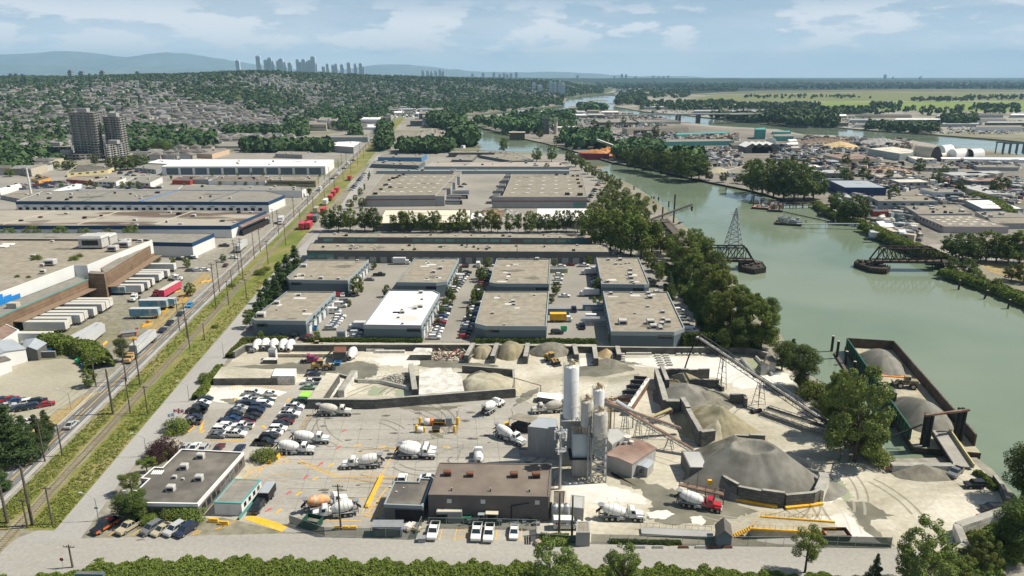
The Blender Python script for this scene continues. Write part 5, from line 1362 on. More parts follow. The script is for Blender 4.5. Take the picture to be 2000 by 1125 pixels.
ptch('wet_patch',[(1190,922),(1245,936),(1300,952),(1350,968),(1420,975),(1480,1000),(1440,1008),(1395,1026),(1300,1024),(1262,1010),(1272,985),(1258,962),(1222,948)],.7,M_wet,.040,2)
ptch('wet_patch',[(1648,978),(1690,980),(1748,1010),(1712,1013),(1694,1024),(1748,1064),(1730,1066),(1675,1024),(1662,1000)],.6,M_wet,.040,3)
ptch('wet_patch',[(1120,715),(1220,712),(1240,722),(1180,735),(1110,735)],.8,M_wet,.040,4)
ptch('wet_patch',[(428,781),(460,777),(482,786),(455,790)],.5,M_wet,.041,5)
ptch('wet_patch',[(812,700),(900,706),(975,714),(960,722),(905,720),(820,716)],.8,M_wet,.041,6)
ptch('wet_patch',[(1020,768),(1055,757),(1040,775),(1002,795),(1010,780)],.5,M_wet,.041,7)
ptch('wet_patch',[(840,845),(870,846),(866,856),(844,857)],.3,M_wet,.041,8)
ptch('wet_patch',[(770,790),(850,796),(905,792),(880,800),(820,803),(780,798)],.4,M_wet,.041,9)
ptch('dust_patch',[(1600,935),(1640,948),(1652,975),(1600,985),(1600,960)],.7,M_dust,.042,10)
ptch('dust_patch',[(1220,700),(1400,698),(1500,715),(1560,745),(1450,760),(1400,738),(1240,715)],1.0,M_dust,.038,11)
ptch('dust_patch',[(730,700),(800,695),(850,704),(800,718),(740,712)],1.0,M_dust,.039,12)
ptch('dust_patch',[(1135,700),(1160,695),(1162,715),(1130,718)],.7,M_dust,.039,13)
ptch('dust_patch',[(1470,1040),(1650,1000),(1700,1040),(1730,1062),(1480,1058)],.9,M_dust,.036,14)
ptch('dust_patch',[(1262,1000),(1300,996),(1318,1004),(1300,1014),(1268,1012)],.2,M_dust,.044,15)
ptch('dust_patch',[(1348,1010),(1368,1007),(1380,1018),(1372,1026),(1352,1022)],.2,M_dust,.044,16)
ptch('dust_patch',[(640,775),(655,770),(668,745),(655,740),(640,760)],.4,M_dust,.042,17)
ptch('dust_patch',[(1100,940),(1180,945),(1260,970),(1262,985),(1180,980),(1110,990)],.7,M_dust,.036,18)
ptch('dust_patch',[(400,760),(470,752),(560,765),(520,790),(420,785)],.8,M_dust,.036,19)
gbl('basin_shed','pale grey ridge-roofed shed beside the settling trough by the river trees',[(1487,714),(1500,729-16),(1516,708),(1499,691)],3.2,.8,M_mw,M_rg,'shed',along='y')
bwal([(1448,703),(1478,738)],1.0,'left rim wall of the settling trough',th=.6,m=M_bL);bwal([(1476,700),(1508,735)],1.0,'right rim wall of the settling trough',th=.6,m=M_bL)
ptch('wash_pool',[(1452,705),(1472,703),(1500,733),(1482,735)],.2,M_wash,.046,30);ptch('wash_pool',[(1625,936),(1648,940),(1658,960),(1668,972),(1650,980),(1640,962)],.6,M_wash,.043,31)
ptch('wash_pool',[(722,758),(755,756),(750,772),(718,772)],.5,M_wash,.045,20)
ptch('wash_pool',[(772,762),(800,762),(802,773),(770,774)],.4,M_wash,.045,21)
ptch('wash_pool',[(1210,686+20),(1240,708),(1255,712),(1225,712)],.4,M_wet,.046,22)
tk_=MB()
for k in range(64):
 c0=P(U(1250,1900),U(700,1010))if k%3 else P(U(620,1000),U(790,880));r0=U(9,34);a0=U(0,6.28);da=U(.4,1.6);ww=U(.28,.6)
 for off in(0,2.1):
  pr_=None
  for i in range(13):
   a=a0+da*i/12;e=[(c0.x+(r0+off+o_)*cos(a),c0.y+(r0+off+o_)*sin(a))for o_ in(0,ww)]
   if pr_ and insd(YW,*e[0])and insd(YW,*pr_[0]):tk_.face([(*pr_[0],.0475+k*.00002),(*e[0],.0475+k*.00002),(*e[1],.0475+k*.00002),(*pr_[1],.0475+k*.00002)],k%2)
   pr_=e
strc('tyre_tracks',tk_,[smt('tyre_dirt',(.20,.19,.15),.38),smt('tyre_dust',(.60,.58,.50),.35)])
ck=MB()
for k in range(11):pts_=[((575+k*46,1000),(640+k*36,805)),((560,822+k*19),(1028,818+k*18.5))];[ck.face([(v.x,v.y,.049)for v in(a-s,b-s,b+s,a+s)])for pa_,pb_ in pts_ for a,b in[(P(*pa_),P(*pb_))]for s in[Vec((-(b-a).y,(b-a).x,0)).normalized()*.028]]
for k in range(70):
 x,y=U(560,1040),U(800,1035);p=P(x,y);s=U(.2,.9)
 q=[(p.x+s*U(.5,1)*cos(a)*2.2,p.y+s*U(.4,1)*sin(a),.050)for a in np.linspace(0,6.28,8)[:-1]];ck.face(q)
for x0,y0,x1,y1 in((775,905,800,862),(800,862,850,858),(810,905,900,870),(905,865,890,900),(1000,800,990,870),(700,880,790,872),(875,903,880,893),(610,870,760,878),(900,795,870,850)):
 a,b=P(x0,y0),P(x1,y1);n_=14;pts=[a.lerp(b,i/n_)+Vec((U(-.5,.5),U(-.5,.5),0))for i in range(n_+1)]
 for p,q in zip(pts,pts[1:]):d=(q-p).normalized();s=Vec((-d.y,d.x,0))*.07;ck.face([(v.x,v.y,.050)for v in(p-s,q-s,q+s,p+s)])
strc('oil_stains',ck,mat('oil_stain',(.12,.115,.10),.8,.2,.8))
# ---- yellow lines, arrows, green bays
ym=MB()
def line(a,b,w=.2,mi=0,z=.056,d3=None):
 p,q=P(*a),P(*b);d=(q-p);L=d.length
 if L<.05:return
 d.normalize();s=Vec((-d.y,d.x,0))*w/2;ym.face([(v.x,v.y,z)for v in(p-s,q-s,q+s,p+s)],mi)
def arr(a,b,mi=0,w=.45):
 p,q=P(*a),P(*b);d=(q-p);L=d.length;d.normalize();s=Vec((-d.y,d.x,0));m_=p+d*L*.55
 ym.face([(v.x,v.y,.056)for v in(p-s*w/2,m_-s*w/2,m_+s*w/2,p+s*w/2)],mi);ym.face([(v.x,v.y,.056)for v in(m_-s*w*1.1,q,m_+s*w*1.1)],mi)
ym.face([(x,y,.056)for x,y in pxp([(476,1014),(492,1006),(564,1028),(550,1039)])])
for i in range(8):line((477+i*10,934-i*6.5),(507+i*9,908-i*.6),.16)
line((498,902),(582,902));line((582,902),(652,932));line((585,898),(660,929));line((652,932),(745,933));line((498,902),(476,934));line((476,934),(497,934));line((497,934),(514,914))
for i in range(18):line((590+i*3.4,903+i*1.5),(597+i*3.4,902+i*1.5),.12)
for i in range(26):line((655+i*4.6,934),(664+i*4.6,929.5),.12)
for y in(922,938,945,960,974,988,1003):line((650 if y<950 else 640,y),(748,y+.5),.13)
for y in(876,886,899,910):line((690,y-1),(772,y),.13)
line((775,872),(705,1006),.16);line((700,945),(745,946));line((635,1016),(706,1018));line((502,925),(565,927),.13);line((512,936),(560,938),.13)
for i in range(9):line((720+i*5.2,1000-i*6.6),(742+i*4.0,1008-i*7.2),.13)
line((712,1010),(756,953));line((712,1008),(738,1010));line((738,1010),(770,953))
for x0,y0,x1,y1,c in((620,911,632,902,1),(642,912,652,904,0),(592,936,603,928,1),(610,938,622,931,0),(560,966,570,958,1),(578,968,590,960,0),(518,1000,532,992,1),(540,1002,551,993,0),(657,877,666,871,1),(668,844,676,838,1),(692,872,708,868,0),(740,874,756,873,0),(866,873,881,875,0)):arr((x0,y0),(x1,y1),c)
for x0,y0,x1,y1 in((398,820,390,845),(404,868,392,867),(392,846,400,840),(458,783,462,777),(520,837,512,831),(566,778,560,784)):arr((x0,y0),(x1,y1))
for a,b in(((402,860),(478,861)),((386,780),(352,824)),((352,824),(352,826)),((447,755),(575,753))):line(a,b,.2)
for i in range(14):y=860-i*6.6;line((lerp(410,478,i/13),y),(lerp(445,512,i/13),y),.12);line((lerp(447,515,i/13),y),(lerp(480,548,i/13),y),.12)
for i in range(13):y=868-i*6.9;line((lerp(505,572,i/12),y),(lerp(540,606,i/12),y),.12)
for i in range(24):line((448+i*5.2,755),(441+i*5.2+8,761),.1)
line((606,808),(548,892),.3);line((612,808),(554,894),.14)
for i in range(7):a=(212+i*23,1047-i*.6);line(a,(a[0]+34,a[1]-24),.16)
for i in range(4):line((372+i*5,1047-i),(384+i*3,1036),.12)
for i in range(5):line((418+i*9,1035-i*4.5),(438+i*7,1031-i*4.5),.12)
line((415,1036),(478,1013),.14)
for x in(831,858,887,917,945,968,993,1017):line((x,1056),(x+7-(x-831)*.025,1030),.14)
for i in range(5):line((892+i*1,1052-i*5),(917,1056-i*5.5),.12)
gp=MB()
gp.face([(x,y,.054)for x,y in pxp([(571,793),(600,793),(610,776),(606,764),(590,764)])])
strc('green_parking_bay',gp,M_greenp)
for y in(770,778,786):line((586-(y-770)*.6,y),(607,y),.14,2)
strc('yard_markings',ym,[M_ye,M_red,M_white])
# ---- low concrete barriers
def barr(a,b,lbl,m=M_ye,h=.8,w=.6,name='concrete_barrier',grp='yellow barriers'):
 p,q=P(*a),P(*b);d=q-p;mb=MB();L_=d.length;mb.box((0,0,0),(L_,w,h*.45));mb.box((0,0,h*.45),(L_-.04,w*.7,h*.55),tpr=.93)
 c=(p+q)/2;o=link(name,mb.mesh(name,m),None,(c.x,c.y,.02),atan2(d.y,d.x));return tag(o,lbl,'barrier',grp)
barr((716,993),(746,931),'long bright yellow barrier beside the truck lanes',w=.8)
barr((408,1019),(427,1020),'yellow barrier in front of the portable office, left one');barr((428,1024),(447,1025),'yellow barrier in front of the portable office, right one')
for i,x in enum((653,669,684)):barr((x,1034),(x+13,1034),'yellow barrier by the yard fence, %s from the pole'%nth(i))
barr((541,898),(548,886),'short yellow barrier at the end of the car park');barr((524,905),(530,905),'square yellow block in the hatched corner')
barr((930,780),(951,777),'flat yellow barrier lying along the long block wall',h=.4);barr((953,776),(968,775),'second flat yellow barrier along the long block wall',h=.4)
barr((1604,1062),(1740,1068),'low concrete kerb along the street fence',M_wg,.6,.5,grp='kerbs')
for i,(x,mm)in enum(((1240,M_wg),(1275,M_wg),(1325,M_rx),(1358,M_wg),(1383,M_rx),(1410,M_rx))):barr((x,1070),(x+20,1070),'street kerb block, %s from the left below the green fence'%nth(i),mm,.45,.5,'kerb_block','street kerb blocks')
# ---- fences along the street
fnc([(566,1024),(600,1036),(634,1048)],2.2,'dark green screened fence curving from the yard gate',m=M_f1)
fnc([(634,1048),(725,1050),(812,1053)],2.2,'dark green screened fence in front of the grey skip',m=M_f2)
fnc([(812,1053),(824,1027)],2.2,'pale green mesh fence turning back to the workshop',m=M_f2)
fnc([(838,1031),(940,1032),(1047,1035)],2.4,'green mesh fence behind the four parked white vehicles',m=M_f2)
fnc([(1047,1035),(1048,1057),(1125,1062)],1.8,'green fence around the planted corner by the white van',m=M_f1)
fnc([(1155,1061),(1300,1064),(1460,1066),(1600,1067)],2.1,'long green mesh fence along the street below the trucks',m=M_f2)
fnc([(1600,1067),(1740,1070)],2.4,'dark green screened fence at the right end of the street frontage',m=M_f1)
fnc([(478,905),(432,975)],2.2,'thin chain-link fence beside the office flower bed',m=M_fchain)
fnc([(560,893),(612,812)],2.0,'chain-link fence between the car park and the truck apron',m=M_fchain)
# ---- street furniture and clutter
def lpol(base,top_y,arm_px,lbl,name='street_lamp',double=False,grp='street lamps'):
 g_=P(*base);z=HT(base[0],top_y,base[1]);rt=emp(name,lbl,'street lamp',(g_.x,g_.y,0),grp=grp)
 m=MB();m.tube((0,0,0),(0,0,z*.8),.12,8,0,.08);prt('pole',m,M_gv,rt)
 for s in((-1,1)if double else(-1,)):
  m=MB();prev=Vec((0,0,z*.8));
  for k in range(1,7):t=k/6;q=Vec((s*arm_px*sin(t*1.45),0,z*.8+z*.2*sin(t*1.57)));m.tube(prev,q,.06,6);prev=q
  prt('arm',m,M_gv,rt);m=MB();m.box((prev.x+s*.3,0,prev.z-.08),(.8,.3,.16),tpr=.7);prt('lamp_head',m,M_wm,rt)
 return rt
for i,(b_,ty)in enum((((193,1017),962),((287,891),846),((370,784),744),((437,697),662),((139,799),760))):lpol(b_,ty,2.6,'curved grey street lamp, %s'%('nearest on the service road','second along the service road','third along the service road, by the car park','fourth along the service road, by the stored drums','standing left of the avenue opposite the car park')[i])
lpol((262,1018),958,.9,'white double-headed lamp post beside the office bushes',double=True)
lpol((1355-160,720),690,.01,'small floodlight post near the spoil heap')
sg=emp('street_sign','small green street name sign on the nearest service road lamp','sign',tuple(P(193,1017)));m=MB();m.box((0,-.14,2.9),(.75,.04,.45));prt('plate',m,M_wq,sg)
stp=emp('stop_sign','small red octagonal stop sign by the corner of the hedge','sign',tuple(P(124,1111)));m=MB();m.tube((0,0,0),(0,0,2.4),.04,6);prt('pole',m,M_gv,stp);m=MB();m.tube((0,-.05,2.1),(0,-.02,2.1),.38,8,smth=False);prt('plate',m,M_wred,stp)
for i,(x,y,ty,c1,c2)in enum(((345,845,808,(.35,.55,.72),(.75,.75,.75)),(357,843,799,(.60,.03,.04),(.72,.70,.70)),(364,841,801,(.45,.12,.14),(.6,.6,.62)))):
 g_=P(x,y);z=HT(x,ty-2,y);r_=emp('flagpole','white flagpole flying a %s, beside the car park entrance'%('pale blue and white flag','red and white maple leaf flag','small reddish flag')[i],'flagpole',(g_.x,g_.y,0),grp='flagpoles')
 m=MB();m.tube((0,0,0),(0,0,z),.06,8);prt('pole',m,M_wm,r_)
 m=MB();W_=1.7;H_=.9
 for j in range(8):
  x0,x1=-W_*j/8,-W_*(j+1)/8;y0,y1=.12*sin(j*.9),.12*sin((j+1)*.9);red=(i!=1)and(j%3!=1)or(i==1 and(j<2 or j>5))
  m.add([(x0-.06,y0,z-H_-.1-.04*j),(x1-.06,y1,z-H_-.1-.04*(j+1)),(x1-.06,y1,z-.1-.04*(j+1)),(x0-.06,y0,z-.1-.04*j)],[(0,1,2,3)],0 if red else 1)
 if i==1:
  leaf=[(0,.22),(.06,.12),(.14,.15),(.12,.05),(.22,.03),(.12,-.06),(.13,-.13),(.02,-.1),(.01,-.22),(-.01,-.22),(-.02,-.1),(-.13,-.13),(-.12,-.06),(-.22,.03),(-.12,.05),(-.14,.15),(-.06,.12)]
  for yy in(-.16,.2):m.add([(-.9+a_*1.2,yy,z-.68+b_*1.5)for a_,b_ in leaf],[tuple(range(len(leaf)))],0)
 prt('flag',m,[mat('flag_a%d'%i,c1,.8,.03,1),mat('flag_b%d'%i,c2,.8,.03,1)],r_)
mb=MB();mb.face([(x,y,.06)for x,y in pxp([(328,852),(366,843),(378,834),(376,830),(350,834),(334,842)])]);strc('planting_bed',mb,mat('bark_mulch',(.14,.07,.045),.95,.2,1))
mb=MB()
for a,b in(((326,853),(366,844.5)),((366,844.5),(380,834)),((380,834),(376,829))):p,q=P(*a),P(*b);mb.beam(Vec((p.x,p.y,.1)),Vec((q.x,q.y,.1)),.2,.2)
strc('kerb',mb,M_ye)
def bol(px,py,lbl,h=1.5,r=.28,m=M_ye):p=P(px,py);mb=MB();mb.tube((0,0,0),(0,0,h),r,12);mb.lathe([(r,h),(r*.7,h+.12),(.02,h+.16)],None,12);o=link('bollard',mb.mesh('bollard',m),None,(p.x,p.y,0));return tag(o,lbl,'bollard','yellow bollards of the fuelling island')
for i,(x,y)in enum(((821,829),(814,844),(829,844),(894,829),(888,845))):bol(x,y,'fat yellow bollard, %s at the fuelling island'%('back left','front left','second in front','back right','front right')[i],2.0 if i!=2 else 1.4,.42)
def stnk(px,py,r,L_,m,lbl,z=.8):
 p=P(px,py);rt=emp('fuel_tank',lbl,'tank',(p.x,p.y,0));mb=MB();mb.lathe([(.1,-L_/2),(r*.8,-L_/2+.08),(r,-L_/2+.3),(r,L_/2-.3),(r*.8,L_/2-.08),(.1,L_/2)],Matrix.Translation((0,0,z+r*.6))@Matrix.Rotation(pi/2,4,'Y'),16);prt('vessel',mb,m,rt)
 for s in(-1,1):mb=MB();mb.box((s*L_*.28,0,0),(.2,r*1.6,z));prt('leg',mb,M_st,rt)
stnk(835,829,.9,2.0,M_wm,'white fuel tank at the left of the fuelling island',.3);stnk(843,829,.9,1.4,mat('orange_paint',(.6,.16,.05),.6,.1,1),'orange fuel tank beside the white one',.3)
stnk(821,844,.8,1.8,M_wm,'pinkish white small tank in front at the fuelling island',.2)
def cbt(px,py,size,m,lbl,name='equipment_cabinet',rz=.0,cat='cabinet',trim=M_st):
 p=P(px,py);rt=emp(name,lbl,cat,(p.x,p.y,0),rz);mb=MB();mb.box((0,0,0),size,tpr=.97);prt('body',mb,m,rt);mb=MB();mb.box((0,-size[1]/2-.01,size[2]*.15),(size[0]*.8,.06,size[2]*.6));mb.box((0,0,size[2]),(size[0]*1.05,size[1]*1.05,.1));prt('door',mb,trim,rt);return rt
cbt(853,830,(2.2,1.3,1.3),M_ye,'yellow pump cabinet in the middle of the fuelling island',trim=M_bk);cbt(863,830,(1.6,1.3,1.2),M_ye,'second yellow pump cabinet of the fuelling island',trim=M_bk);cbt(877,830,(1.7,1.6,2.2),M_st,'grey steel cabinet at the right of the fuelling island');cbt(852,843,(2.1,1.3,1.1),M_ye,'black and yellow pump cabinet in front at the fuelling island',trim=M_bk)
for i,(x,y,ty)in enum(((820,828,803),(863,822,805),(893,828,804),(809,845,818))):p=P(x,y);mb=MB();mb.tube((0,0,0),(0,0,HT(x,ty,y)),.05,6);mb.box((0,0,HT(x,ty,y)),(.5,.3,.15));tag(link('light_mast',mb.mesh('light_mast',M_gv),None,(p.x,p.y,0)),'thin light mast, %s at the fuelling island'%('back left','back middle','back right','front left')[i],'light mast','masts of the fuelling island')
r_=emp('pipe_gantry','thin brown pipe on posts crossing right of the sand heap','pipe');m=MB();a=P(1004,774);za=HT(1004,738,774);b=P(1056,773);zb_=HT(1056,753,773);m.tube(a+Vec((0,0,za)),b+Vec((0,0,zb_)),.14,8);prt('pipe',m,M_ru,r_)
for q,z in((a,za),(b,zb_)):m=MB();m.tube((q.x,q.y,0),(q.x,q.y,z),.12,8);prt('post',m,M_ru,r_)
gbl('small_hut','small dark-roofed hut standing inside the street fence',[(1400,1049),(1429,1049),(1426,1026),(1398,1027)],2.4,1.5,M_wb,M_rd,'hut',along='y')
r_=emp('wash_ramp','long sloping ramp with bright yellow edges near the street fence','ramp',tuple(P(1540,1040)))
A,B,Cc,D=[P(*q)-P(1540,1040)for q in((1466,1052),(1650,1046),(1630,1022),(1484,1028))]
m=MB();up=lambda v,z:(v.x,v.y,z);m.add([up(A,2.2),up(B,.1),up(Cc,.1),up(D,2.2),up(A,0),up(B,0),up(Cc,0),up(D,0)],[(0,1,2,3),(4,5,1,0),(6,7,3,2),(7,4,0,3)]);prt('deck',m,M_y1,r_)
m=MB();z=Vec((0,0,1))
for a,b in((A+z*2.3,B+z*.3),(D+z*2.3,Cc+z*.3)):m.beam(a,b,.35,.4)
prt('edge_beam',m,M_ye,r_)
m=MB()
for a,b in((D+z*2.3,Cc+z*.9),(A+z*2.3,B+z*.6)):
 for k in range(15):q=a.lerp(b,k/16);m.beam(q,q+z*1.0,.05)
 m.beam(a+z,a.lerp(b,.9)+z,.05)
m.beam(A+z*2.3+z,D+z*2.3+z,.06);prt('railing',m,M_ye,r_)
m=MB();s0=P(1432,1047)-P(1540,1040);s1=A.lerp(D,.2)+z*2.2
for k in range(9):q=s0.lerp(s1,k/9);m.box((q.x,q.y,q.z),(.5,1.1,.06))
m.beam(s0+Vec((0,-.6,.9)),s1+Vec((0,-.6,.9)),.07);m.beam(s0+Vec((0,-.6,0)),s1+Vec((0,-.6,0)),.14);prt('stairs',m,M_ye,r_)
r_=emp('weighbridge','low weighbridge deck with a thin handrail left of the small hut','weighbridge',tuple(P(1320,1045)));m=MB();a,b=P(1252,1040)-P(1320,1045),P(1392,1048)-P(1320,1045);m.beam(a+z*.35,b+z*.35,2.4,.5);prt('deck',m,M_wg,r_);m=MB()
for k in range(12):q=a.lerp(b,k/11)+Vec((0,1.2,.5));m.beam(q,q+z*1.0,.05)
m.beam(a+Vec((0,1.2,1.5)),b+Vec((0,1.2,1.5)),.05);prt('railing',m,M_ru,r_)
def skp(px,py,size,m,lbl,rz=.0,name='skip_bin'):
 p=P(px,py);rt=emp(name,lbl,'skip',(p.x,p.y,0),rz);L_,W_,H_=size;mb=MB();o=.25
 vs=[(-L_/2+o,-W_/2,.1),(L_/2-o,-W_/2,.1),(L_/2-o,W_/2,.1),(-L_/2+o,W_/2,.1),(-L_/2,-W_/2-.1,H_),(L_/2,-W_/2-.1,H_),(L_/2,W_/2+.1,H_),(-L_/2,W_/2+.1,H_)]
 fs=[(0,1,2,3),(0,1,5,4),(1,2,6,5),(2,3,7,6),(3,0,4,7)];mb.add(vs,fs);prt('body',mb,m,rt);mb=MB()
 for i in range(4):mb.beam(vs[4+i],vs[4+(i+1)%4],.12)
 for k in range(5):x=lerp(-L_/2+.4,L_/2-.4,k/4);mb.box((x,-W_/2-.06,.15),(.1,.1,H_-.2))
 prt('rim',mb,m,rt);mb=MB();mb.box((0,0,.2),(L_*.8,W_*.8,H_*.5));prt('contents',mb,M_gd,rt);return rt
skp(1632,1050,(5.0,2.6,1.4),M_rx,'rusty open skip of scrap inside the right end of the street fence')
skp(612,1027,(3.6,2.2,1.9),mat('dark_green_steel',(.015,.075,.05),.6,.15,1),'dark green tipping skip behind the curved green fence',-.3)
cab_=cbt(758,1043,(6.0,2.4,2.4),mat('dull_steel_blue',(.22,.24,.28),.6,.1,.8),'long dull grey container box behind the street fence','storage_box',cat='container')
cbt(824,1057,(1.5,1.2,.9),M_wg,'squat concrete block at the left of the white pickup','gate_block',cat='block')
p=P(1051,1063);mb=MB();mb.lathe([(.3,0),(.85,.15),(.9,.5),(.6,.9),(.1,1.0)],None,9,smth=False);tag(link('boulder',mb.mesh('boulder',mat('boulder_tan',(.34,.29,.22),.95,.2,2)),None,tuple(p)),'tan boulder on the street edge by the green fence','boulder')
for i in range(3):p=P(1026+i*4.5,1056);mb=MB();mb.box((0,0,0),(.3,2.6,.12));mb.box((0,.6,.12),(.22,.8,.08));tag(link('wheel_stop',mb.mesh('wheel_stop',M_bk),None,tuple(p)),'%s dark timber wheel stop right of the white saloon'%('left','middle','right')[i],'wheel stop','timber wheel stops')
jb=MB()
for k in range(70):p=P(U(762,825),U(1006,1016));s=U(.3,.8);jb.box((p.x,p.y,U(0,.9)),(s,s,s),U(0,1.5),mi=k%4)
tag(strc('parts_heap',jb,[M_bk,M_wm,M_rx,M_st]),'jumble of machine parts heaped before the garage annex','parts heap',kind='stuff')
jb=MB()
for k in range(34):p=P(U(792,820),U(1028,1040));s=U(.3,.9);jb.box((p.x,p.y,U(0,.5)),(s*1.6,s,s*.6),U(0,1.5),mi=k%3)
tag(strc('parts_heap',jb,[M_wm,M_sc[2],M_st]),'pale machine parts strewn inside the street fence','parts heap',kind='stuff')
jb=MB()
for k in range(70):p=P(U(905,1065),U(1014,1026));s=U(.2,.7);jb.box((p.x,p.y,0),(s*2,s,s),U(0,.4),mi=k%3)
tag(strc('parts_heap',jb,[M_st,M_bk,M_wbl]),'pipes and machine parts lying along the workshop wall','parts heap',kind='stuff')
skp(911,1014,(2.2,1.6,1.1),mat('bright_green_plastic',(.05,.45,.20),.5,.1,1),'bright green round-cornered tub by the workshop wall',name='green_tub')
p=P(1919,1011);mb=MB();mb.lathe([(1.3,0),(1.3,.12),(1.0,.25),(.1,.3)],None,20);tag(link('red_disc',mb.mesh('red_disc',M_wred),None,tuple(p)),'round red disc lying left of the right corner wall','disc')
for i,(x0,y0,x1,y1)in enum(((497,691,509,674),(514,689,524,672),(533,691,539,672),(549,690,559,674),(563,691,573,675),(684,705,693,692))):
 a,b=P(x0,y0),P(x1,y1);d=(b-a);d.z=0;ang=atan2(d.y,d.x)
 r_=emp('mixer_drum','white mixer drum stored on the ground, %s'%(nth(i)+' from the left in the row by the back wall' if i<5 else 'standing alone right of the block tower'),'mixer drum',tuple((a+b)/2),ang,'stored mixer drums')
 drum_parts(r_,Matrix.Translation((0,0,1.35))@Matrix.Rotation(radians(-90-8),4,'Y'),M_drumw)
 m=MB();m.box((-.9,0,0),(.3,1.6,.45));m.box((.9,0,0),(.3,1.6,.4));prt('cradle',m,M_wo,r_);r_.scale=(1.25,)*3
slb('square block tower with rusty frame behind the orange-striped pad',[(650,688),(675,688),(676,677),(653,677)],3.6,M_rx,'block_tower','block tower')
slb('low stack of blocks left of the purple flatbed',[(513,703),(541,703),(541,698),(516,698)],1.4,M_bL)
cbt(534,701,(2.4,2.0,3.4),M_wm,'white upright plant box on the low block stack','plant_box')
m=MB();a,b=P(541,697),P(651,697);m.beam(a+z*.7,b+z*.7,.9,.9);m.beam(a+Vec((0,1.6,.5)),b+Vec((0,1.6,.5)),.5,.5);tag(strc('steel_beam',m,M_sc[2]),'long cream steel beams lying in front of the stored drums','beam',kind='thing')
m=MB();m.beam(P(625,706,.8),P(652,682,4.2),.35,.35);tag(strc('sloping_pole',m,_M['dark_green_steel']),'dark green sloping boom leaning on the block tower','boom',kind='thing')
skp(660,713,(2.0,1.6,1.2),mat('blue_plastic',(.03,.22,.5),.5,.1,1),'small blue tub at the foot of the block tower',name='blue_tub')
m=MB()
for k in range(30):p=P(U(486,500),U(678,690));s=U(.3,.9);m.box((p.x,p.y,U(0,1)),(s,s,s),U(0,1.5))
tag(strc('parts_heap',m,M_st),'grey machine parts heaped left of the stored drums','parts heap',kind='stuff')
# trucks
def truck(kind,rear,front,lbl,clr=CL['white'],z=.03):
 a,b=P(*rear),P(*front);c=(a+b)/2;c.z=z
 pr=MIX[kind]
 o=pr.put(c,atan2((b-a).y,(b-a).x),lbl,'concrete mixer trucks',clr=clr)
 return o
truck('dusty',(608,811),(700,810),'dusty mixer truck with beige drum parked against the long block wall',(.62,.60,.54))
truck('white',(572,866),(643,864),'white mixer truck behind another at the edge of the car park')
truck('white',(541,885),(616,885),'white mixer truck frontmost at the edge of the car park')
truck('white',(747,911),(668,914),'white mixer truck facing left alone in the middle of the marked lanes')
truck('white',(781,886),(852,886),'rear one of two white mixer trucks parked side by side')
truck('white',(776,893),(851,894),'front one of two white mixer trucks parked side by side')
truck('orange',(580,1006),(694,976),'mixer truck with orange rust-stained drum near the yard gate')
truck('white',(699,1003),(612,1013),'white mixer truck facing left beside the orange-drummed one')
truck('white',(944,814),(980,789),'white mixer truck driving away behind the fuelling island')
truck('white',(965,848),(1026,872),'white mixer truck beside the tall batching building')
truck('dusty',(1100,803),(1042,807),'grey mixer truck partly hidden behind the tall silo',(.55,.54,.5))
truck('white',(935,915),(934,890),'white mixer truck hidden behind the workshop roof')
truck('white',(1168,1012),(1259,1015),'white mixer truck parked near the street with its chute lowered')
truck('white',(1320,983),(1411,999),'mixer truck with white drum and bright red cab on the wet concrete',(.42,.018,.035))
LDR.put(P(1078,708,.03),hdg((1068,700),(1092,716)),'yellow wheel loader working in front of the back bays','wheel loaders',clr=(.50,.29,.03))
LDR.put(P(630,722,.03),hdg((612,722),(655,719)),'muddy yellow wheel loader with its bucket to the right of the raised platform','wheel loaders',clr=(.33,.21,.05))
LDR.put(P(622,680,.03),hdg((612,682),(645,680)),'orange-brown loader parked by the back wall right of the stored drums','wheel loaders',scale=.8,clr=(.32,.17,.07))
r_=emp('loading_rack','rusty steel washing rack behind the red-cabbed mixer truck','rack',tuple(P(1368,976)));m=MB()
a,b=P(1325,966)-P(1368,976),P(1412,986)-P(1368,976);a.z=b.z=2.6;m.beam(a,b,1.2,.25);m.beam(a+z*1.1,b+z*1.1,.07);prt('platform',m,M_ru,r_);m=MB()
for k in range(6):q=a.lerp(b,k/5);m.beam((q.x,q.y,0),q+z,.15)
m.beam((a.x+4,a.y,0),(a.x+4,a.y,6),.12);prt('post',m,M_ru,r_);m=MB();q=P(1384,966)-P(1368,976);m.box((q.x,q.y,2.6),(.9,.7,1.1));prt('control_box',m,M_ye,r_)
o=TRAC.put(P(608,708,.03),hdg((590,708),(618,707)),'old truck with a purple-red cab standing among the beams',clr=(.28,.03,.12),scale=.85)
r_=emp('enclosed_trailer','small black enclosed trailer with blue-grey roof by the portable office','trailer',tuple(P(524,972)),hdg((515,985),(533,958)));m=MB();m.box((0,0,.6),(4.6,2.1,2.0));prt('cargo_box',m,M_bk,r_);m=MB();m.box((0,0,2.6),(4.7,2.15,.12),tpr=.96);prt('roof',m,M_rbg,r_);m=MB();m.beam((-2.3,0,.5),(-3.4,0,.45),.12);prt('drawbar',m,M_bk,r_);awh(r_,[(-.5,-1.05),(-.5,1.05),(.4,-1.05),(.4,1.05)],.34,.2)
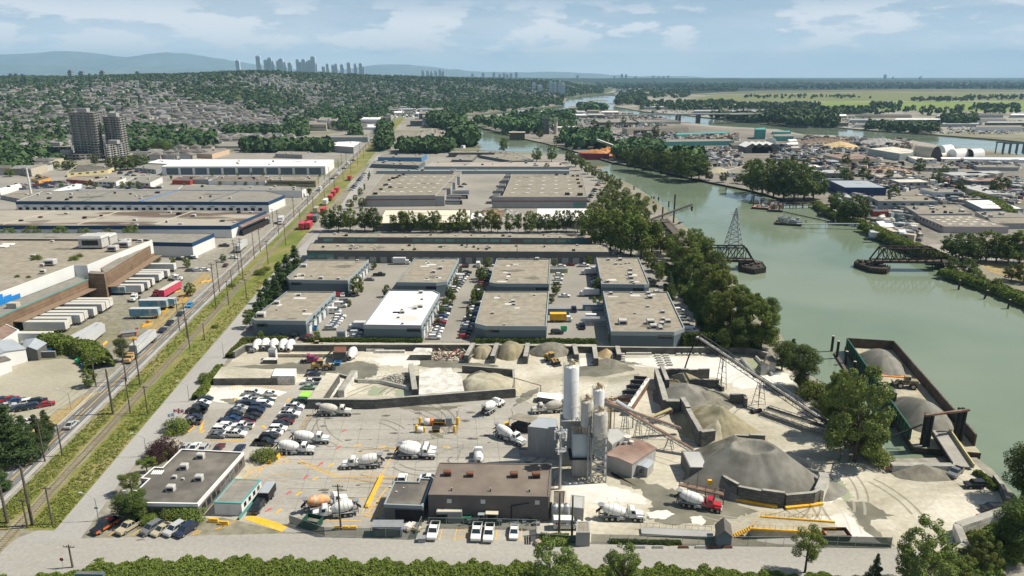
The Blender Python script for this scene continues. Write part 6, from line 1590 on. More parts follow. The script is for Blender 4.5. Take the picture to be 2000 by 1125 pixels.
# cars of the yard
G_='cars in the yard car park'
def P4(x,y):return(330+x/4,640+y/4)
rows=[('left edge row',[(280,572,'s','navy'),(265,600,'s','white'),(245,630,'s','black'),(218,665,'p','black'),(195,712,'s','navy'),(178,750,'p','grey')]),('left middle row',[(655,528,'p','white'),(640,556,'s','grey'),(618,580,'p','white'),(598,610,'u','navy'),(556,640,'s','silver'),(528,666,'s','grey'),(510,695,'s','black'),(506,726,'s','blue'),(452,758,'u','navy'),(424,786,'u','white'),(410,814,'u','white'),(378,856,'s','grey')]),('right middle row',[(795,530,'s','white'),(765,585,'s','dark green'),(750,612,'u','white'),(700,632,'u','navy'),(683,664,'u','navy'),(655,700,'s','black'),(627,726,'s','black'),(598,756,'s','maroon'),(580,786,'p','white'),(550,815,'s','grey'),(520,850,'p','white')]),('fence row',[(1112,440,'p','white'),(1096,478,'s','pale green'),(1024,590,'u','dark green'),(982,636,'p','white'),(965,662,'s','grey'),(945,692,'p','white'),(922,722,'s','black'),(912,748,'s','maroon'),(872,776,'u','black'),(852,806,'u','white'),(820,836,'s','white'),(785,872,'u','black'),(750,915,'p','black')])]
for rn,lst in rows:
 for i,(x,y,k,c)in enum(lst):
  hd=R.choice((0,pi))+U(-.04,.04)+(-.06)
  car(*P4(x,y),k,c,hd,'%s %s, %s from the back in the %s of the yard car park'%(c,KW[k],nth(i),rn),G_)
for i,(x,y,k,c)in enum(((362,878,'s','silver'),(381,877,'s','white'),(400,878,'h','silver'),(428,879,'s','maroon'),(468,881,'s','navy'))):car(x,y,k,c,pi/2,'%s %s behind the office roof, %s from the left'%(c,KW[k],nth(i)),'cars behind the office')
h0=hdg((196,1038),(232,1017))
for x,y,k,c,l in((207,1032,'p','black','orange and black pickup truck parked first from the corner lamp'),(255,1033,'p','beige','beige pickup truck with an open dark bed by the office bushes'),(298,1036,'u','grey','dark wagon behind the walking person'),(318,1038,'s','beige','cream saloon with sunroof between the dark wagon and the silver one'),(343,1038,'u','silver','silver sport utility car second from the right in the slanted row'),(364,1040,'u','navy','navy sport utility car at the right end of the slanted row')):car(x,y,k,c,h0+pi,l,'cars parked slanted below the office')
m=MB();[m.box((x_,s_*1.0,.55),(w_,.05,.5))for s_ in(-1,1)for x_,w_ in((-1.9,1.8),(.2,2.0),(2.3,.9))];prt('orange_panel',m,mat('orange_vinyl',(.60,.13,.04),.4,.1,1),[o for o in ROOT.objects if o.get('label','').startswith('orange and black')][0])
m=MB();q=P(214,1026);m.box((0,0,1.2),(1.6,1.3,.35));tag(link('load_box',m.mesh('load_box',M_wred),None,(q.x,q.y,0),h0),'red box in the bed of the orange pickup','box')
hd=hdg((850,1022),(842,1052))
car(847,1042,'p','white',hd,'white pickup truck parked alone at the left of the front bays','white vehicles by the workshop');car(931,1044,'p','white',hdg((932,1028),(928,1056)),'white pickup truck with grey bed cover left of its twin','white vehicles by the workshop')
car(955,1046,'p','white',hdg((957,1028),(953,1058)),'white pickup truck with black bed lining right of its twin','white vehicles by the workshop');car(1004,1043,'s','white',hdg((1005,1028),(1003,1056)),'white saloon car with sunroof parked by the timber stops','white vehicles by the workshop')
car(1108,1031,'v','white',.0,'white delivery van with red lettering parked behind the planted corner')
_v=[o for o in ROOT.objects if o.get('label','').startswith('white delivery van')][0]
m=MB()
for k,w_ in enum((.34,.24,.26,.24,.26,.24)):m.box((-2.3+k*.36,-1.04,1.45),(w_,.02,.42 if k==0 else .30))
prt('lettering',m,M_wred,_v)
car(504,995,'u','black',hdg((512,985),(497,1006)),'black sport utility car leaving over the yellow gate patch')
car(1865,927,'p','grey',hdg((1858,934),(1876,918))+pi,'grey-blue pickup truck parked at the foot of the gangway');car(1902,952,'j','black',pi,'black open-sided off-road car near the dock wall');car(1937,998,'u','black',pi,'black car with its tailgate raised in the shade of the right trees')
car(612,734,'s','navy',0,'dark blue car on the short block-walled pad');car(785,945,'p','white',hdg((775,962),(782,935)),'white pickup truck behind the garage annex');car(839,938,'s','white',0,'white saloon car squeezed between annex and workshop')
car(140,833,'s','silver',hdg((128,842),(152,822)),'silver-grey saloon driving on the avenue')
for i,(x,y,k,c)in enum(((318,647,'s','navy'),(332,633,'s','black'),(353,615,'s','navy'),(371,598,'s','bright blue'),(441,520,'s','maroon'))):car(x,y,k,c,hdg((x-10,y+10),(x+10,y-9.5))+(pi if i%2 else 0),'%s saloon on the avenue, %s from the near end of the moving line'%(c,nth(i)),'cars driving on the avenue')
person(P(281,1054),2.2,'person walking across the street apron in dark top and light trousers',(.03,.03,.035),(.32,.30,.26))
person(P(1734,924),.6,'person in a red shirt standing at the left end of the dock wall',(.48,.04,.05),(.10,.08,.09))
m=MB();q=P(1723,912);m.box((0,0,0),(.8,.6,1.1));m.tube((.9,-.6,.35),(1.5,-.6,.35),.35,10);tag(link('dock_gear',m.mesh('dock_gear',M_rx),None,tuple(q)),'rusty gear box beside the person in red','box')
# business park, warehouses in the middle
def vents(rt,h,pts):runits(rt,h,pts,(1.9,1.5,1.1),None)
BP=[('low grey commercial building at the back left of the business park beside the cypresses',[(560,541),(600,507),(720,507),(679,547.5),(565,546)],572,679,[(594,520,1.2),(578,539,.7),(592,537,.7),(627,543,.9),(661,544,.7),(609,538,.5),(698,508,.6)]),('low grey commercial building at the front left of the business park',[(492,622),(560,569),(655,569.5),(597,626.5),(500,625.5)],657,596,[(510,617,1.6),(541,592,1.1),(584,576,.8),(595,606,.6),(541,604,.4)]),('grey commercial building with angled corner behind the white-roofed one',[(776,551),(810,504.5),(896,504.5),(873,549.5),(852,552)],None,0,[(844,511,.5),(837,513,.5),(860,524,1),(847,531,.9),(834,543,.6),(854,541,.6),(866,509,.5),(833,509,.4)]),('commercial building with brilliant white roof in the business park',[(710,634),(760,566.5),(847,567),(859,573),(823,635.5)],663,823,[(822,571,.9),(824,584,.6),(821,599,1),(811,602,.8),(786,610,.9),(785,604,.5),(786,631,.5),(778,619,.5)]),('grey commercial building with patched roof in the back middle of the business park',[(956,551),(970,505.5),(1075,505.5),(1072,554),(970,553.5)],None,0,[(995,535,.7),(990,545,.5),(1049,506,1),(1000,515,.4)]),('large grey commercial building with angled left corner at the front middle of the business park',[(928,631),(946,569),(1072,569),(1067,637),(950,636.5)],668,1000,[(1002,589,.9),(1003,594,.7),(962,611,.6),(975,577,.4),(1043,576,.6),(985,633,.4)]),('grey commercial building with cut right corner at the back right of the business park',[(1165,502.5),(1247,503),(1268,554),(1259,555.5),(1175,554.5)],None,0,[(1188,507,.8),(1211,507,1),(1203,515,.7),(1213,515,.5),(1222,514,.5),(1229,513,.5),(1231,527,.9),(1230,536,1.1),(1232,543,1.1),(1186,550,.9),(1235,550,.8),(1238,553,.6)]),('large grey commercial building with cut corner at the front right of the business park',[(1178,569),(1304,570),(1337,640),(1317,648),(1194,647)],672,1250,[(1193,573,.8),(1266,573,.9),(1269,581,1.1),(1265,598,.6),(1233,572,.5),(1216,631,1.6),(1270,630,1.4),(1276,639,1.3),(1304,628,1.1),(1295,623,.8),(1292,632,.9),(1289,637,.7),(1294,609,.8),(1290,641,.8),(1240,611,.4)]),]
M_rq=mbk('roof_park',(.285,.255,.20),(.26,.234,.186),(.20,.18,.145),16,3.6,.07,noise=.2)
M_rpat=mat('roof_patch',(.52,.51,.48),.95,.1,.5)
bpp=[]
for i,(lb,px,by,bx_,un)in enum(BP):
 h=HT(bx_,max(p[1]for p in px),by)if by else 6.6
 h=min(8.0,max(6.0,h));white='white roof' in lb
 r,ply=bldg('commercial_building',lb,px,h,M_wb,M_rw if white else M_rq,band=(1.5,M_wbl),ppt=.45,grp='business park buildings')
 vents(r,h,un);bpp.append(ply)
 f='right' if i in(0,1,2,3)else 'left'
 oned(r,ply,f,7,3.9,2.2,1.1,'window',M_gl);oned(r,ply,f,6,.1,3.0,3.2,'loading_door',M_doorw if i<4 else M_wbl);oned(r,ply,f,7,3.3,2.8,.25,'awning',M_wbl,depth=.5)
 oned(r,ply,'front',2,3.6,2.4,1.3,'window',M_gl,.03 if i in(0,1,5)else .75,.2 if i in(0,1,5)else .97)
 oned(r,ply,'right' if f=='left' else 'left',6,1.0,2.0,1.3,'window',M_gl)
 mb=MB()
 for k in range(5):
  a=R.choice(un);x,y=a[0]+U(-12,12),a[1]+U(-6,6);p=P(x,y,h)
  if insd(inset(ply,2),p.x,p.y):s,t=U(.7,2.6),U(.5,1.6);mb.face([(p.x-r.location.x+u*s,p.y-r.location.y+v*t,h-.33)for u,v in((-1,-1),(1,-1),(1,1),(-1,1))])
 if mb.v:prt('roof_patch',mb,M_rpat,r)
h=HT(900,489,513)
r,ply=bldg('long_building','very long low grey building with many roof vents behind the business park',[(599,489),(607,475),(1186,477.5),(1190,492)],h,M_wd,M_rq,ppt=.2,units=26,usz=(1.3,1.1,.7),unitm=None)
oned(r,ply,'front',26,.1,3.2,3.0,'loading_door',M_wg,.06,.98);oned(r,ply,'front',3,2.6,4.0,2.0,'window',M_teal_glass,.0,.09)
h2=HT(900,463,476)
r,ply=bldg('long_building','second very long low building with teal windows in front of the tree row',[(620,463),(626,455),(1155,457.5),(1157,465)],h2,M_wd,M_rq,ppt=.2,units=14,usz=(1.4,1.2,.8))
oned(r,ply,'front',24,h2*.35,5.2,1.7,'window',M_teal_glass,.02,.99,skp=.15)
hA=HT(800,382,404)
def dock_house(lbl,px,hh,side):
 r,ply=bldg('warehouse',lbl,px,hh,M_wg,M_rg,ppt=.3,units=0)
 st=MB();e=epk(ply,'front');d=(e[2]-e[1]);st.box((0,0,0),(d.length+.1,.14,.7));m_=(e[1]+e[2])/2;link('red_stripe',st.mesh('red_stripe',M_wred),r,(m_.x-r.location.x,m_.y-r.location.y,hh*.58),atan2(d.y,d.x))
 return r,ply
r,ply=dock_house('wide warehouse with red stripe and stepped loading bays left of the central truck court',[(716,382),(750,340),(890,340),(868,362),(850,381)],hA,1)
def grid_skylights(r,h,px,nx,ny,m=None):
 a,b,c,d=[P(x,y,h)for x,y in px];mb=MB();mb.box((0,0,0),(2.6,1.3,.25));me=mb.mesh('skylight',m or M_rw)
 for i in range(nx):
  for j in range(ny):
   u,v=(i+.5)/nx,(j+.5)/ny;p=a.lerp(b,u).lerp(d.lerp(c,u),v);link('skylight',me,r,(p.x-r.location.x,p.y-r.location.y,h-.25))
grid_skylights(r,hA,[(735,378),(845,378),(880,342),(765,342)],6,5);runits(r,hA,[(733,379,1.2),(744,370),(752,362),(755,361),(760,352),(768,349,1.3),(775,347),(780,344),(788,341),(762,366,1)],(2.4,1.8,1.2),M_bk)
for i,(x,y)in enum(((868,396),(880,380),(889,368),(898,356))):
 s_=(y-146)/250;bldg('dock_house','stepped loading bay house, %s from the front on the left warehouse'%nth(i),[(x-20*s_,y-13*s_),(x,y-13*s_),(x+4*s_,y-26*s_),(x-12*s_,y-26*s_)],hA*.9,M_wg,M_rg,grp='stepped loading bays')
r,ply=dock_house('wide warehouse with red stripe and rows of skylights right of the central truck court',[(961,384.5),(982,382),(1000,341),(1136,340),(1147,384.5)],hA,0)
grid_skylights(r,hA,[(985,381),(1130,381),(1120,343),(1008,343)],5,5);runits(r,hA,[(1108,380,1.4),(1133,381,1.5),(1087,342),(1104,341),(1119,344),(1128,344),(1128,351),(1130,358),(1134,365,1.2)],(2.4,1.8,1.2),M_bk)
oned(r,ply,'front',1,.3,9,4,'window',M_teal_glass,.86,.98)
for i,(x,y)in enum(((976,386),(982,376),(987,366),(993,355),(998,347))):
 s_=(y-146)/250;bldg('dock_house','dark-topped loading bay, %s from the front on the right warehouse'%nth(i),[(x-17*s_,y-4*s_),(x,y-4*s_),(x+1,y-9*s_),(x-14*s_,y-9*s_)],hA*.75,M_wg,M_rd,grp='right warehouse loading bays')
def qk(name,lbl,px,by,wm,rm,units=0,bx_=None,band=None,grp=None,cat='building',doors=0,doorm=None,win=0,ppt=.3,face='front',hmin=3.0):
 i=max(range(len(px)),key=lambda k:px[k][1]);h=max(hmin,HT(bx_ or px[i][0],px[i][1],by))
 r,ply=bldg(name,lbl,px,h,wm,rm,cat,grp,ppt,band,units=units,usz=(2.2,1.8,1.2))
 if doors:oned(r,ply,face,doors,.2,3.4,min(3.6,h*.62),'loading_door',doorm or M_dooro,.04,.96)
 if win:oned(r,ply,face,win,h*.5,2.6,1.3,'window',M_gl,.04,.96)
 return r,ply,h
qk('long_warehouse','long low blue-walled warehouse with tan and grey roof behind the two wide warehouses',[(828,325),(845,316.5),(1092,316),(1112,325.5)],333,M_wbl,mat('roof_salmon',(.37,.31,.26),.95,.08,.1,col2=(.33,.31,.28)),14)
qk('long_shed','very low teal-roofed shed strip directly behind the wide warehouses',[(735,333.5),(740,331),(1112,331),(1112,333.5)],339,M_wbl,M_wbl,8)
qk('warehouse','dark-fronted blue-grey warehouse left of the salmon-roofed long one',[(725,320),(730,314),(830,315.5),(818,323)],331,M_wb,M_rg,10)
qk('warehouse','blue-walled warehouse near the riverside junction of service roads',[(738,307),(746,302),(790,302),(834,301),(823,307.5)],317,mat('wall_mid_blue',(.08,.20,.36),.8,.06,.3),M_rg,6)
qk('warehouse','grey flat warehouse wing with angled court beside the river',[(882,312),(898,299),(935,299),(922,313)],318,M_wd,M_rg2,3)
qk('warehouse','long bent grey warehouse with dark front beside the river',[(935,303),(972,298),(1004,299),(1042,313),(1000,314)],318,M_wb,M_rg,8)
qk('warehouse','low warehouse behind the angled court',[(876,298),(884,294),(968,294.5),(966,298)],307,M_wd,M_rg2,3)
qk('warehouse','grey warehouse by the river timber frame',[(950,299),(956,295),(1002,295.5),(1004,299)],304,M_wd,M_rg,2)
qk('shed','cream-roofed long shed behind the left tree row',[(738,436),(752,409.5),(920,409.5),(919,434)],452,M_wd,mat('roof_cream_big',(.62,.57,.46),.8,.04,.2),0)
qk('shed','white membrane-roofed shed behind the right tree row',[(1048,428),(1050,407),(1153,407),(1148,432)],448,M_ww,M_rw,0)
qk('shed','small white low shed between the two pale sheds',[(919,427),(922,416),(950,416),(948,427)],433,M_ww,M_rw)
pile('debris_pile','brown debris pile behind the middle of the tree row',965,421,19,13,4.5,mat('debris_brown',(.20,.145,.09),.95,.4,.6),sd_=41,rgh=.8)
pile('debris_pile','grey scrap pile right of the brown debris pile',992,421,12,12,4.0,mat('debris_grey',(.28,.28,.27),.95,.5,.8),sd_=42,rgh=1.2)
pile('gravel_pile','wide grey rubble heap of the recycling yard by the river bend',850,268,60,55,10,mat('rubble_heap',(.24,.22,.19),.95,.3,.12),sd_=43,rgh=1.0)
pile('gravel_pile','pale gravel heap in front of the rubble heap',840,283,30,20,5,M_g,sd_=44);pile('gravel_pile','grey gravel heap near the river trees',880,283,40,20,6,M_g,sd_=45)
qnst('small teal arched shed in the recycling yard',838,277,12,16,M_wq,1.4,name='arched_shed')
qk('plant_tower','dark industrial tower of the recycling yard',[(848,262),(852,261),(852,253),(848,253)],280,M_wt,M_rd,cat='tower')
# ---- parked cars of the business park
def crow(a,b,n,cols,hd,where,grp,tiny=True,kinds='suhs',skp=.1):
 k=0
 for i in range(n):
  if R.random()<skp:continue
  t=i/max(1,n-1);x,y=lerp(a[0],b[0],t),lerp(a[1],b[1],t)
  kk=R.choice(kinds);c=R.choice(cols);car(x,y,kk,c,hd+U(-.05,.05),'%s car, %s from the near end %s'%(c,nth(k),where),grp,tiny);k+=1
CC=['white','white','silver','grey','black','black','navy','blue','white','red']
WC=['white','white','white','silver','grey']
crow((646,644),(664,621),6,WC,.06,'of the white row beside the front left building','cars beside the front left building',False,skp=0)
car(652,612,'v','white',0,'white panel van beside the front left building');car(664,600,'v','white',.0,'long white panel van parked nose right beside the small tree')
for x,y,c,k in((661,577,'red','s'),(671,578,'white','s'),(681,577,'black','u'),(692,577,'grey','s')):car(x,y,k,c,1.57,'%s car in the short row below the back left building'%c,'cars below the back left building')
car(741,539,'p','black',.05,'black pickup truck alone in the court right of the back left building');car(722,548,'s','grey',0,'dark grey car beside the back left building tree');car(674,591,'u','grey',.3,'grey car on the small planted island')
for x,y,k,c in((575,660,'p','black'),(540,661,'u','black'),(527,663,'s','black'),(594,661,'u','black'),(603,662,'u','maroon')):car(x,y,k,c,1.5,'%s %s below the front left building at column %d'%(c,KW[k],x),'cars below the front left building')
for i,(x,y,k,c)in enum(((692,660,'s','silver'),(695,654,'u','silver'),(698,647,'u','navy'),(696,637,'s','grey'))):car(x,y,k,c,.05,'%s %s, %s from the near end left of the white-roofed building'%(c,KW[k],nth(i)),'cars left of the white-roofed building')
crow((848,662),(874,598),12,CC,.02,'of the row right of the white-roofed building','cars right of the white-roofed building',False,skp=0)
crow((885,570),(912,534),9,CC,.02,'of the row beside the angled-corner building','cars beside the angled-corner building',skp=0)
crow((906,660),(940,560),17,CC,.0,'of the row left of the front middle building','cars left of the front middle building',False,skp=.08)
crow((942,556),(956,520),7,CC,0,'of the row left of the back middle building','cars left of the back middle building')
crow((1088,556),(1096,522),5,CC,0,'of the row right of the back middle building','cars right of the back middle building')
crow((1165,560),(1160,527),6,CC,0,'of the row left of the back right building','cars left of the back right building')
for x,y,k,c,l in((1088,652,'u','black','black wagon near the front middle building corner'),(1121,607,'p','navy','dark truck driving in the middle of the right court'),(1137,640,'p','navy','dark blue tow truck stopped in the right court'),(1114,519,'s','maroon','dark red saloon before the long grey building'),(1140,521,'p','white','white pickup before the long grey building'),(1158,625,'v','white','white panel van parked beside the white trailer'),(1325,609,'u','white','white car beside the right building wall'),(1332,620,'s','black','black car beside the right building wall'),(1335,625,'u','white','second white car beside the right building wall'),(1343,641,'u','black','black car behind the white van on the right'),(1349,650,'v','white','white van at the far right building corner'),(912,521,'s','black','black car before the long building, left pair'),(906,521,'s','maroon','brown car before the long building, left pair'),(934,520,'v','white','white van before the long building'),(902,545,'v','white','white van in the row beside the angled-corner building'),(1103,660-80,'s','white','white car under the court trees'),(1300,590,'s','grey','grey car behind the right building')):car(x,y,k,c,pi/2 if x in(1121,1137,912,906,934)else 0,l)
crow((1288,580),(1268,548),6,CC,.1,'of the row behind the right building','cars behind the right buildings')
for px,py,hd,c,l,s in((785,516,pi*0,'white','white box truck before the long grey building',1.0),(702,645,pi,'white','white box truck left of the white-roofed building',1.0),(1096,628,0,'white','truck with white cab and yellow cargo box in the right court',1.0),(1150,578,pi,'white','white box truck with dark lettering in the right court',1.0),(1150,536,pi,'white','white box truck with green panel at the back of the right court',.9)):
 BOXT.put(P(px,py,.02),hd,l,clr=CL[c],scale=s)
_b=[o for o in ROOT.objects if 'yellow cargo box' in o.get('label','')][0]
for ch in _b.children:
 if ch.name.startswith('cargo_box'):m_=ch.data.copy();m_.materials.clear();m_.materials.append(M_ye);ch.data=m_
cbt(668,659,(3.2,2.4,2.6),M_trailer,'white box trailer parked on the court right of the front left building','box_trailer',cat='trailer');cbt(1163,634,(10,2.5,2.7),M_trailer,'white trailer parked against the front right building','box_trailer',cat='trailer')
for i,(x,y)in enum(((1089,613),(1160,605))):cbt(x,y,(9,2.5,2.4),mat('blue_tank',(.02,.18,.30),.5,.1,.8),'%s blue tanker body in the right court'%('left','right')[i],'tanker',cat='tanker')
skp(1101,646,(2.4,1.8,1.4),_M['bright_green_plastic'],'bright green skip near the black wagon in the right court');skp(659,608,(1.8,1.5,1.3),_M['bright_green_plastic'],'green bin beside the front left building');skp(614,645,(2.4,1.8,1.5),_M['blue_plastic'],'blue bin at the corner of the front left building')
cbt(1090,532,(9,2.4,2.0),mat('lime_box',(.42,.55,.05),.6,.1,.8),'lime green flatbed load beside the back middle building','lime_truck',cat='truck')
crow((1372-225,395),(1175,351),12,CC,.1,'of the riverside row right of the skylight warehouse','cars right of the skylight warehouse')
crow((1160,400),(1192,360),10,CC,.1,'of the outer riverside row','cars by the riverside trees')
crow((686,372),(712,340),10,CC,.1,'of the car park left of the stepped-bay warehouse','cars left of the stepped-bay warehouse')
crow((900,366),(907,361),2,CC,0,'in the central truck court','vehicles of the central truck court',skp=0)
for i,(x,y)in enum(((900,379),(896,388),(882,391),(884,399))):cbt(x,y,(14,2.6,3.0),(M_trailer,M_bk,M_rx,M_bk)[i],'%s trailer parked beside the stepped bays'%('pale','dark','rusty','second dark')[i],'box_trailer',cat='trailer')
# left side of the avenue
M_co=mbk('brown_cladding',(.225,.155,.10),(.18,.125,.085),(.09,.055,.04),40,1.25,.07,noise=.2)
h=HT(297,468,517)
r,ply=bldg('warehouse','huge warehouse with flat grey roof, white parapet band and brown cladding along the truck docks',[(-420,700),(0,571),(144,518),(170,518),(297,468.5),(287,467),(-260,465)],h,M_co,M_rq,ppt=1.2,band=(6.6,M_ww))
runits(r,h,[(186,479,4.2),(204,474,3.6),(99,514,1.6),(82,517,.6),(84,530,.8),(221,487,1.6),(244,479,1.8),(240,472,1.2),(250,470,1),(274,470,.8),(102,471,.6),(65,500,.8)],(2.6,1.9,1.3),None)
for x,y in((15,475),(4,479)):p=P(x,y,h);m=MB();m.box((p.x-r.location.x,p.y-r.location.y,h-.8),(5,3,.5));prt('skylight',m,M_rw,r)
for x,y,s in((71,503,3.4),(33,537,1.6),(144,504,3.2),(155,498,2.4),(55,538,1.4)):
 p=P(x,y,h);rs_=T['bush'][0].put((p.x,p.y,h-1),0,'weedy bush growing on the big warehouse roof, at %s'%('its near left','its far left','its front middle','its back middle','its middle')[int(s*7)%5],'roof weeds',(s,s,s*.8))
bs=MB()
for i,(a,b,z0,z1)in enum((((-60,620),(3,570),h-3.1,h-.2),((3,590),(18,584),h-5.2,h-1.6),((18,592),(34,585),h-6.4,h-3.0))):pass
def face_block(lbl,pxtop,hh,m,name='dock_wall',rm=None):
 return bldg(name,lbl,pxtop,hh,m,rm or M_rg2,ppt=.2,band=(.3,M_wq))
e=epk(ply,'right')
h1=HT(172,545,583);r1,p1=face_block('lower brown-clad dock wing projecting along the near trailers',[(21,608),(172,545),(152,539),(-8,600),(-200,640),(-150,690)],h1,M_co)
h2=HT(205,531,579);r2,p2=bldg('dock_tower','brown-clad square tower between the two dock wings of the big warehouse',[(172,534),(203,535),(207,531),(176,529)],h2,M_co,M_rg2,'building',ppt=.1)
h3=HT(297,476,516);r3,p3=bldg('dock_wing','upper brown-clad dock wing with stepped top along the far trailers',[(205,534),(299,476),(290,472),(196,524)],h3,M_co,M_rg2,ppt=.1)
for i,(pp_,pr_)in enum(((p1,r1),(p3,r3))):
 ee=epk(pp_,'right');d=ee[2]-ee[1];m_=(ee[1]+ee[2])/2;c=MB();c.box((0,0,0),(d.length,3.4,.3),rx=0);link('dock_canopy',c.mesh('dock_canopy',M_wo if False else mat('canopy_tan',(.22,.16,.11),.9,.1,.5)),pr_,(m_.x+ee[3].x*1.7-pr_.location.x,m_.y+ee[3].y*1.7-pr_.location.y,4.3),atan2(d.y,d.x))
 c=MB();c.box((0,0,0),(d.length*.97,.2,3.6));link('dock_opening',c.mesh('dock_opening',M_dooro),pr_,(m_.x+ee[3].x*.08-pr_.location.x,m_.y+ee[3].y*.08-pr_.location.y,.3),atan2(d.y,d.x))
m=MB();p=P(27,600,h1);m.box((p.x,p.y,h1),(3.6,2.4,1.8));tag(strc('roof_box',m,M_wt),'tan plant box on the near dock wing roof','rooftop unit',kind='thing')
M_blue_paint=mat('bright_blue_paint',(.015,.20,.55),.7,.05,.3)
bm_=MB();ee=epk(ply,'front')
for(x0,x1,zz)in((-120,2,.4),(2,18,1.7),(18,34,2.6)):
 a,b=P(x0,itp(x0,[(-420,701),(0,572),(144,519)]),h),P(x1,itp(x1,[(-420,701),(0,572),(144,519)]),h)
 nn=Vec((b.y-a.y,-(b.x-a.x),0)).normalized()*.5
 bm_.add([(a.x+nn.x,a.y+nn.y,h-6.5),(b.x+nn.x,b.y+nn.y,h-6.5),(b.x+nn.x,b.y+nn.y,h-zz),(a.x+nn.x,a.y+nn.y,h-zz)],[(0,1,2,3)])
o=prt('blue_sign_band',bm_,M_blue_paint,r);o.location=(-r.location.x,-r.location.y,0)
qk('warehouse','white warehouse with navy band directly behind the brown-clad one',[(299,473),(375,474.5),(418,456),(300,455),(-300,455),(-300,473)],503,M_ww,M_rg2,0,375,(2.0,M_band),win=10)
r,ply,h=qk('warehouse','long warehouse with mossy brown-streaked roof and navy band',[(-420,440),(451,441),(520,412),(380,410.5),(-420,409)],465,M_ww,mat('roof_streaked',(.33,.30,.25),.95,.1,.1,col2=(.115,.085,.065),thr=(.50,.56),strch=(.35,1.6,1)),30,451,(2.2,M_band))
for x0,x1 in((5,108),(150,235),(302,378)):
 a,b=P(x0,438,h),P(x1,411.5,h);m=MB();m.beam(a+Vec((-r.location.x,-r.location.y,-.12)),b+Vec((-r.location.x,-r.location.y,-.12)),.9,.3);prt('roof_seam',m,M_wt,r)
cnpy('loading_canopy','rusty-roofed loading canopy at the right end of the streaked-roof warehouse',[(466,440),(473,443.5),(527,420),(521,417)],5.5,M_rr,M_wnavy,back=M_bk)
r,ply,h=qk('warehouse','very long grey-roofed warehouse with navy band and a line of dock doors',[(30,393),(524,394.5),(556,381),(520,373),(347,371.5),(82,373)],416,M_ww,M_rg2,16,500,(2.2,M_band))
oned(r,ply,'front',34,.6,2.6,2.8,'loading_door',M_dooro,.0,.98);oned(r,ply,'front',12,3.8,3.6,.8,'awning',M_wbl,.0,.98,depth=.7)
for x0,x1,mm in((273,346,M_blue_paint),(160,226,M_wb),(410,470,M_wb)):
 a,b=P(x0,393,h),P(x1,372,h);m=MB();m.beam(a+Vec((-r.location.x,-r.location.y,-.1)),b+Vec((-r.location.x,-r.location.y,-.1)),.8,.3);prt('roof_seam',m,mm,r)
qk('warehouse','white-walled warehouse wing behind the dock-door warehouse near the avenue',[(347,370),(589,372),(602,366.5),(560,363),(356,362.5)],386,M_ww,M_rg2,6,589)
r,ply,h=qk('warehouse','long white-roofed warehouse with dark double dock doors',[(315,325),(635,324.5),(652,311.5),(355,311)],342,M_ww,M_rw,6,630)
oned(r,ply,'front',11,.5,11,6,'loading_door',M_wb,.02,.98)
qk('office_building','olive brick-fronted office block with yellow end wall beside the avenue',[(520,352),(616,353),(622,344),(532,344)],366,mat('wall_olive',(.25,.23,.14),.85,.1,.3),M_rg,6,616,win=22)
qk('warehouse','low brown-roofed white building left of the olive office block',[(407,353),(518,354),(532,344.5),(425,344)],362,M_ww,M_rbrown,6,515)
qk('warehouse','dark red building among trees beyond the dock-door warehouse',[(336,352),(371,352.5),(395,344.5),(350,344)],361,M_wred,M_rd,2)
qk('warehouse','low white-fronted building right of the dark red one',[(373,350),(407,351),(425,345),(396,344)],360,M_wbl,M_rbrown,2)
qk('warehouse','grey hall with tan roof and cream side wall facing the avenue',[(537,300),(590,302),(617,299),(600,296),(545,295)],310,M_wg,M_rg,3,590)
qk('warehouse','peach-walled low hall right of the tree cluster',[(352,298),(414,301),(448,292),(440,289),(376,291)],310,mat('wall_peach',(.55,.40,.28),.85,.05,.3),M_rg2,4,414)
qk('warehouse','broad grey-roofed hall behind the peach-walled one',[(370,286),(545,285),(545,270),(425,270)],291,M_wg,M_rg2,5,545)
qk('warehouse','pink-white roofed warehouse beside the narrowing avenue',[(575,279),(690,287),(706,277),(690,276)],300,M_wg,M_rw,6,690)
qk('warehouse','pale blue-walled warehouse behind the pink-white roofed one',[(579,268),(718,268),(722,264),(600,264)],278,M_wbl,M_rg2,5,718)
qk('apartment_block','white stepped block below the wooded slope',[(598,243),(637,243),(640,236),(600,236)],256,M_wt,M_rg,2,win=8);qk('apartment_block','taller white stepped block right of its neighbour',[(622,234),(660,236),(660,230),(626,229)],253,M_ww,M_rg,2,win=8)
qk('office_building','white three-storey office left of the far avenue',[(705,233),(744,233),(744,229),(710,229)],246,M_ww,M_rw,2,win=12);qk('office_building','low white building in front of the three-storey office',[(700,248),(747,249),(750,243),(706,243)],254,M_ww,M_rw,2)
qk('office_building','red-fronted low building left of the three-storey office',[(670,236),(704,236),(706,231),(678,231)],241,M_wred,M_rg2)
qk('tower_block','dark grey tower-like block near the river narrows',[(818,222),(838,222),(838,218),(820,218)],236,M_wb,M_rg,1,win=10);qk('tower_block','tan square block right of the dark grey one',[(825,228),(843,228),(842,224),(826,224)],241,M_wt,M_rg,1,win=6);qk('office_building','low dark glass block left of the tan square block',[(801,236),(825,236),(825,233),(803,233)],247,M_wb,M_rg,win=8)
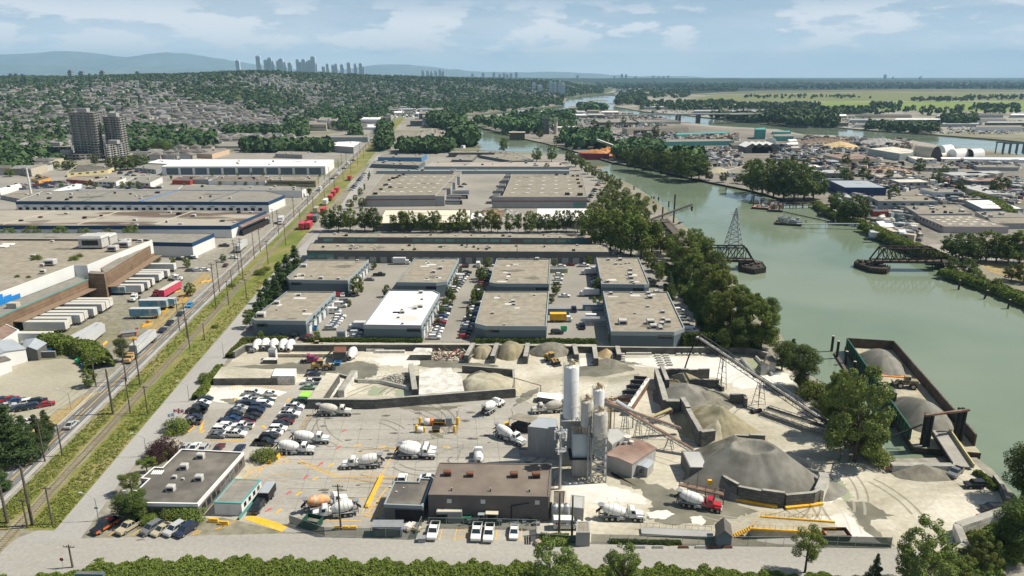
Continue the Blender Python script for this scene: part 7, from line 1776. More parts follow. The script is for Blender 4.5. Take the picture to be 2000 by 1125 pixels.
L1=[('yellow commercial building with grey side',[(130,338),(210,332),(226,325),(150,322)],346,M_wyellow,M_rd),('dark red low roofed shop',[(129,350),(182,354),(202,346),(150,344)],362,M_wred,M_rg),('white-walled workshop right of the red shop',[(182,354),(226,355),(246,347),(206,346)],365,M_ww,M_rg),('grey and white showroom with little square windows',[(244,355),(293,357),(317,346),(262,346)],368,M_ww,M_rg2),('orange-fascia fuel station shop',[(60,349),(75,353),(98,347),(86,343)],358,mat('wall_orange',(.62,.30,.06),.8,.05,.3),M_rd),('white car showroom with curved front',[(262,327),(304,331),(340,322),(290,320)],340,M_wbl,M_rg2),('pale blue-grey car showroom behind the big round trees',[(286,318),(330,320),(360,312),(310,311)],326,M_wbl,M_rw),('long white-roofed canopy of the car lot',[(0,368),(0,375),(42,362),(38,358)],378,M_ww,M_rw),('low parking deck with pale rim',[(84,377),(160,368),(161,359),(150,358)],388,M_wbl,M_ww),('grey parking podium with ramps',[(0,381),(60,392),(120,377),(60,372)],398,M_wg,M_rg),('three-storey beige walk-up block',[(34,326),(60,330),(92,321),(76,317)],345,M_wt,M_rg2),('second beige walk-up block behind',[(62,311),(100,313),(124,309),(90,306)],323,M_wt,M_rg2)]
for lb,px,by,wm,rm in L1:qk('commercial_building',lb+' in the far left quarter',px,by,wm,rm,2,win=5)
def twr(lbl,px,ytop,by,name='apartment_tower',floors=18,wm=None,n=9):
 i=max(range(len(px)),key=lambda k:px[k][1]);a=P(px[i][0],by);h=HT(px[i][0],px[i][1],by)
 r,ply=bldg(name,lbl,px,h,wm or mat('tower_wall',(.26,.245,.22),.85,.1,.2),M_rg2,'tower block',ppt=.5)
 for f in('front','right'):
  e=epk(ply,f);L_=(e[2]-e[1]).length;nn=max(3,int(L_/4.5));d=(e[2]-e[1]).normalized();ang=atan2(d.y,d.x);fh=h/floors
  g=MB();b=MB()
  for j in range(floors):
   for k in range(nn):g.box(((k+.5)/nn*L_,-.06,j*fh+.7),(L_/nn*.7,.12,fh*.62));
   if 1:
    for k in range(0,nn,2):b.box(((k+.5)/nn*L_,-.7,j*fh+.1),(L_/nn*.8,1.3,.15));b.box(((k+.5)/nn*L_,-1.33,j*fh+.2),(L_/nn*.8,.06,.9))
  for mb_,nm,mm in((g,'windows',M_gl),(b,'balconies',M_wg)):link(nm,mb_.mesh(nm,mm),r,(e[1].x-r.location.x,e[1].y-r.location.y,0),ang)['kind']='stuff'
 pb=MB();c=(sum(p[0]for p in ply)/len(ply)-r.location.x,sum(p[1]for p in ply)/len(ply)-r.location.y,h);pb.box(c,(10,7,4));prt('plant_room',pb,M_wg,r)
 return r
twr('tall grey-brown apartment tower rising from the far left quarter',[(133,219),(181,220),(192,218),(150,217)],219,311)
twr('second apartment tower standing right of the tallest one',[(200,228),(231,229),(243,227),(212,226)],228,310)
twr('low slab apartment wing left of the tallest tower',[(82,287),(138,287),(140,282),(90,282)],286,306,floors=6);twr('low balconied apartment wing between the towers and the round trees',[(203,284),(207,284),(243,279),(238,277)],283,318,floors=8);twr('podium block at the foot of the tallest tower',[(60,300),(155,302),(190,300),(120,298)],300,313,floors=2)
p=P(62,385);m=MB();m.tube((0,0,0),(0,0,HT(54,328,385)),.9,10,0,.5);tag(link('white_mast',m.mesh('white_mast',M_wm),None,tuple(p)),'tall plain white mast above the car lot at the far left','mast')
qk('workshop','white-walled workshop with rusty roof at the left edge',[(-60,690),(0,668),(37,644),(0,627),(-60,640)],690,M_ww,M_rr,0,20,hmin=5)
gbl('shed','pale metal-roofed shed at the left edge',[(-30,706),(50,682),(24,664),(-60,680)],4.2,1.2,M_ww,M_rbg,'shed',along='y');gbl('shed','pale metal-roofed open shed beside the ivy bank',[(42,684),(72,684),(90,671),(50,664)],3.6,1.1,M_wd,M_rbg,'shed',along='y');gbl('shed','green-roofed shed at the left edge corner',[(-40,725),(20,703),(-2,690),(-50,706)],3.8,.8,M_ww,M_rd,'shed',along='y')
bwal([(46,700),(110,698)],2.2,'dark concrete wall below the ivy bank',m=M_wd)
hdge([(88,672),(120,682),(150,686),(172,692),(188,706),(194,722)],8,4.6,16000,.42,'olive',61,'long rounded ivy bank curling around the left car park','ivy_bank',cat='hedge')
sheet('paving',[[(-300,780),(-60,712),(60,706),(120,700),(165,706),(190,740),(170,765),(110,800),(60,850),(-300,1000)]],mmx('tan_lot',[(.3,(.27,.25,.19)),(.5,(.33,.31,.24)),(.7,(.37,.35,.28))],.05,fine=1,fv=.1),.009)
docks=[(104,671),(133,648),(138,641),(162,634),(170,628),(188,621),(204,612),(212,607),(219,602),(280,574),(292,567),(301,561),(314,552),(319,548),(331,544),(343,531)]
for i,(x,y)in enum(docks):
 b=P(x,y);TRL.put((b.x-7.7,b.y+.3,.02),pi,'white semi trailer backed to the brown dock wall, %s from the near end'%nth(i),'trailers at the brown docks')
TRAC.put(P(345,548,.02),0,'white tractor unit coupled to a docked trailer',clr=CL['white'],scale=.9)
a,b=P(150,676),P(188,655);TRLG.put((a+b)/2+Vec((0,0,.02)),atan2((b-a).y,(b-a).x),'white semi trailer with grey roof parked alone in the near truck yard, left one','pair of grey-roofed trailers');a,b=P(168,682),P(200,655);TRLG.put((a+b)/2+Vec((-.4,0,.02)),atan2((b-a).y,(b-a).x),'white semi trailer with grey roof parked alone in the near truck yard, right one','pair of grey-roofed trailers')
a,b=P(262,697),P(300,664);hd=atan2((a-b).y,(a-b).x);TRLG.put((a+b)/2+Vec((0,0,.02)),hd,'long white semi trailer hauled by the tan tractor on the avenue');q=P(255,706,.02);TRAC.put(q,hd,'tan tractor unit on the avenue pulling the long trailer',clr=CL['tan'])
M_bluead=mat('blue_trailer_side',(.11,.30,.40),.5,.35,.5,coord='obj',col2=(.50,.47,.44),thr=(.48,.6))
TRB=tpo(14.5,(.44,.45,.45),'poster_trailer',M_bluead)
for i,(x,y)in enum(((285,621),(318,601),(302,604),(228,575))):TRB.put(P(x,y,.02),.02,'trailer with bright blue pictured side, %s'%('nearest in the truck yard','right one of the touching pair','left one of the touching pair','short one by the brown dock tower')[i],'blue pictured trailers',scale=(.75,1,1)if i!=3 else(.6,1,.9))
TRR=tpo(15,(.50,.06,.09),'red_trailer',mat('red_trailer_side',(.52,.03,.09),.5,.05,.5));a,b=P(318,584),P(349,566);hd=atan2((a-b).y,(a-b).x);TRR.put((a+b)/2,hd,'bright pink-red semi trailer in the truck yard',None);TRAC.put(P(306,579,.02),hd,'dark red tractor unit in front of the pink-red trailer',clr=(.20,.015,.03));TRAC.put(P(263,587,.02),-1.5,'white tractor unit alone in the middle of the truck yard',clr=CL['white'],scale=.9)
TRLG.put(P(472,488,.02),hdg((462,495),(482,478)),'white trailer parked beside the avenue near the white workshop');BOXT.put(P(549,436,.02),hdg((553,430),(545,442)),'white box truck driving towards the viewer on the avenue',clr=CL['white'],scale=1.2)
cbt(187,688,(4.6,2.5,2.6),_M['rooftop_rust_box'],'rust-red container box at the end of the ivy bank','storage_container',-.3,'container')
for i,(x0,y0,x1,y1)in enum(((196,680,209,668),(340,572,352,568),(392,553,404,549),(404,552,416,545),(277,639,298,633),(252,664,268,661))):barr((x0,y0),(x1,y1),'yellow kerb run by the truck yard edge, number %s from the near end'%nth(i),h=.5,grp='truck yard kerbs')
for i in range(22):t=i/21;x,y=lerp(268,372,t)+U(-5,5),lerp(644,572,t)+U(-3,3);barr((x,y),(x+6,y-1),'small yellow block, %s from the near end of the truck yard verge'%nth(i),M_ye if i%4 else M_wred,.6,.6,'kerb_block','yellow blocks of the truck yard verge')
cbt(252,655,(5.0,3.0,1.4),M_wred,'red-topped flat trailer at the near end of the truck yard verge','flat_trailer',.4,'trailer')
def sdb(x,y,c,l,sc_=1.0,Lm=9):q=P(x,y);o=CONTS.put((q.x,q.y,.9),hdg((x-10,y+10),(x+8,y-8.6)),l,'containers on the siding',(Lm/6.1,1.15,1.25*sc_),CL[c]if isinstance(c,str)else c)
PK=(.55,.035,.075)
for i,(x,y)in enum(((591,447),(604,446),(606,432),(632,417),(646,391),(652,383),(658,376),(683,352))):sdb(x,y,PK,'bright pink-red container on the siding, %s from the near end'%nth(i))
sdb(617,432,'grey','dark container beside the pink-red ones');sdb(618,416,'beige','beige container beside the pink-red ones');sdb(636,400,'white','white container standing apart on the siding')
crow((352,508),(378,505),5,['white','black','white'],0,'of the row before the navy-banded office front','cars at the navy-banded front',skp=0);crow((372,530),(400,529),3,['white','tan','grey'],0,'by the curved yellow kerb','cars by the curved kerb',skp=0)
car(438,482,'p','black',0,'black pickup on the apron of the navy-banded warehouses');car(508,445,'s','maroon',.8,'dark car near the loading canopy');car(456,505,'s','white',0,'white car by the purple shrubs')
for i,(x,y,k,c)in enum(((5,784,'s','navy'),(20,783,'s','red'),(32,786,'s','blue'),(59,789,'u','white'),(75,788,'u','black'),(90,793,'s','red'),(14,796,'s','silver'),(40,800,'s','navy'),(52,800,'s','black'),(68,797,'u','navy'),(52,828,'s','white'),(6,835,'s','silver'))):car(x,y,k,c,hdg((0,10),(10,2))if False else .55,'%s %s, %s in the left edge car park'%(c,KW[k],nth(i)),'cars in the left edge car park')
skp(155,709,(1.9,1.5,1.4),_M['bright_green_plastic'],'green bin beside the ivy bank');skp(167,716,(1.9,1.5,1.2),_M['blue_plastic'],'blue bin beside the ivy bank');skp(94,690,(3,1.8,1.3),_M['blue_plastic'],'dark blue skip at the top of the ivy bank');cbt(55,677,(4.5,2.2,1.8),mat('lime_paint',(.55,.75,.05),.6,.05,1),'lime yellow machine beside the metal-roofed shed','machine')
for i in range(14):car(U(540,628),U(333,341),'s',R.choice(CC),0,'tiny car on the forecourt of the white-roofed warehouse, scattered one','forecourt cars',True)
n=0
for j in range(4):
 for i in range(16):x,y=18+i*7.5+j*5+U(-1,1),372-j*3.6-i*.45;car(x,y,'s',R.choice(CC),.3,'car packed in the dealership lot at the far left','dealership cars',True)
for i in range(22):car(U(165,320),U(365.5,369),'s',R.choice(CC),0,'car parked behind the dock-door warehouse','cars behind the dock-door warehouse',True)
for i in range(16):car(U(220,330),U(336,344),'s',R.choice(CC),.3,'car on the showroom forecourt','showroom cars',True)
for i,(x,y)in enum(((625,372),(650,350),(660,343),(672,330),(680,322),(690,314))):BOXT.put(P(x,y,.02),hdg((x+5,y-5),(x-5,y+5)),'white lorry on the far avenue, %s from the near end'%nth(i),'lorries on the far avenue',.9,CL['white'])if i%2==0 else car(x,y,'s','black',.9,'dark car on the far avenue, %s from the near end'%nth(i),'cars on the far avenue',True)
qk('shed','dark shed roof corner peeping over the hedge at the bottom edge',[(146,1121),(200,1122),(204,1116),(152,1115)],1150,M_wb,M_rd,0,170,hmin=4,ppt=.02)
# barge, bridges, docks
M_hull=mat('barge_green',(.015,.10,.07),.55,.2,.5,col2=(.05,.09,.06));M_hullr=mat('barge_rust',(.07,.045,.032),.8,.3,.5,col2=(.10,.08,.06))
A,B,C_,D_=P(1652,683,-.6),P(1741,683,-.6),P(1912,884,-.6),P(1786,884,-.6)
bc=(A+B+C_+D_)/4;bc.z=WZ
ang=atan2(((A+B)-(C_+D_)).y,((A+B)-(C_+D_)).x);BL=((A+B)/2-(C_+D_)/2).length;BW=15.5
bg_=emp('gravel_barge','green-sided gravel barge moored beside the yard with high walls round its cargo','barge',tuple(bc),ang)
m=MB();m.box((0,0,-.6),(BL,BW,2.2));prt('hull',m,M_hullr,bg_)
m=MB();m.box((0,0,1.6),(BL-.2,BW-.2,.1));prt('deck',m,M_sl,bg_)
for s,L0,L1 in((1,-BL/2+4,BL/2-.4),(-1,-BL/2+3.5,BL/2-.4)):
 m=MB();m.box(((L0+L1)/2,s*(BW/2-.3),1.7),(L1-L0,.35,3.2))
 for k in range(int((L1-L0)/2.4)):m.box((L0+1+k*2.4,s*(BW/2-.02),1.75),(.18,.25,3.1))
 prt('side_wall',m,M_hull if s>0 else M_hullr,bg_)
m=MB();m.box((BL/2-.3,0,1.7),(.35,BW-.9,3.2));prt('end_wall',m,M_hullr,bg_)
def on_barge(x,y,z):v=Matrix.Rotation(ang,3,'Z')@Vec((x,y,0));return Vec((bc.x+v.x,bc.y+v.y,WZ+z))
q=on_barge(BL*.30,0,1.75);pile('gravel_pile','far grey gravel mound on the barge',q.x,q.y,BL*.15,BW*.45,4.4,M_g,rot=ang,z=q.z,sd_=51,px=False,power=1.6,rgh=.03)
q=on_barge(-BL*.24,0,1.75);pile('gravel_pile','near grey gravel mound on the barge by the ramp',q.x,q.y,BL*.165,BW*.45,4.6,M_g,rot=ang,z=q.z,sd_=52,px=False,power=1.6,rgh=.03)
q=on_barge(BL*.04,-1.5,1.75);LDR.put(q,2.9,'wheel loader working between the two gravel mounds on the barge','wheel loaders',scale=1.1,clr=(.26,.22,.15))
m=MB();q=on_barge(BL*.15,0,1.74);m.box((q.x,q.y,q.z),(1.0,9,.25),ang);tag(strc('orange_board',m,mat('orange_plate',(.75,.25,.03),.6,.1,1)),'orange board across the barge deck at the foot of the far mound','board',kind='thing')
cbt(1739,786,(2.2,2.2,3.4),M_wo,'small rusty cabin on the near side of the barge','deck_cabin',ang,'cabin')
rp=emp('gangway_ramp','long steel ramp leading from the dock down to the barge','ramp');a,b=P(1880,912,.6),P(1834,842,2.2);m=MB();m.beam(a,b,4.6,.3);prt('deck',m,M_y2,rp);d=(b-a).normalized();s=Vec((d.y,-d.x,0))*2.4
for sg,mm in((-1,M_bk),(1,M_yrail)):m=MB();m.beam(a+s*sg+z*.5,b+s*sg+z*.5,.3,1.1);prt('girder',m,mm,rp)
gr=emp('ramp_gantry','dark pile gantry with a crossbeam over the end of the barge ramp','gantry',tuple(P(1835,880,WZ)))
for x,y in((1802,884),(1866,872)):
 for dx,dy in((0,0),(1.0,0),(0,1.2),(1.0,1.2)):q=P(x,y,WZ)-P(1835,880,WZ);m=MB();m.tube((q.x+dx,q.y+dy,-2),(q.x+dx,q.y+dy,HT(1802,823,890)+1),.4,10);prt('post',m,M_bk,gr)
q0,q1=P(1802,884,WZ)-P(1835,880,WZ),P(1868,872,WZ)-P(1835,880,WZ);hz=HT(1802,823,890)+1;m=MB();m.beam(q0+z*hz+Vec((-1,0,0)),q1+z*hz+Vec((1.5,0,0)),.6,.5);prt('crossbeam',m,M_ru,gr)
m=MB();m.tube(P(1730,857,1),P(1801,829,5),.22,8);tag(strc('mooring_boom',m,M_bk),'black mooring boom slanting from the bank to the gantry','boom',kind='thing')
PL=mat('pile_dark',(.045,.038,.03),.9,.3,1);PLC=mat('pile_cap',(.42,.38,.34),.9,.1,1)
def plng(px,by,ty,lbl,r=.35,grp='mooring piles',cap=True,lean=0):g_=P(px,by,WZ);h_=HT(px,ty,by);rt=emp('mooring_pile',lbl,'pile',(g_.x,g_.y,WZ),grp=grp);m=MB();m.tube((0,0,-1),(lean,0,h_),r,10);prt('shaft',m,PL,rt);m=MB();m.tube((lean,0,h_),(lean,0,h_+.12),r*1.05,10);prt('cap',m,PLC,rt)
for i,(x,by,ty)in enum(((1624,686,656),(1634,700,666),(1651,712,686),(1667,730,706),(1741,834,808))):plng(x,by,ty,'dark mooring pile beside the gravel barge, %s from the far end'%nth(i),.45)
for i,(x,by,ty,ln)in enum(((1872,566,547,0),(1921,584,567,1.2),(1968,603,585,.3))):plng(x,by,ty,'lone slanting pile in the river near the right bank, %s from the left'%nth(i),.4,'lone river piles',lean=ln)
for i,(x,by,ty)in enum(((1238,375,363),(1272,391,383),(1277,392,383),(1286,391,384),(1276,401,393),(1281,410,401),(1306,404,392),(1418,372,362),(1472,392,380),(1711,411,402),(1588,405,398))):plng(x,by,ty,'old timber pile in the river, %s counting from the conveyor jetty'%nth(i),.5,'old timber piles')
m=MB();m.beam(P(1631,690,-1.3),P(1662,740,-1.3),1.0,.6);m.beam(P(1668,741,-1),P(1702,748,-1),.8,.3);tag(strc('float_log',m,M_wo),'floating boom log along the green side of the barge','log',kind='thing')
M_truss=mat('truss_black_rust',(.05,.032,.026),.85,.3,.5)
def trss(lbl,pa,pb,hgt,n,w=5.0,slope=(1,1),name='truss_bridge'):
 a,b=P(*pa,2.6),P(*pb,2.6);d=b-a;L_=d.length;u=d.normalized();s=Vec((-u.y,u.x,0));rt=emp(name,lbl,'bridge',tuple(a));o=a.copy()
 m=MB();m.beam(Vec(),d,w,.8);prt('deck',m,M_wo,rt)
 for sg in(0,1):
  m=MB();off=s*w*sg-s*w/2;tops=[]
  for i in range(n+1):
   hh_=hgt
   if i==0 and slope[0]or i==n and slope[1]:hh_=0
   tops.append(u*(L_*i/n)+off+z*(hh_+.3))
  for i in range(n):
   m.beam(tops[i],tops[i+1],.55);p0,p1=u*(L_*i/n)+off,u*(L_*(i+1)/n)+off
   m.beam(p0+z*.5,p1+z*.5,.5)
   if i:m.beam(p0,tops[i],.3);m.beam(*((tops[i],p1)if i<n/2 else(p0,tops[i+1])),.35)if 0<i<n-1 else None
   if 0<i<n-1:m.beam(*((p0,tops[i+1])if i<n/2 else(tops[i],p1)),.2)
  prt('side_truss',m,M_truss,rt)
 m=MB()
 for i in range(1,n):t0=u*(L_*i/n)-s*w/2+z*(hgt+.3);m.beam(t0,t0+s*w,.25)
 prt('top_bracing',m,M_truss,rt)
hb=HT(1732,479,508)
trss('right part of the old black truss bridge, joined to the island bank',(1702,510),(1835,511),hb*.85,8);trss('left part of the old black truss bridge ending at a round timber pier',(1470,509),(1352,507),hb*.85,7)
def pr0(cx,cy,lbl,w=10.5,dd=15,rz=.0):
 p=P(cx,cy,WZ);rt=emp('bridge_pier',lbl,'pier',tuple(p),rz);pts=[(-w/2,-dd/2+2),(0,-dd/2-2),(w/2,-dd/2+2),(w/2,dd/2-2),(0,dd/2+2),(-w/2,dd/2-2)];m=MB();m.prism(pts,-1,2.4);prt('fender',m,PL,rt);m=MB()
 for i in range(6):
  a,b=Vec((*pts[i],0)),Vec((*pts[(i+1)%6],0))
  for k in range(7):q=a.lerp(b,k/7);m.tube((q.x*1.04,q.y*1.04,-1),(q.x*1.04,q.y*1.04,2.9),.28,6)
 prt('piles',m,M_wo,rt)['kind']='stuff';m=MB()
 for k in range(16):m.box((U(-w/3,w/3),U(-dd/3,dd/3),2.4),(U(.5,2.4),U(.5,2),U(.3,1.6)),U(0,3))
 prt('rubble',m,M_wo,rt)
pr0(1468,526,'old timber pier island at the left stub of the truss bridge',rz=-.15);pr0(1702,526,'old timber pier island at the right stub of the truss bridge',rz=.25)
p=P(1836,524,WZ);m=MB();[m.tube((x,y,-1),(x,y,3.6),.3,6)for x in(-2.5,0,2.5)for y in(-2.5,0,2.5)];m.box((0,0,3.2),(7,7,.6));tag(link('bridge_trestle',m.mesh('bridge_trestle',PL),None,tuple(p)),'dark timber trestle under the landward end of the right truss','trestle')
g_=P(1432,484,WZ);hz=HT(1435,405,484);py_=emp('transmission_tower','tall grey lattice transmission tower rising behind the left truss bridge','pylon',tuple(g_));m=MB();lattice(m,(0,0),8.4,1.5,0,hz*.86,7,.17);lattice(m,(0,0),1.5,.4,hz*.86,hz,2,.12)
for zz in(hz*.84,hz*.90):m.beam((-3,0,zz),(3,0,zz),.22)
prt('frame',m,M_st,py_);m=MB()
for dx in(-2.8,2.8):a=Vec((dx,0,hz*.84));b=Vec((-95,-10,hz*.6));[m.tube(a.lerp(b,k/8)-z*5*sin(k/8*3.14),a.lerp(b,(k+1)/8)-z*5*sin((k+1)/8*3.14),.05,4)for k in range(8)]
prt('cable',m,M_st,py_)
zt_=HT(1315,412,444);cnv('jetty_conveyor','slanting loading conveyor reaching over the river from the left bank trees',tuple(P(1255,440,2)),tuple(P(1352,404,11)),2.4,1.8,M_bk,cover=M_wo,legs=(),panel=4);m=MB();q=P(1315,440,WZ);m.tube((q.x,q.y,-2),(q.x,q.y,18),.5,8);q=P(1293,436,WZ);m.tube((q.x,q.y,-2),(q.x,q.y,9),.5,8);m.beam(P(1351,405,10.5),P(1351,410,6),1.2,1.4);tag(strc('conveyor_mast',m,PL),'dark masts carrying the jetty conveyor','mast',kind='thing')
jt=emp('jetty','brown plank jetty on piles running towards the tree bank','jetty');a,b=P(1296,428,2),P(1338,474,2);m=MB();m.beam(a,b,4.6,.6);prt('deck',m,M_wo,jt);m=MB()
for k in range(12):q=a.lerp(b,k/11);[m.tube((q.x+dx,q.y,-3),(q.x+dx,q.y,2),.3,6)for dx in(-1.8,1.8)]
prt('piles',m,PL,jt)['kind']='stuff';m=MB();m.beam(a+Vec((2.2,1,1)),b+Vec((2.2,1,1)),.15,.3);prt('railing',m,M_ru,jt)
def wbg(px,py,L_,W_,rz,lbl,deckm,gear,mm,name='work_barge'):
 p=P(px,py,WZ);rt=emp(name,lbl,'barge',tuple(p),rz);m=MB();m.box((0,0,-.4),(L_,W_,1.8),tpr=1.04);prt('hull',m,PL,rt);m=MB();m.box((0,0,1.4),(L_*.98,W_*.96,.12));prt('deck',m,deckm,rt);m=MB()
 for k in range(gear):m.box((U(-L_*.35,L_*.4),U(-W_*.35,W_*.35),1.5),(U(.8,3),U(.8,2.4),U(.8,3.8)),U(0,3),mi=k%2)
 for k in range(3):a=Vec((U(-3,3),U(-2,2),1.5));m.beam(a,a+Vec((U(-3,3),U(-1,1),U(4,7))),.3)
 prt('machinery',m,[mm,M_st],rt)
wbg(1492,408,15,8,-.5,'work barge with pinkish deck moored by the island pile dock',mat('deck_pink',(.40,.20,.15),.9,.1,1),9,M_wm);wbg(1514,413,9,5,-.3,'small pontoon with tan deck touching the work barge',M_sl,5,M_ru);wbg(1540,438,15,10,-.35,'dredger pontoon covered with pale machinery in mid-river',M_wo,22,M_gv,'dredger')
m=MB();m.beam(P(1556,437,1),P(1692,437,2),1.6,.4);[m.tube((P(x,438,WZ).x,P(x,438,WZ).y,-4),(P(x,438,WZ).x,P(x,438,WZ).y,1.4),.45,6)for x in(1574,1613,1631,1652,1670)];tag(strc('footbridge',m,M_gv),'thin pale walkway on piles linking the dredger to the island','walkway',kind='thing')
m=MB();m.tube(P(1520,411,-1),P(1620,433,-1),.3,6);q=P(1600,427,WZ);m.box((q.x,q.y,0),(2.4,2.4,2.2));tag(strc('floating_pipe',m,PL),'floating pipe line trailing from the work barge','pipe',kind='thing')
for i,(x0,y0,x1,y1)in enum(((1472,396,1600,395),(1505,402,1605,400))):m=MB();a,b=P(x0,y0,.6),P(x1,y1,.6);m.beam(a,b,1.6,.4);[m.tube((a.lerp(b,k/8).x,a.lerp(b,k/8).y,-4),(a.lerp(b,k/8).x,a.lerp(b,k/8).y,1.6),.4,6)for k in range(9)];tag(strc('pile_dock',m,M_wo),'%s timber dock on piles below the big island trees'%('rear','front')[i],'dock',kind='thing')
M_chip=mat('wood_chips',(.55,.26,.10),.95,.15,.4,col2=(.42,.19,.07));q=P(1160,311,WZ);cb2=emp('chip_barge','maroon-sided barge heaped with orange wood chips at the river bend','barge',tuple(q),-.12);m=MB();m.box((0,0,-.5),(34,13,7.5));prt('hull',m,mat('hull_maroon',(.22,.02,.05),.6,.1,.3),cb2);m=MB();m.box((-19,0,-.5),(5,13,6));prt('bow',m,M_ww,cb2);pile('chip_pile','orange wood chips heaped in the maroon barge',q.x+1,q.y,15.5,6,4,M_chip,rot=-.12,z=WZ+7,px=False,sd_=61,rgh=.6,power=1.5)
pile('chip_pile','large orange wood chip heap ashore behind the maroon barge',1195,303,34,34,9,M_chip,sd_=62,rgh=.9);pile('chip_pile','second orange wood chip heap running right along the bank',1218,305,28,24,7,M_chip,sd_=63,rgh=.8)
cnv('chip_conveyor','long white covered conveyor above the orange chip heaps',tuple(P(1226,297,3)),tuple(P(1166,275,14)),4,2,M_gv,cover=M_wm,panel=8)
m=MB();q=P(1010,273,WZ);m.box((q.x,q.y,0),(22,16,9));tag(strc('boathouse',m,M_wo),'dark boathouse with cream roof on the far river edge','boathouse',kind='thing');m=MB();m.box((q.x,q.y,9.01),(24,18,.6));o=strc('boathouse_top',m,M_wt);bh_=[o_ for o_ in ROOT.objects if o_.name=='boathouse'][0];o.parent=bh_;o.name='roof';del o['kind']
eb=emp('road_bridge','long concrete road viaduct crossing the far river arm','bridge');pts=[P(1180,226,9),P(1262,224,13),P(1322,223,16),P(1420,222.4,17),P(1500,221.6,14),P(1560,219,8)];m=MB();[m.beam(a,b+(b-a).normalized()*.5,15,2.2)for a,b in zip(pts,pts[1:])];prt('deck',m,M_wg,eb)
for x,y,t in((1275,228,12),(1322,239,15),(1328,239,15),(1362,241,16),(1366,241,16),(1449,238,16),(1491,241,15),(1502,241,15),(1535,240,11)):q=P(x,y,-2);m=MB();m.box((q.x,q.y+5,-3),(3.5,9,t+3));prt('pier',m,M_wd,eb)
m=MB();m.beam(P(880,233,7),P(975,231,7),10,1.6);[m.box((P(x,236,-2).x,P(x,236,-2).y,-2),(4,8,9))for x in(890,905,925,945)];tag(strc('low_bridge',m,M_wd),'low dark road bridge at the river narrows','bridge',kind='thing')
p=P(1985,302);m=MB();[m.beam((p.x+x,p.y+y,0),(p.x+x,p.y+y,13),1)for x in(-16,-8,0,8,16)for y in(0,14)];[m.beam((p.x-17,p.y+y,13),(p.x+17,p.y+y,13),1.4)for y in(0,14)];tag(strc('travel_lift',m,M_wb),'blue-grey travel lift frame at the shipyard edge','lift frame',kind='thing')
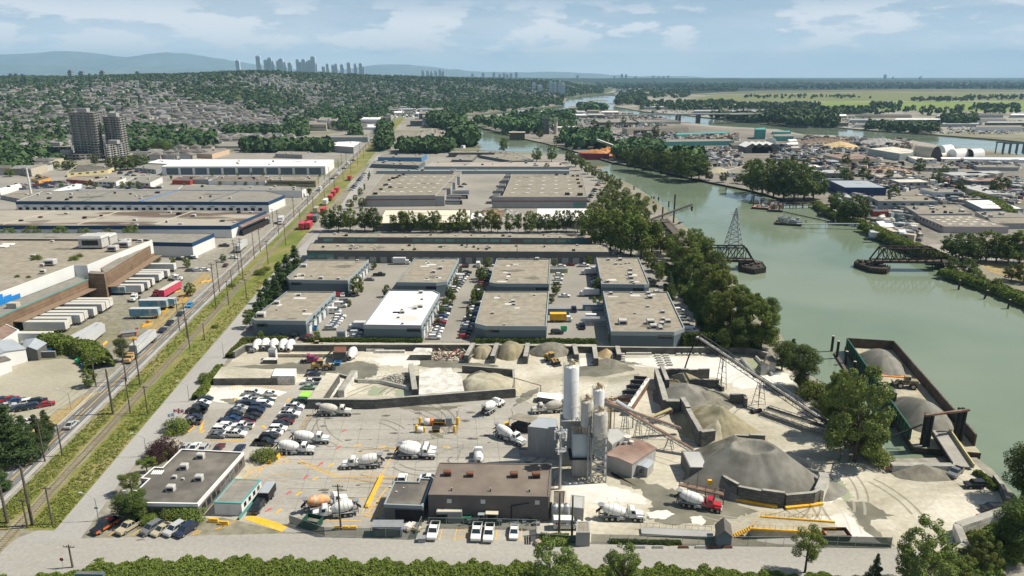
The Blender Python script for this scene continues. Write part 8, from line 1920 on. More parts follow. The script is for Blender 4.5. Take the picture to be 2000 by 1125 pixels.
# island and far banks
IB=[('navy blue shed with pale blue roof near the island bay',[(1619,352),(1650,366),(1732,366.5),(1694,352)],385,M_wnavy,M_rbg,0,0),('grey two-storey workshop right of the navy shed',[(1695,382),(1716,392.5),(1833,393),(1806,382)],409,M_wbl,M_rg,6,6),('long grey warehouse with rooftop units behind the pinkish one',[(1766,402),(1793,418),(1899,417),(1869,400)],432,M_wg,M_rg,12,0),('large pinkish-grey warehouse with skylight rows nearest on the island',[(1793,420),(1845,442),(1971,443),(1896,420)],456,mat('wall_pinkish',(.42,.37,.36),.85,.05,.3),M_rg,0,0),('white building with two dark garage doors',[(1797,369),(1827,375),(1879,375),(1870,369)],388,M_ww,M_rg,3,0),('long pale-roofed workshop sloping away on the right',[(1869,362),(1932,379),(1979,378.5),(1914,361)],387,M_wt,M_rm,9,0),('white roofed warehouse at the right edge of the photo, upper one',[(1885,391),(1919,407),(2000,407.5),(1946,390)],415,M_wbl,M_rw,0,0),('pale metal-roofed hall with grey walls in the island middle',[(1832,336),(1863,342.5),(1938,342),(1910,335)],350,M_wg,M_rm,0,4),('huge pale green-grey hall by the second river arm',[(1696,290),(1758,300),(1810,297),(1745,286)],314,mat('wall_sage',(.33,.38,.36),.8,.05,.2),mat('roof_cream2',(.55,.52,.44),.8,.05,.2),0,0),('big hall with rusty brown roof',[(1608,302),(1650,311),(1715,309),(1676,300)],322,M_wt,M_rr,0,0),('white office with cream roof and two dark windows',[(1770,304),(1788,311),(1830,311),(1809,303)],319,M_ww,mat('roof_cream3',(.66,.62,.54),.8,.04,.2),2,2),('long grey two-storey row behind the pale halls',[(1759,324),(1770,328),(1872,328),(1865,322)],334,M_wg,M_rg,8,10),('low shed with salmon roof',[(1705,340),(1720,346.5),(1764,346),(1755,339)],354,M_ww,_M['roof_salmon'],0,2),('low shed with cream metal roof and many parked cars',[(1737,350),(1757,356),(1818,355.5),(1797,349.5)],367,M_wg,_M['roof_cream2'],0,4),('long brown-roofed shed with navy end',[(1872,348),(1898,354),(1974,353.5),(1950,347.5)],361,M_wb,M_rr,0,2),('small grey shed with white curved roof',[(1568,322),(1582,326.5),(1607,326),(1594,321.5)],332,M_wg,M_rw,0,0),('grey rendered workshop cluster left of the navy shed',[(1577,332),(1605,338),(1652,338),(1640,331)],356,M_wd,M_rm,2,3),('grey-roofed low shed below the workshop cluster',[(1605,344),(1612,350),(1662,350),(1650,343)],358,M_wg,M_rbg,0,0),('grey house-like shed with twin roofs by the island trees',[(1420,332),(1425,338),(1466,338),(1462,320)],345,M_ww,M_rg,0,3),('tan hall with three black door openings',[(1215,249),(1225,252),(1345,249),(1340,245)],262,M_wt,M_rbrown,0,0),('flat grey hall behind the tan one, left',[(1240,233),(1248,238),(1330,237),(1300,231)],243,M_wg,M_rg2,0,0),('flat grey hall further left beside the trees',[(1160,233),(1170,239),(1246,239),(1225,231)],245,M_wd,M_rg2,0,0),('white arched-roof hall of the gravel works',[(1078,242),(1086,249),(1126,249),(1118,239)],256,M_wt,M_rw,0,0),('long teal-green shed with grey roof',[(1292,272),(1300,277),(1434,275),(1425,271)],286,M_wq,M_rg2,0,0),('teal-green shed with curved green side',[(1318,260),(1322,263),(1425,259),(1420,257)],268,M_wq,M_wq,0,0),('tall teal-green works building',[(1474,250),(1476,253),(1496,253),(1494,249)],272,M_wq,M_wq,0,0),('teal-green block by the second river arm',[(1510,262),(1512,266),(1550,266),(1548,261)],276,M_wq,M_rg2,0,0),('second teal-green block above it',[(1508,256),(1510,258),(1545,258),(1542,255)],262,M_wq,M_wq,0,0),('dark brown-roofed hall behind the four white gables',[(1454,279),(1458,283),(1510,281),(1500,275)],290,M_wd,M_rr,0,0),('dark loading shed left of the four white gables',[(1424,279),(1430,284),(1456,283),(1450,278)],292,M_wd,M_rd,0,0),('small white hut right of the teal blocks',[(1536,279),(1538,282),(1560,282),(1558,277)],287,M_ww,M_rw,0,0),('tan square hut beside the white one',[(1545,286),(1546,289),(1562,289),(1560,285)],297,M_wt,M_wt,0,0),('white-walled site office near the red hut',[(1711,432),(1722,443),(1748,443),(1738,430)],452,M_ww,M_rw,0,0),('small red hut with dark roof',[(1704,409),(1706,413),(1736,413),(1733,408)],420,M_wred,M_rd,0,0),('white-roofed works at the right edge of the photo, lower one',[(1905,413),(1925,424),(2010,424),(1990,411)],434,M_wg,M_rg2,4,0),('grey shed at the right edge of the photo',[(1930,425),(1940,436),(2020,436),(2010,424)],447,M_wg,M_rg,0,0),('pale grey hall right of the cream office',[(1881,334),(1890,338),(1960,338),(1950,333)],343,M_wg,M_rm,0,0),('low long pale roof strip by the shipyard',[(1835,307),(1840,310),(2010,312),(2005,307.5)],316,M_ww,M_rw,0,0),('grey low hall at the upper right of the island',[(1900,322),(1910,326),(1990,327),(1980,321)],332,M_wg,M_rg2,2,0),('blue-roofed small works among the scrap',[(1612,312),(1616,316),(1640,316),(1637,311)],322,M_wb,M_rbg,0,0)]
for lb,px,by,wm,rm,un,wn in IB:
 r,ply,h=qk('industrial_building',lb+' on the island',px,by,wm,rm,un,win=wn,hmin=3.5)
 if 'garage' in lb:oned(r,ply,'front',2,.2,9,h*.7,'garage_door',M_wd,.5,.95)
 if 'three black' in lb:oned(r,ply,'front',3,.2,12,h*.65,'door_opening',M_dooro,.1,.45)
 if 'skylight rows' in lb:grid_skylights(r,h,[(1850,440),(1960,440),(1895,422),(1808,422)],5,4);oned(r,ply,'left',7,h*.45,2.2,1.4,'window',M_gl)
for i in range(4):
 x=1455+i*13.2;q=P(x+6,297);gbl('gabled_hangar','white gabled hangar with dark open front, %s from the left of the four'%nth(i),None,7,4.5,M_wd,M_rw,'hangar',along='y',grp='four white gabled hangars',world=[(q.x-8.0,q.y-14,0),(q.x+8.0,q.y-14,0),(q.x+8.0,q.y+14,0),(q.x-8.0,q.y+14,0)])
for lb,x,y,L_,w_,mm,rz,hh_,dk in(('huge dark-mouthed quonset hangar by the scrapyard',1808,313,44,26,M_wt,1.9,27,True),('white round-roofed boat shed left of the tall one',1826,307,26,20,M_rw,1.3,12,True),('tall white round-roofed boat shed',1845,300,34,22,M_rw,.5,17,False),('white round-roofed boat shed in the shipyard middle',1870,305,36,22,M_rw,.4,14,False),('white round-roofed boat shed with open end',1903,305,30,22,M_rw,.3,14,True),('low cream arched tent in front of the boat sheds',1841,305,22,14,_M['roof_cream3'],.2,6,False),('white arched shed by the red hut',1723,433,12,9,M_rw,1.4,6,False),('white tunnel tent among the scrap',1755,341,20,8,M_rw,.1,5,False),('white arched gateway hoop near the hangars',1505,282,3,26,M_rw,1.2,15,False),('white marquee beside the hangars',1546,279,22,12,M_rw,.2,8,False)):qnst(lb,x,y,L_*.55,w_*.58,mm,rz,hh_*.6,dk)
cols=['white','white','silver','maroon','navy','grey','grey','beige','blue','dark green','white','silver','black']
def sct(n,boxes,fn):
 k=0
 while k<n:bx_=R.choice(boxes);x,y=U(bx_[0],bx_[2]),U(bx_[1],bx_[3]);fn(x,y,k);k+=1
ISL_BOX=[(1240,255,1330,272),(1360,296,1440,318),(1380,310,1420,325),(1500,285,1600,300),(1515,300,1600,315),(1560,345,1640,372),(1690,398,1760,405),(1700,340,1790,368),(1820,350,1960,358),(1840,315,1990,330),(1950,360,2000,385),(1700,440,1790,470),(1640,372,1690,395)]
sct(110,ISL_BOX,lambda x,y,k:CONTS.put(P(x,y),R.choice((0,.4,1.2,-.3)),'small coloured container among the island work yards','island yard containers',U(.8,1.5),CL[R.choice(cols)]))
CARCOUNT=400
sct(60,ISL_BOX,lambda x,y,k:TINY.put(P(x,y),U(0,3),'car parked in the island work yards','island yard cars',1.1,CL[R.choice(CC)]))
def jnk(name,lbl,n,boxes,mats,smin,smax,sd_,test=None,zmax=.6):
 rj=random.Random(sd_);mb=MB();k=0
 while k<n:
  b_=rj.choice(boxes);x,y=rj.uniform(b_[0],b_[2]),rj.uniform(b_[1],b_[3]);p=P(x,y)
  if test and not test(p):k+=.2;continue
  s=rj.uniform(smin,smax);mb.box((p.x,p.y,0),(s*rj.uniform(.8,2.4),s,s*rj.uniform(.3,zmax*1.6)),rj.uniform(0,3),rj.randrange(len(mats)),tpr=rj.uniform(.6,1));k+=1
 stuff(name,mb.mesh(name,mats),lbl,'clutter')
JM=[M_wm,M_st,M_bk,M_wd,M_wbl,M_wd,M_st,_M['scrap_brown_']if 0 else M_sc[2],M_wt,M_wb,M_bk,M_ru]
on_isl=lambda p:insd(ISLW,p.x,p.y);ISLW=ccw(land_isl);RIGHTW=ccw(land_right);MAINW=ccw(land_main)
jnk('yard_clutter','dense clutter of machines, timber and scrap between the island sheds',5200,ISL_BOX+[(1200,262,1330,278),(1060,238,1200,262),(1330,288,1450,325),(1560,270,1720,300),(1600,310,1720,345),(1700,345,2000,375),(1640,395,1790,470),(1790,380,1990,400),(1500,290,1720,330)],JM,1.0,4.2,71,on_isl)
jnk('yard_clutter','rusty scrap metal spread over the recycling yard by the second arm',900,[(1570,268,1690,290),(1640,322,1760,345),(1680,270,1780,290),(1340,262,1440,275)],[M_ru,M_bk,M_sc[2],_M['rubble_heap'],M_st],2.0,5.0,72,on_isl)
jnk('yard_clutter','machines and heaps of the recycling yard on the near bank',420,[(820,256,905,290),(820,225,900,250)],JM,1.5,5.0,73)
pile('scrap_pile','tall dark scrap mountain beside the second river arm',1720,281,45,30,8,_M['debris_grey'],sd_=74,rgh=.5);pile('scrap_pile','brown scrap mountain left of the dark one',1610,280,60,30,7,mat('scrap_brown',(.17,.12,.085),.95,.4,.3),sd_=75,rgh=.5);pile('sand_pile','pale tan sand heap in the scrapyard',1640,288,30,22,8,mat('sand_tan',(.50,.38,.20),.95,.1,.3),sd_=76);pile('dirt_pile','pale gravel heap among the riverside island trees',1402,335,16,11,4.5,M_sl,sd_=77);pile('debris_pile','reddish timber debris heap on the island',1738,337,28,20,5,mat('timber_debris',(.36,.25,.17),.95,.4,.6),sd_=78,rgh=1.2)
for x,r_,c in((1064,5,M_wd),(1070,4,M_wd),(1085,5,M_wt)):p=P(x,262);m=MB();m.tube((0,0,0),(0,0,HT(x,236,262)),r_*.6,12);m.box((0,0,HT(x,236,262)),(r_*1.3,r_,4));tag(link('works_silo',m.mesh('works_silo',c),None,tuple(p)),'grey cement works silo across the river at column %d'%x,'silo','silos across the river')
# ---- low industrial rows: far island tip and beyond the second arm
rb_=random.Random(99)
def frow(rows,where,grp,sd_):
 rr=random.Random(sd_);k=0
 for y,x0,x1,wmin,wmax in rows:
  x=x0
  while x<x1:
   w=rr.uniform(wmin,wmax);d=rr.uniform(.018,.035)*(y-146)+.6;hpx=rr.uniform(.03,.07)*(y-146)+.4
   c=rr.choice((M_ww,M_wg,M_wbl,M_wd,M_wt,M_ww));rf=rr.choice((M_rg,M_rg2,M_rm,M_rw,M_rbg,M_rd))
   if all(insd(reg,P(xx,y).x,P(xx,y).y)for xx in(x,x+w)for reg in[RIGHTW if 'beyond' in where or 'far bank' in where else ISLW if 'island' in where else MAINW]):
    qk('low_warehouse','%s %s, %s from the left'%(rr.choice(('low warehouse','flat-roofed warehouse')),where,nth(k)),[(x,y-hpx),(x+w,y-hpx),(x+w*.97,y-hpx-d),(x+w*.05,y-hpx-d)],y,c,rf,0,grp=grp,hmin=5);k+=1
   x+=w*rr.uniform(1.05,1.5)
frow([(256,1700,2060,90,170),(247,1560,2060,60,150),(238,1660,2060,50,140),(230,1600,2050,40,120)],'beyond the second river arm','warehouses beyond the second river arm',5)
frow([(222,1290,1640,30,70),(214,1250,1420,25,60)],'on the far bank near the viaduct','warehouses on the far bank',6)
frow([(222,1010,1200,20,45),(231,990,1160,18,40),(214,1110,1180,15,30)],'at the island tip','warehouses at the island tip',7)
frow([(212,900,1010,14,30),(218,760,880,14,34),(225,770,870,14,30)],'on the mainland by the river narrows','warehouses by the river narrows',8)
jnk('parking_clutter','rows of parked vehicles too small to count along the far bank',1500,[(1540,225,1700,249),(1700,235,2000,262),(1250,206,1560,228)],[M_wm,M_bk,M_st,M_wbl],1.6,3.6,81,lambda p:insd(RIGHTW,p.x,p.y),.5)
jnk('parking_clutter','small yards and vehicles crowding the island tip',900,[(980,222,1200,245),(1200,222,1300,250)],JM,2,5,82,on_isl)
jnk('parking_clutter','marina and boats packed near the river narrows',500,[(760,214,890,229)],[M_wm,M_wm,M_wbl,M_bk],2,5,83)
for i,(x,y,L_)in enum(((1176,190,60),(1168,197,70),(1186,203,50))):p=P(x,y,WZ);m=MB();[m.tube((-L_/2,k*3.4,.2),(L_/2,k*3.4,.2),1.2,5)for k in range(7)];tag(link('log_boom',m.mesh('log_boom',mat('boom_logs',(.30,.20,.15),.9,.2,.1)),None,tuple(p)),'brown log boom floating in the far river bend, %s from the back'%nth(i),'log boom','log booms')
def F(px):return pxp(px)
def fm(n,a,b):return mmx(n,[(.3,a),(.7,b)],.004,fine=.05,fv=.12,strch=(1,3,1))
for i,(px,a,b)in enum((([(1330,196),(1395,186),(1700,180),(2060,182),(2300,200),(2300,205),(1900,196),(1600,198),(1450,200),(1360,202)],(.13,.15,.055),(.17,.18,.075)),([(1480,201),(1650,199),(2060,199),(2300,208),(2300,224),(2000,217),(1640,215),(1560,209)],(.13,.19,.04),(.19,.24,.06)),([(1340,186),(1480,178),(1800,175),(2060,177),(2060,181),(1700,179),(1400,185)],(.10,.11,.05),(.14,.14,.07)))):
 mb=MB();mb.face([(x,y,.2+i*.1)for x,y in F(px)]);strc('farm_field',mb,fm('field_%d'%i,a,b))
sheet('island_ground',[[(1200,318),(1262,328),(1360,350),(1460,370),(1540,391),(1600,392),(1700,440),(1800,480),(1900,470),(2100,520),(2100,325),(2000,310),(1900,296),(1780,280),(1620,269),(1517,258),(1340,244),(1200,222),(1050,230),(960,236),(1000,262),(1090,286)]],mmx('yard_dirt',[(.3,(.12,.115,.095)),(.45,(.17,.16,.135)),(.6,(.24,.22,.19)),(.75,(.14,.12,.085))],.012,fine=.25,fv=.25),.006)
mb=MB();mb.face([(x,y,.25)for x,y in F([(1125,172),(1250,173),(1340,184),(1480,177.5),(1800,174.5),(2400,178),(3200,160),(3000,152),(1100,152)])]);strc('far_plain',mb,M_far)
# ---- skyline towers
def skt(px,ytop,d,w,lbl,grp,base=66,col=None):
 x=(px-1000)/FPX*d;zt_=CAM_H+(YH-ytop)/FPX*d*1.0;m=MB();W_=w/FPX*d
 m.box((0,0,0),(W_,W_*.8,zt_-base));m.box((0,0,zt_-base),(W_*.6,W_*.5,6))
 k=8
 while k<zt_-base-6:m.box((0,0,k),(W_*1.02,W_*.82,3),mi=1);k+=9
 o=link('skyscraper',m.mesh('skyscraper',[col or mat('hazed_tower_wall',(.55,.62,.68),.7,.05,.1),mat('hazed_tower_glass',(.32,.40,.48),.3,.1,.1)]),None,(x,d,base));tag(o,lbl,'tower block',grp)  # walls and glass bands lightened to blue, aerial haze mixed into their colour
k=0
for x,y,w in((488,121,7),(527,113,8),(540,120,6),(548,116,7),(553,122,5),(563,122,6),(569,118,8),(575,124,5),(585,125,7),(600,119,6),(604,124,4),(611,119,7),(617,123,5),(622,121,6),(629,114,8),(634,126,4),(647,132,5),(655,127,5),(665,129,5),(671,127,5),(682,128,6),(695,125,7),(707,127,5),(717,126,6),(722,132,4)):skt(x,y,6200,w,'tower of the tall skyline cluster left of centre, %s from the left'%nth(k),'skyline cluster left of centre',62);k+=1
k=0
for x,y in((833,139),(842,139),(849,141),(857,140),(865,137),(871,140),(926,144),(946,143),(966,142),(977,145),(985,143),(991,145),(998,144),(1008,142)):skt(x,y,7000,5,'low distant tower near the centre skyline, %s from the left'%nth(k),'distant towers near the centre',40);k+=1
k=0
for x,y,w in((1123,147,4),(1192,149,3),(1206,145,4),(1214,146,4),(1232,149,4),(1265,148,3),(1275,149,3),(1284,149,3),(1293,148,3),(1700,146,4),(1715,150,2),(1765,150,2),(1768,149,1.6)):skt(x,y,9500,w,'tiny tower on the right-hand horizon ridge, %s from the left'%nth(k),'tiny horizon towers',20);k+=1
k=0
for x,y,w in((1041,162,7),(1053,166,8),(1073,159,7),(1081,161,6),(1089,165,5),(1096,162,8)):skt(x,y,3300,w,'riverside tower in the mid-distance group, %s from the left'%nth(k),'mid-distance riverside towers',5);k+=1
for i,(x,y,w)in enum(((27,134,11),(60,146,7),(70,146,7),(82,147,8),(172,140,7),(193,142,9),(232,141,8),(298,142,7),(208,146,6),(220,147,8))):skt(x,y,3600,w,'tower block on the far left ridge, %s from the left'%nth(i),'towers on the far left ridge',40,M_wd)
# trees, hedges, woods
for i,(x,y,h_,k)in enum(((489,640,36,'mid_round'),(501,618,30,'mid_cypress'),(511,606,42,'mid_cypress'),(524,592,50,'mid_cypress'),(541,590,48,'mid_cypress'),(547,566,58,'mid_cypress'),(562,548,54,'mid_cypress'),(578,530,54,'mid_cypress'),(536,575,34,'mid_cypress'))):tree(x,y,h_,k,'dense dark tree of the cypress row left of the business park, %s from the near end'%nth(i),'cypress row',1.35 if k=='mid_cypress' else 1.1)
for i,(x,y,h_,k)in enum(((641,452,44,'mid_dark'),(662,452,52,'mid_dark'),(684,450,44,'mid_round'),(713,452,46,'mid_dark'),(730,452,48,'mid_dark'),(683,408,20,'mid_round'),(708,406,20,'mid_round'),(694,394,14,'mid_round'),(704,382,16,'mid_olive'),(690,404,12,'mid_column'),(712,372,14,'mid_column'),(720,352,14,'mid_column'),(722,346,12,'mid_column'))):tree(x,y,h_,k,'tree at the left end behind the long buildings, %s of the clump'%nth(i),'tree clump beside the service road',1.05)
for i,x in enum((770,789,803,824,841,852,868,884,902,922,938,960,972,996,1012,1035,1050,1068,1088,1106,1128)):tree(x,453+U(-1,2),U(34,46)if x not in(922,868)else 24,R.choice(('mid_round','mid_dark','mid_tall','mid_olive')),'tree of the straight row behind the long low buildings, %s from the left'%nth(i),'straight tree row',U(.8,1.1))
RV=[(1150,470,62),(1172,480,74),(1192,488,80),(1212,494,84),(1232,500,88),(1252,505,80),(1272,500,74),(1160,445,50),(1182,440,58),(1205,448,56),(1228,455,60),(1250,462,62),(1268,472,38),(1290,494,50),(1306,500,44),(1176,402,34),(1190,392,34),(1203,408,36),(1216,415,40),(1232,420,40),(1250,424,36),(1262,440,30),(1245,400,26),(1222,396,30),(1112,318,26),(1124,326,28),(1136,333,26),(1148,340,24),(1160,346,22),(1171,352,22),(1182,358,24),(1194,366,26),(1206,374,26),(1262,405,22),(1278,418,20),(1350,486,40),(1342,530,84),(1360,500,54),(1376,520,60),(1352,560,66),(1336,548,46),(1390,560,72),(1408,560,62),(1380,600,84),(1400,618,92),(1362,585,52),(1420,610,76),(1440,640,84),(1425,660,88),(1460,670,92),(1485,685,98),(1500,640,60),(1444,690,70),(1392,650,80),(1372,640,66),(1415,690,50),(1470,620,50),(1325,520,40),(1310,508,44),(1318,560,50),(1306,575,46)]
for i,(x,y,h_)in enum(RV):tree(x,y,h_,R.choice(('near_round','near_olive','near_dark','near_light','near_round','near_conifer')if y>520 else('mid_round','mid_dark','mid_tall','mid_olive')),'tree of the riverside wood right of the business park, %s counted from far to near'%nth(i),'riverside wood',U(.95,1.2))
for i,(x,y,h_)in enum(((1368,612,48),(1386,640,52))):tree(x,y,h_,'mid_column','slim columnar tree before the riverside wood, %s one'%('left','right')[i],'slim columnar trees',1.2)
hdge([(1290,520),(1320,540),(1345,580),(1375,620),(1395,655),(1420,668),(1470,672)],7,3.0,9000,.35,'dark',91,'dark undergrowth along the foot of the riverside wood','undergrowth','stuff','undergrowth')
for x,y,h_,k,w,l in((1668,902,186,'near_light',.86,'largest round tree at the water between yard and barge'),(1640,850,120,'near_round',1.0,'tree behind the large waterside tree'),(1686,888,84,'near_olive',1.0,'lower bushy tree hugging the large waterside tree'),(1632,806,84,'near_round',.9,'left shoulder tree of the large waterside tree'),(1562,758,84,'near_dark',1.35,'pair tree by the settling shed, right one'),(1527,722,58,'near_dark',1.3,'pair tree by the settling shed, left one'),(1545,712,52,'near_conifer',1.2,'small pointed tree behind the pair by the settling shed'),(1590,778,40,'bush_o',1.2,'bush at the water below the pair trees'),(1612,800,34,'bush',1.2,'small bush left of the large waterside tree'),(1712,905,36,'bush_o',1.3,'yellow-green bush at the left end of the dock wall'),(1082,1160,112,'near_light',1.0,'bushy tree rising over the bottom hedge in front of the block hut'),(1216,1165,100,'near_light',.95,'bushy tree rising over the bottom hedge right of the block hut'),(1572,1118,92,'near_airy',1.05,'airy street tree with visible limbs before the wash ramp'),(1708,1132,52,'near_conifer',1.0,'small pointed tree on the bottom verge'),(1800,1150,134,'near_light',.98,'large dense tree at the bottom right of the street'),(1995,975,104,'near_dark',1.25,'dark tree at the right edge above the stream'),(1985,1090,110,'near_dark',1.3,'dark tree at the right edge below the corner wall'),(1952,1070,62,'near_conifer',1.7,'green conical tree below the corner wall'),(1918,1110,66,'near_olive',1.3,'yellow-green tree outside the pale corner wall'),(1880,1140,50,'near_olive',1.4,'low yellow-green tree at the stream bank'),(2020,1030,90,'near_dark',1.2,'tree partly cut by the right edge'),(1690,880,30,'bush',1.3,'bush under the large waterside tree'),(322,888,36,'purple',1.3,'purple-leaved bush at the car park entrance'),(307,899,26,'purple',1.4,'smaller purple-leaved bush beside the larger one'),(325,895,22,'bush',1.5,'green bush below the purple ones'),(288,925,34,'near_airy',1.5,'thin tree at the office back corner'),(258,965,44,'near_airy',1.5,'spreading tree at the left side of the office'),(268,1018,62,'near_dark',1.4,'dark tree at the front left of the office'),(245,1012,46,'near_dark',1.5,'dark tree left of the double-headed lamp'),(340,1013,28,'bush',1.3,'large bush before the office front, left one'),(372,1015,30,'bush_o',1.3,'large bush before the office front, right one'),(293,1022,18,'bush',1.6,'small shrub between tree and big bushes'),(342,843,30,'bush',1.3,'round shrub beside the flagpoles'),(516,897,24,'bush_o',1.5,'shrub box at the end of the car park'),(405,745,22,'bush',1.1,'shrub at the top left car park wall')):tree(x,y,h_,k,l,None,w)
hdge([(382,782),(398,765),(412,742),(430,722)],2.6,2.2,4200,.26,'olive',92,'tall hedge along the left wall of the car park');hdge([(446,700),(462,684),(478,668),(560,666)],2.4,1.9,4200,.26,'green',93,'clipped hedge at the back left corner of the yard')
hdge([(598,667),(700,667),(826,668)],2.0,1.5,4200,.28,'dark',94,'low hedge before the white-roofed building');hdge([(925,669),(1000,669),(1165,670)],2.4,1.7,5200,.28,'dark',95,'low shrub strip before the front middle building')
hdge([(1190,672),(1240,672),(1310,673)],4,4.4,11000,.34,'olive',96,'tall bushy hedge before the front right building');hdge([(1330,674),(1400,675),(1480,677)],4,4.6,9000,.34,'dark',97,'tall dark hedge right of the front right building')
hdge([(445,945),(452,930),(470,905)],2.0,1.6,2200,.2,'olive',98,'shrub bed between office and chain-link fence');hdge([(1055,1056),(1080,1057),(1110,1058)],3,1.5,2500,.22,'olive',99,'weedy planting bed by the white van');hdge([(1190,1059),(1270,1061),(1330,1062)],1.2,.7,2500,.18,'olive',100,'dry weeds along the street fence','weeds','stuff','weeds')
hdge([(-250,1172),(60,1160),(150,1142),(240,1130),(400,1125),(620,1128),(900,1134),(1150,1140),(1420,1147),(1700,1160)],9,1.7,90000,.17,'green',101,'long bushy green hedge along the bottom of the picture')
hdge([(150,1150),(400,1140),(900,1150),(1400,1160)],14,2.0,30000,.26,'green',102,'taller thicket behind the long bottom hedge','thicket')
hdge([(1840,1120),(1890,1105),(1930,1080),(1975,1050)],9,2.6,9000,.3,'olive',103,'overgrown bank outside the pale corner wall','undergrowth','stuff','undergrowth');hdge([(1905,925),(1925,938),(1948,960)],2.0,1.4,1500,.22,'olive',104,'straggling shrubs on the dock edge by the gangway');hdge([(1560,742),(1600,775),(1625,800)],3,1.6,2500,.28,'olive',105,'sedge strip at the water edge beside the yard','sedge','stuff','reeds')
rsg=np.random.RandomState(4);pts=[]
for k in range(5200):
 yy=1030-500*rsg.rand()**1.3;xa,xb=vpl((68,931),yy)[0],vpl((194,931),yy,862)[0];t=rsg.rand()
 if .30<t<.62:continue
 p=P(lerp(xa,xb,t),yy);pts.append((p.x,p.y,.12))
v=leaf_quads(rsg,pts,[.35]*len(pts),34000,.20,.4,.2);stuff('grass',np_mesh('grass',v,np.arange(len(v)).reshape(-1,4),mlf('grass_blades',(.19,.21,.05),.35,.03,.2)),'rough weeds and grass on the railway verge','grass')
for i,(x,y,h_)in enum(((262,838,7),(452,560,8),(508,536,12),(518,528,10),(420,640,7))):tree(x,y,h_,'bush','scrubby bush on the railway verge, %s of five'%nth(i),'verge bushes',1.6)
for i,(x,y,h_,k)in enum(((28,905,118,'near_conifer'),(75,868,60,'near_conifer'),(92,850,50,'near_conifer'),(0,960,60,'near_conifer'),(52,880,70,'near_conifer'),(10,880,80,'near_conifer'))):tree(x,y,h_,k,'dark pine beside the left edge car park, %s of the group'%nth(i),'pines by the left car park',1.5)
for x,y,h_,k,w,l in((176,755,34,'near_round',1.2,'round street tree at the end of the ivy bank'),(240,706,46,'near_dark',1.1,'round dark tree on the traffic island of the avenue'),(372,578,26,'mid_round',1.2,'tree on the dry verge beside the pink-red trailer'),(310,512,16,'mid_round',1.2,'small tree before the navy-banded office'),(337,515,14,'mid_olive',1.2,'second small tree before the navy-banded office'),(365,523,20,'mid_olive',1.1,'round little tree by the curved kerb'),(436,512,16,'mid_dark',1.2,'purple-dark shrub tree by the avenue'),(690,0,0,'',0,''),(699,577,38,'mid_round',1.0,'slender tree at the corner of the back left building'),(682,598,12,'mid_olive',1.3,'small tree on the planted island of the left court'),(619,664,20,'mid_olive',1.0,'small tree below the front left building'),(510,662,16,'mid_olive',1.1,'sapling at the front left building corner'),(756,580,24,'mid_dark',1.0,'tree left of the white-roofed building'),(1150,518,20,'mid_round',1.0,'round tree before the long building right end'),(1083,522,18,'mid_olive',.9,'yellowing tree right of the back middle building'),(730,526,16,'mid_dark',1.1,'small dark tree behind the back left building'),(1068,332,14,'mid_dark',1.2,'lone dark tree before the long salmon-roofed warehouse'),(983,298,30,'mid_round',.9,'pyramid-shaped tree on the near bank'),(1048,316,28,'mid_round',1.1,'left of two round trees at the warehouse end'),(1077,316,34,'mid_round',.9,'right of two round trees at the warehouse end')):
 if h_:tree(x,y,h_,k,l,None,w)
for i,(x,h_)in enum(((21,15),(66,19),(120,20),(165,15),(213,14),(259,20))):tree(x,475,h_+15,'mid_round','tree poking up between the warehouses at the left, %s from the left edge'%nth(i),'trees between the left warehouses',1.5)
for i,(x,y,h_)in enum(((870,602,22),(878,585,26),(884,590,30),(862,618,22),(898,535,16),(855,634,16),(890,560,20))):tree(x,y,h_,'mid_dark' if i%2 else 'mid_round','tree of the strip right of the white-roofed building, %s one'%nth(i),'trees right of the white roof',.9)
for i,(x,y,h_,k)in enum(((924,600,34,'mid_column'),(915,626,30,'mid_column'),(935,590,36,'mid_dark'),(944,550,30,'mid_round'),(952,525,24,'mid_round'),(935,545,22,'mid_round'),(975,566,14,'mid_olive'),(1043,566,18,'mid_column'),(1063,566,24,'mid_column'),(1086,576,26,'mid_dark'),(1078,592,18,'mid_round'),(1168,576,34,'mid_dark'),(1201,567,20,'mid_column'),(1222,567,20,'mid_column'),(1237,567,18,'mid_dark'),(1160,593,14,'mid_olive'),(1172,590,12,'mid_round'),(1285,548,34,'mid_olive'),(1272,530,34,'mid_olive'),(1262,515,30,'mid_olive'),(1310,592,36,'mid_dark'))):tree(x,y,h_,k,'planted tree in the business park courts, %s in order from the left court'%nth(i),'courtyard trees',1.0)
IT=[(1180,352-60,20),(1240,330,42),(1255,333,46),(1270,336,44),(1290,340,46),(1305,342,48),(1330,348,56),(1350,352,60),(1365,350,50),(1385,352,18),(1412,356,20),(1440,358,18),(1455,360,20),(1470,375,64),(1488,380,72),(1510,388,76),(1530,390,78),(1550,392,74),(1570,390,70),(1588,388,54),(1475,340,30),(1635,418,42),(1650,430,36),(1665,432,52),(1680,430,46),(1625,400,22),(1220,318,26),(1208,312,20),(1175,308-8,12)]
for i,(x,y,h_)in enum(IT):tree(x,y,h_,R.choice(('mid_dark','mid_round','mid_dark')),'tree on the island shore facing the river, %s from the left'%nth(i),'island shore trees',U(1.1,1.4))
IR=[(1860,500,46),(1878,510,56),(1900,512,44),(1925,510,60),(1945,512,50),(1968,515,62),(1990,515,66),(1890,538,34),(1860,532,30),(1975,548,34),(1998,552,40),(1915,555,20),(1945,565,22),(1905,545,22)]
for i,(x,y,h_)in enum(IR):tree(x,y,h_,R.choice(('mid_round','mid_dark','mid_olive')),'tree at the island end of the truss bridge, %s from the back'%nth(i),'trees by the bridge end',1.4)
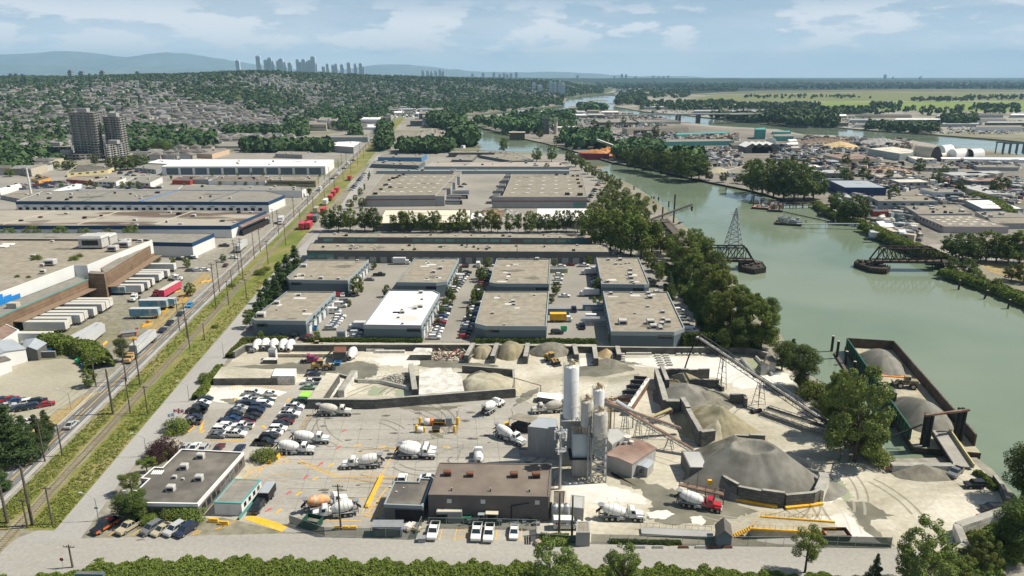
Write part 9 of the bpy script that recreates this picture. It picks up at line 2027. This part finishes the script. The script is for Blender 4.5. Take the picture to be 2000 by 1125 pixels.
hdge([(1690,446),(1722,462),(1765,482),(1800,495),(1840,512)],10,4.5,14000,.5,'olive',106,'dense green bank shrubs on the island above the truss','bank_shrubs','stuff','bushes');hdge([(1842,535),(1890,548),(1945,566),(2010,592),(2080,625)],9,3,14000,.45,'olive',107,'overgrown bank at the island end of the bridge','bank_shrubs','stuff','bushes');hdge([(1595,400),(1620,418),(1650,432),(1688,438)],7,3,7000,.5,'olive',108,'green shore scrub around the island bay','bank_shrubs','stuff','bushes');hdge([(1900,386),(1940,398),(1960,412),(1975,425)],9,5,4000,.7,'olive',109,'bright hedge row between the island warehouses')
for i in range(30):
 x,y=R.choice(((U(1690,1990),U(330,400)),(U(1500,1700),U(300,370)),(U(1050,1300),U(240,285))))
 p=P(x,y)
 if insd(ISLW,p.x,p.y):tree(x,y,U(.08,.14)*(y-146)+3,'far_round','small round tree scattered among the island sheds','scattered island trees',1.2)
sheet('dry_verge',[[(1905,512),(1990,515),(2100,545),(2100,560),(1985,545),(1930,530)],[(1350,580),(1372,600),(1402,660),(1392,668),(1378,640),(1345,600)],[(1320,540),(1350,560),(1345,580),(1325,560)]],M_dry,.018)
for i,(x,y,h_,w)in enum(((110,330,16,1.5),(130,332,18,1.6),(142,330,18,1.5),(186,322,22,.9),(218,330,24,1.4),(235,332,28,1.5),(250,332,30,1.5),(265,330,28,1.5),(280,326,24,1.4),(310,304,28,1.1),(325,304,28,1.1),(336,305,22,1.2),(300,300,20,1.2),(30,330,16,1.8),(10,334,14,1.8),(44,330,12,1.8),(20,345,16,1.7),(75,350,10,1.5))):tree(x,y,h_,'mid_dark' if i%2 else 'mid_round','big round tree of the far left quarter, %s in the list from the towers'%nth(i),'round trees of the far left quarter',w)
for i,(x,y,h_)in enum(((120,366,12),(170,366,12),(186,368,14),(219,368,12),(240,368,14),(255,369,16),(272,369,16),(335,352,10),(315,344,6),(360,364,8),(430,362,9),(460,362,8),(480,362,8),(503,362,8),(570,366,12),(605,384,18),(600,372,10),(625,347,8),(415,344,8),(443,344,8),(465,344,8),(492,344,9),(515,344,9),(550,345,8))):tree(x,y,h_,'mid_tall' if i%2 else 'mid_round','small street tree among the left warehouses, %s of the scattered ones'%nth(i),'street trees among the left warehouses',1.1)
# ---- distant woods: slope, banks, plains
rw=random.Random(12);W1=[];W2=[];HS=[]
def clump(x,y,s=.004,ph=0):return sin(x*s+1.3+ph)*sin(y*s*1.3+.4)+.6*sin(x*s*2.7+y*s*1.9+ph)
k=0
while len(W1)<9900 and k<60000:
 k+=1;y=850+4200*rw.random()**1.5;u=rw.uniform(-.80,.12);x=u*y;z_=Hh(x,y)
 if z_<.6 or not insd(MAINW,x+8,y):continue
 den=clump(x,y);far=smth((y-1700)/1500)
 if den+rw.uniform(-1.0,1.0)+far*.9>.05:W1.append((x,y,z_-1,rw.uniform(6,15)*(1+far*.3),rw.uniform(6,12)*(1+far*.4),1.0 if rw.random()<.3 else .0))
k=0
while len(HS)<7000 and k<60000:
 k+=1;y=820+2900*rw.random()**1.2;u=rw.uniform(-.78,.06);x=u*y;z_=Hh(x,y)
 if y<1000 and z_<.5 and not(-.78<u<-.42):continue
 x=round(x/17)*17+rw.uniform(-2,2);y=round(y/34)*34+rw.uniform(-2,2)
 if clump(x,y)<.95 and insd(MAINW,x,y)and insd(MAINW,x+25,y)and(z_>.5 or u<-.3):HS.append((x,y,Hh(x,y)-.5))
M_leaf_far=mlf('leaf_far',(.055,.095,.032),.5,.02,.0);M_leaf_far2=mlf('leaf_far_blue',(.030,.058,.024),.4,.02,.0)
wdl('hillside_trees',W1,M_leaf_far,'trees covering the distant residential slope',22,6)
RM=[mat('house_roof_%d'%i,c,.9,.1,.5)for i,c in enum(((.12,.115,.11),(.17,.16,.15),(.09,.09,.09),(.13,.11,.10),(.22,.22,.21)))];WM_=[mat('house_wall_%d'%i,c,.9,.05,.5)for i,c in enum(((.40,.385,.355),(.32,.295,.25),(.46,.45,.43)))]
def house(mb,x,y,z_,w,d,h_,rz,mr,mw):
 M=Matrix.Translation((x,y,z_))@Matrix.Rotation(rz,4,'Z');T_=lambda a,b,c:M@Vec((a,b,c))
 mb.add([T_(a*w/2,b*d/2,c)for c in(0,h_)for a,b in((-1,-1),(1,-1),(1,1),(-1,1))],[(0,1,5,4),(1,2,6,5),(2,3,7,6),(3,0,4,7)],mw)
 e=.5;r_=h_+d*.22;mb.add([T_(-w/2-e,-d/2-e,h_),T_(w/2+e,-d/2-e,h_),T_(w/2+e,d/2+e,h_),T_(-w/2-e,d/2+e,h_),T_(-w/2+2,0,r_),T_(w/2-2,0,r_)],[(0,1,5,4),(2,3,4,5),(3,0,4),(1,2,5)],mr)
protos=[]
for a in range(5):
 rt=emp('house','house','house');mb=MB();house(mb,0,0,0,13,9.5,5.4,0,0,0);n_=len(mb.f);wl=MB();wl.v=mb.v[:8];wl.f=mb.f[:4];wl.mi=[0]*4;wl.sm=[False]*4;prt('wall',wl,WM_[a%3],rt)
 rf=MB();rf.add(mb.v[8:14],[(0,1,5,4),(2,3,4,5),(3,0,4),(1,2,5)]);prt('roof',rf,RM[a],rt);protos.append(Proto(rt))
for b_ in[(0,232,300,290)]*260+[(240,262,560,284)]*120+[(0,285,75,345)]*60+[(560,222,760,252)]*50:q=P(rw.uniform(b_[0],b_[2]),rw.uniform(b_[1],b_[3]));HS.append((round(q.x/17)*17,round(q.y/30)*30,max(0,Hh(q.x,q.y)-.5)))if not(-450<q.x<-290 and 600<q.y<900)else None
HS.sort(key=lambda p:p[1]);nm_=('charcoal','grey','dark','reddish','pale grey')
for i,(x,y,z_)in enum(HS[:290]):protos[i%5].put((x,y,z_),rw.choice((0,1.57))+.1,'%s-roofed house in the residential blocks at the foot of the slope'%nm_[i%5],'%s-roofed houses'%nm_[i%5],rw.uniform(.85,1.2))
mb=MB()
for x,y,z_ in HS[290:]:house(mb,x,y,z_,rw.uniform(11,18),rw.uniform(9,12),rw.uniform(4,7),rw.choice((0,1.57))+.1,rw.randrange(5),5+rw.randrange(3))
stuff('distant_houses',mb.mesh('distant_houses',RM+WM_),'hundreds of small houses covering the distant slope','houses')
def wpx(n,boxes,hm,sd_,reg=None,cone=.25,wd=10):
 r_=random.Random(sd_);o=[];k=0
 while len(o)<n and k<n*6:
  k+=1;b_=r_.choice(boxes);p=P(r_.uniform(b_[0],b_[2]),r_.uniform(b_[1],b_[3]))
  if reg and not insd(reg,p.x,p.y):continue
  o.append((p.x,p.y,0,r_.uniform(.7,1.25)*hm,r_.uniform(.7,1.2)*wd,1.0 if r_.random()<cone else .0))
 return o
far_w=wpx(900,[(1200,176,1345,192),(1200,190,1260,206),(1345,174,1440,178),(1200,170,2000,173)],15,1,RIGHTW,wd=15)+wpx(700,[(1440,206,1600,214),(1250,200,1440,216),(1560,216,1700,224)],12,2,RIGHTW,wd=12)+wpx(600,[(1500,226,1632,249)],18,3,RIGHTW,wd=13)+wpx(400,[(1690,249,1830,262),(1840,232,1905,246)],13,4,RIGHTW,wd=9)+wpx(420,[(1450,190,1700,193),(1780,195,1900,199),(1880,190,2000,196),(1900,210,1990,215),(1700,205,1760,214),(1690,214,1990,226)],14,5,RIGHTW,wd=10)+wpx(240,[(1380,230,1500,240)],14,9,RIGHTW,wd=12)
isl_w=wpx(760,[(930,238,1060,262),(1000,225,1120,255),(1100,268,1190,292),(1200,295,1290,325),(1130,205,1185,218)],15,6,ISLW,wd=12)+wpx(120,[(1290,318,1370,345)],18,7,ISLW,wd=11)
main_w=wpx(500,[(872,240,905,262),(880,262,930,288),(840,236,880,250)],20,8,MAINW,wd=14)+wpx(420,[(740,250,762,296),(780,293,880,300),(690,262,700,270)],15,10,MAINW,wd=11)+wpx(700,[(480,292,650,298),(560,240,600,268),(300,270,420,292),(650,238,700,256),(440,262,560,270)],14,11,MAINW,wd=11)+wpx(900,[(740,196,1100,214),(600,200,760,236),(870,196,1100,226)],14,12,MAINW,wd=13)+wpx(430,[(0,262,130,320),(240,250,330,300),(0,240,300,275),(0,300,60,340)],11,13,MAINW,wd=11)
far_p=[(x,y,0,h_,w_,c)for x,y,_,h_,w_,c in wpx(1500,[(1100,158,2000,174)],16,14,None,wd=24)]
wdl('riverbank_trees',isl_w,M_leaf_far,'belt of trees along the island shores');wdl('mainland_trees',main_w,M_leaf_far,'street and bank trees over the flats below the slope',26);wdl('far_bank_trees',far_w,M_leaf_far,'tree belts and groves beyond the second river arm');wdl('horizon_forest',far_p,M_leaf_far2,'dark forest belt before the right horizon',14)
# ---- utility poles
def upl(x,by,ty,lbl,arms=2,r=.19,grp='utility poles'):
 p=P(x,by);h_=HT(x,ty,by);rt=emp('utility_pole',lbl,'utility pole',(p.x,p.y,0),grp=grp);m=MB();m.tube((0,0,0),(0,0,h_),r,8,0,r*.65);prt('pole',m,M_wo,rt)
 for a in range(arms):m=MB();m.beam((-1.1,.1,h_-.5-a*1.5),(1.1,-.1,h_-.5-a*1.5),.12);[m.tube((q_,0,h_-.45-a*1.5),(q_,0,h_-.15-a*1.5),.06,5)for q_ in(-1,-.4,.4,1)];prt('crossarm',m,M_wo,rt)
 return Vec((p.x,p.y,h_-.3))
UP=[(64,1026,912,0,.33),(15,1022,948,0,.33),(54,1031,974,1,.2),(103,1025,950,1,.2),(88,901,815,1,.2),(122,890,828,1,.2),(221,808,721,0,.33),(255,808,736,1,.2),(289,810,753,1,.2),(247,745,672,2,.2),(274,752,661,1,.24),(351,645,585,2,.2),(366,660,591,2,.2),(371,682,622,1,.2),(400,665,631,0,.2),(422,600,514,2,.22),(429,570,507,1,.2),(447,596,548,1,.2),(454,565,527,1,.2),(475,545,465,2,.22),(482,584,545,1,.2),(497,505,450,1,.2),(188,755,697,1,.2),(142,1108,1064,1,.2),(666,1035,946,1,.22),(1092,1042,962,0,.25),(1117,1047,968,0,.25),(1206,502,468,1,.2),(810,520,463,0,.16),(1010,522,464,0,.16)]
tops={}
for i,(x,by,ty,ar,r_)in enum(UP):tops[i]=upl(x,by,ty,'dark timber utility pole, %s of the numbered near poles along avenue and street'%nth(i),ar,r_)
kk=0
for j,(x0,vx,hh_,off)in enum(((60,861,14,0),(150,858,12,14),(-6,861,11,20))):
 for i in range(18):
  d_=330+off+i*38*(1+i*.03);yy=146+CAM_H*FPX/d_*.99
  x=vpl((x0,931),yy,vx)[0];b=P(x,yy);t0=b+z*hh_
  if i%2 and j==2:continue
  m=MB();m.tube((0,0,0),(0,0,hh_),.2,6,0,.14)
  for a in(0,1.5):m.beam((-1.1,0,hh_-.5-a),(1.1,0,hh_-.5-a),.14)
  o=link('utility_pole',m.mesh('utility_pole',M_wo),None,tuple(b));tag(o,'utility pole in the %s line beside the far avenue, %s from the near end'%(('middle','right','left')[j],nth(i)),'utility pole','far utility poles')
wr=MB()
for a,b in((0,6),(6,11),(11,15),(15,19),(4,9),(9,12),(3,8),(2,7)):
 p,q=tops[a],tops[b]
 for off in(-.9,.9):pr=None;L_=10;pts=[p.lerp(q,k/L_)+Vec((off,0,-1.6*sin(pi*k/L_)))for k in range(L_+1)];[wr.tube(u_,v_,.028,4,cap=False)for u_,v_ in zip(pts,pts[1:])]
tag(strc('overhead_wires',wr,M_bk),'sagging overhead wires strung between the avenue poles','wires',kind='stuff')
for c in list(CARS.values())+[TINY,TRL,TRLG,TRAC,BOXT,CONT,CONTS,LDR,CB,TRB,TRR]+list(MIX.values())+sum(T.values(),[])+protos:c.drop()
for o in ROOT.objects:
 l=o.get('label')
 if l and len(l.split())>16:o['label']=' '.join(l.split()[:16])
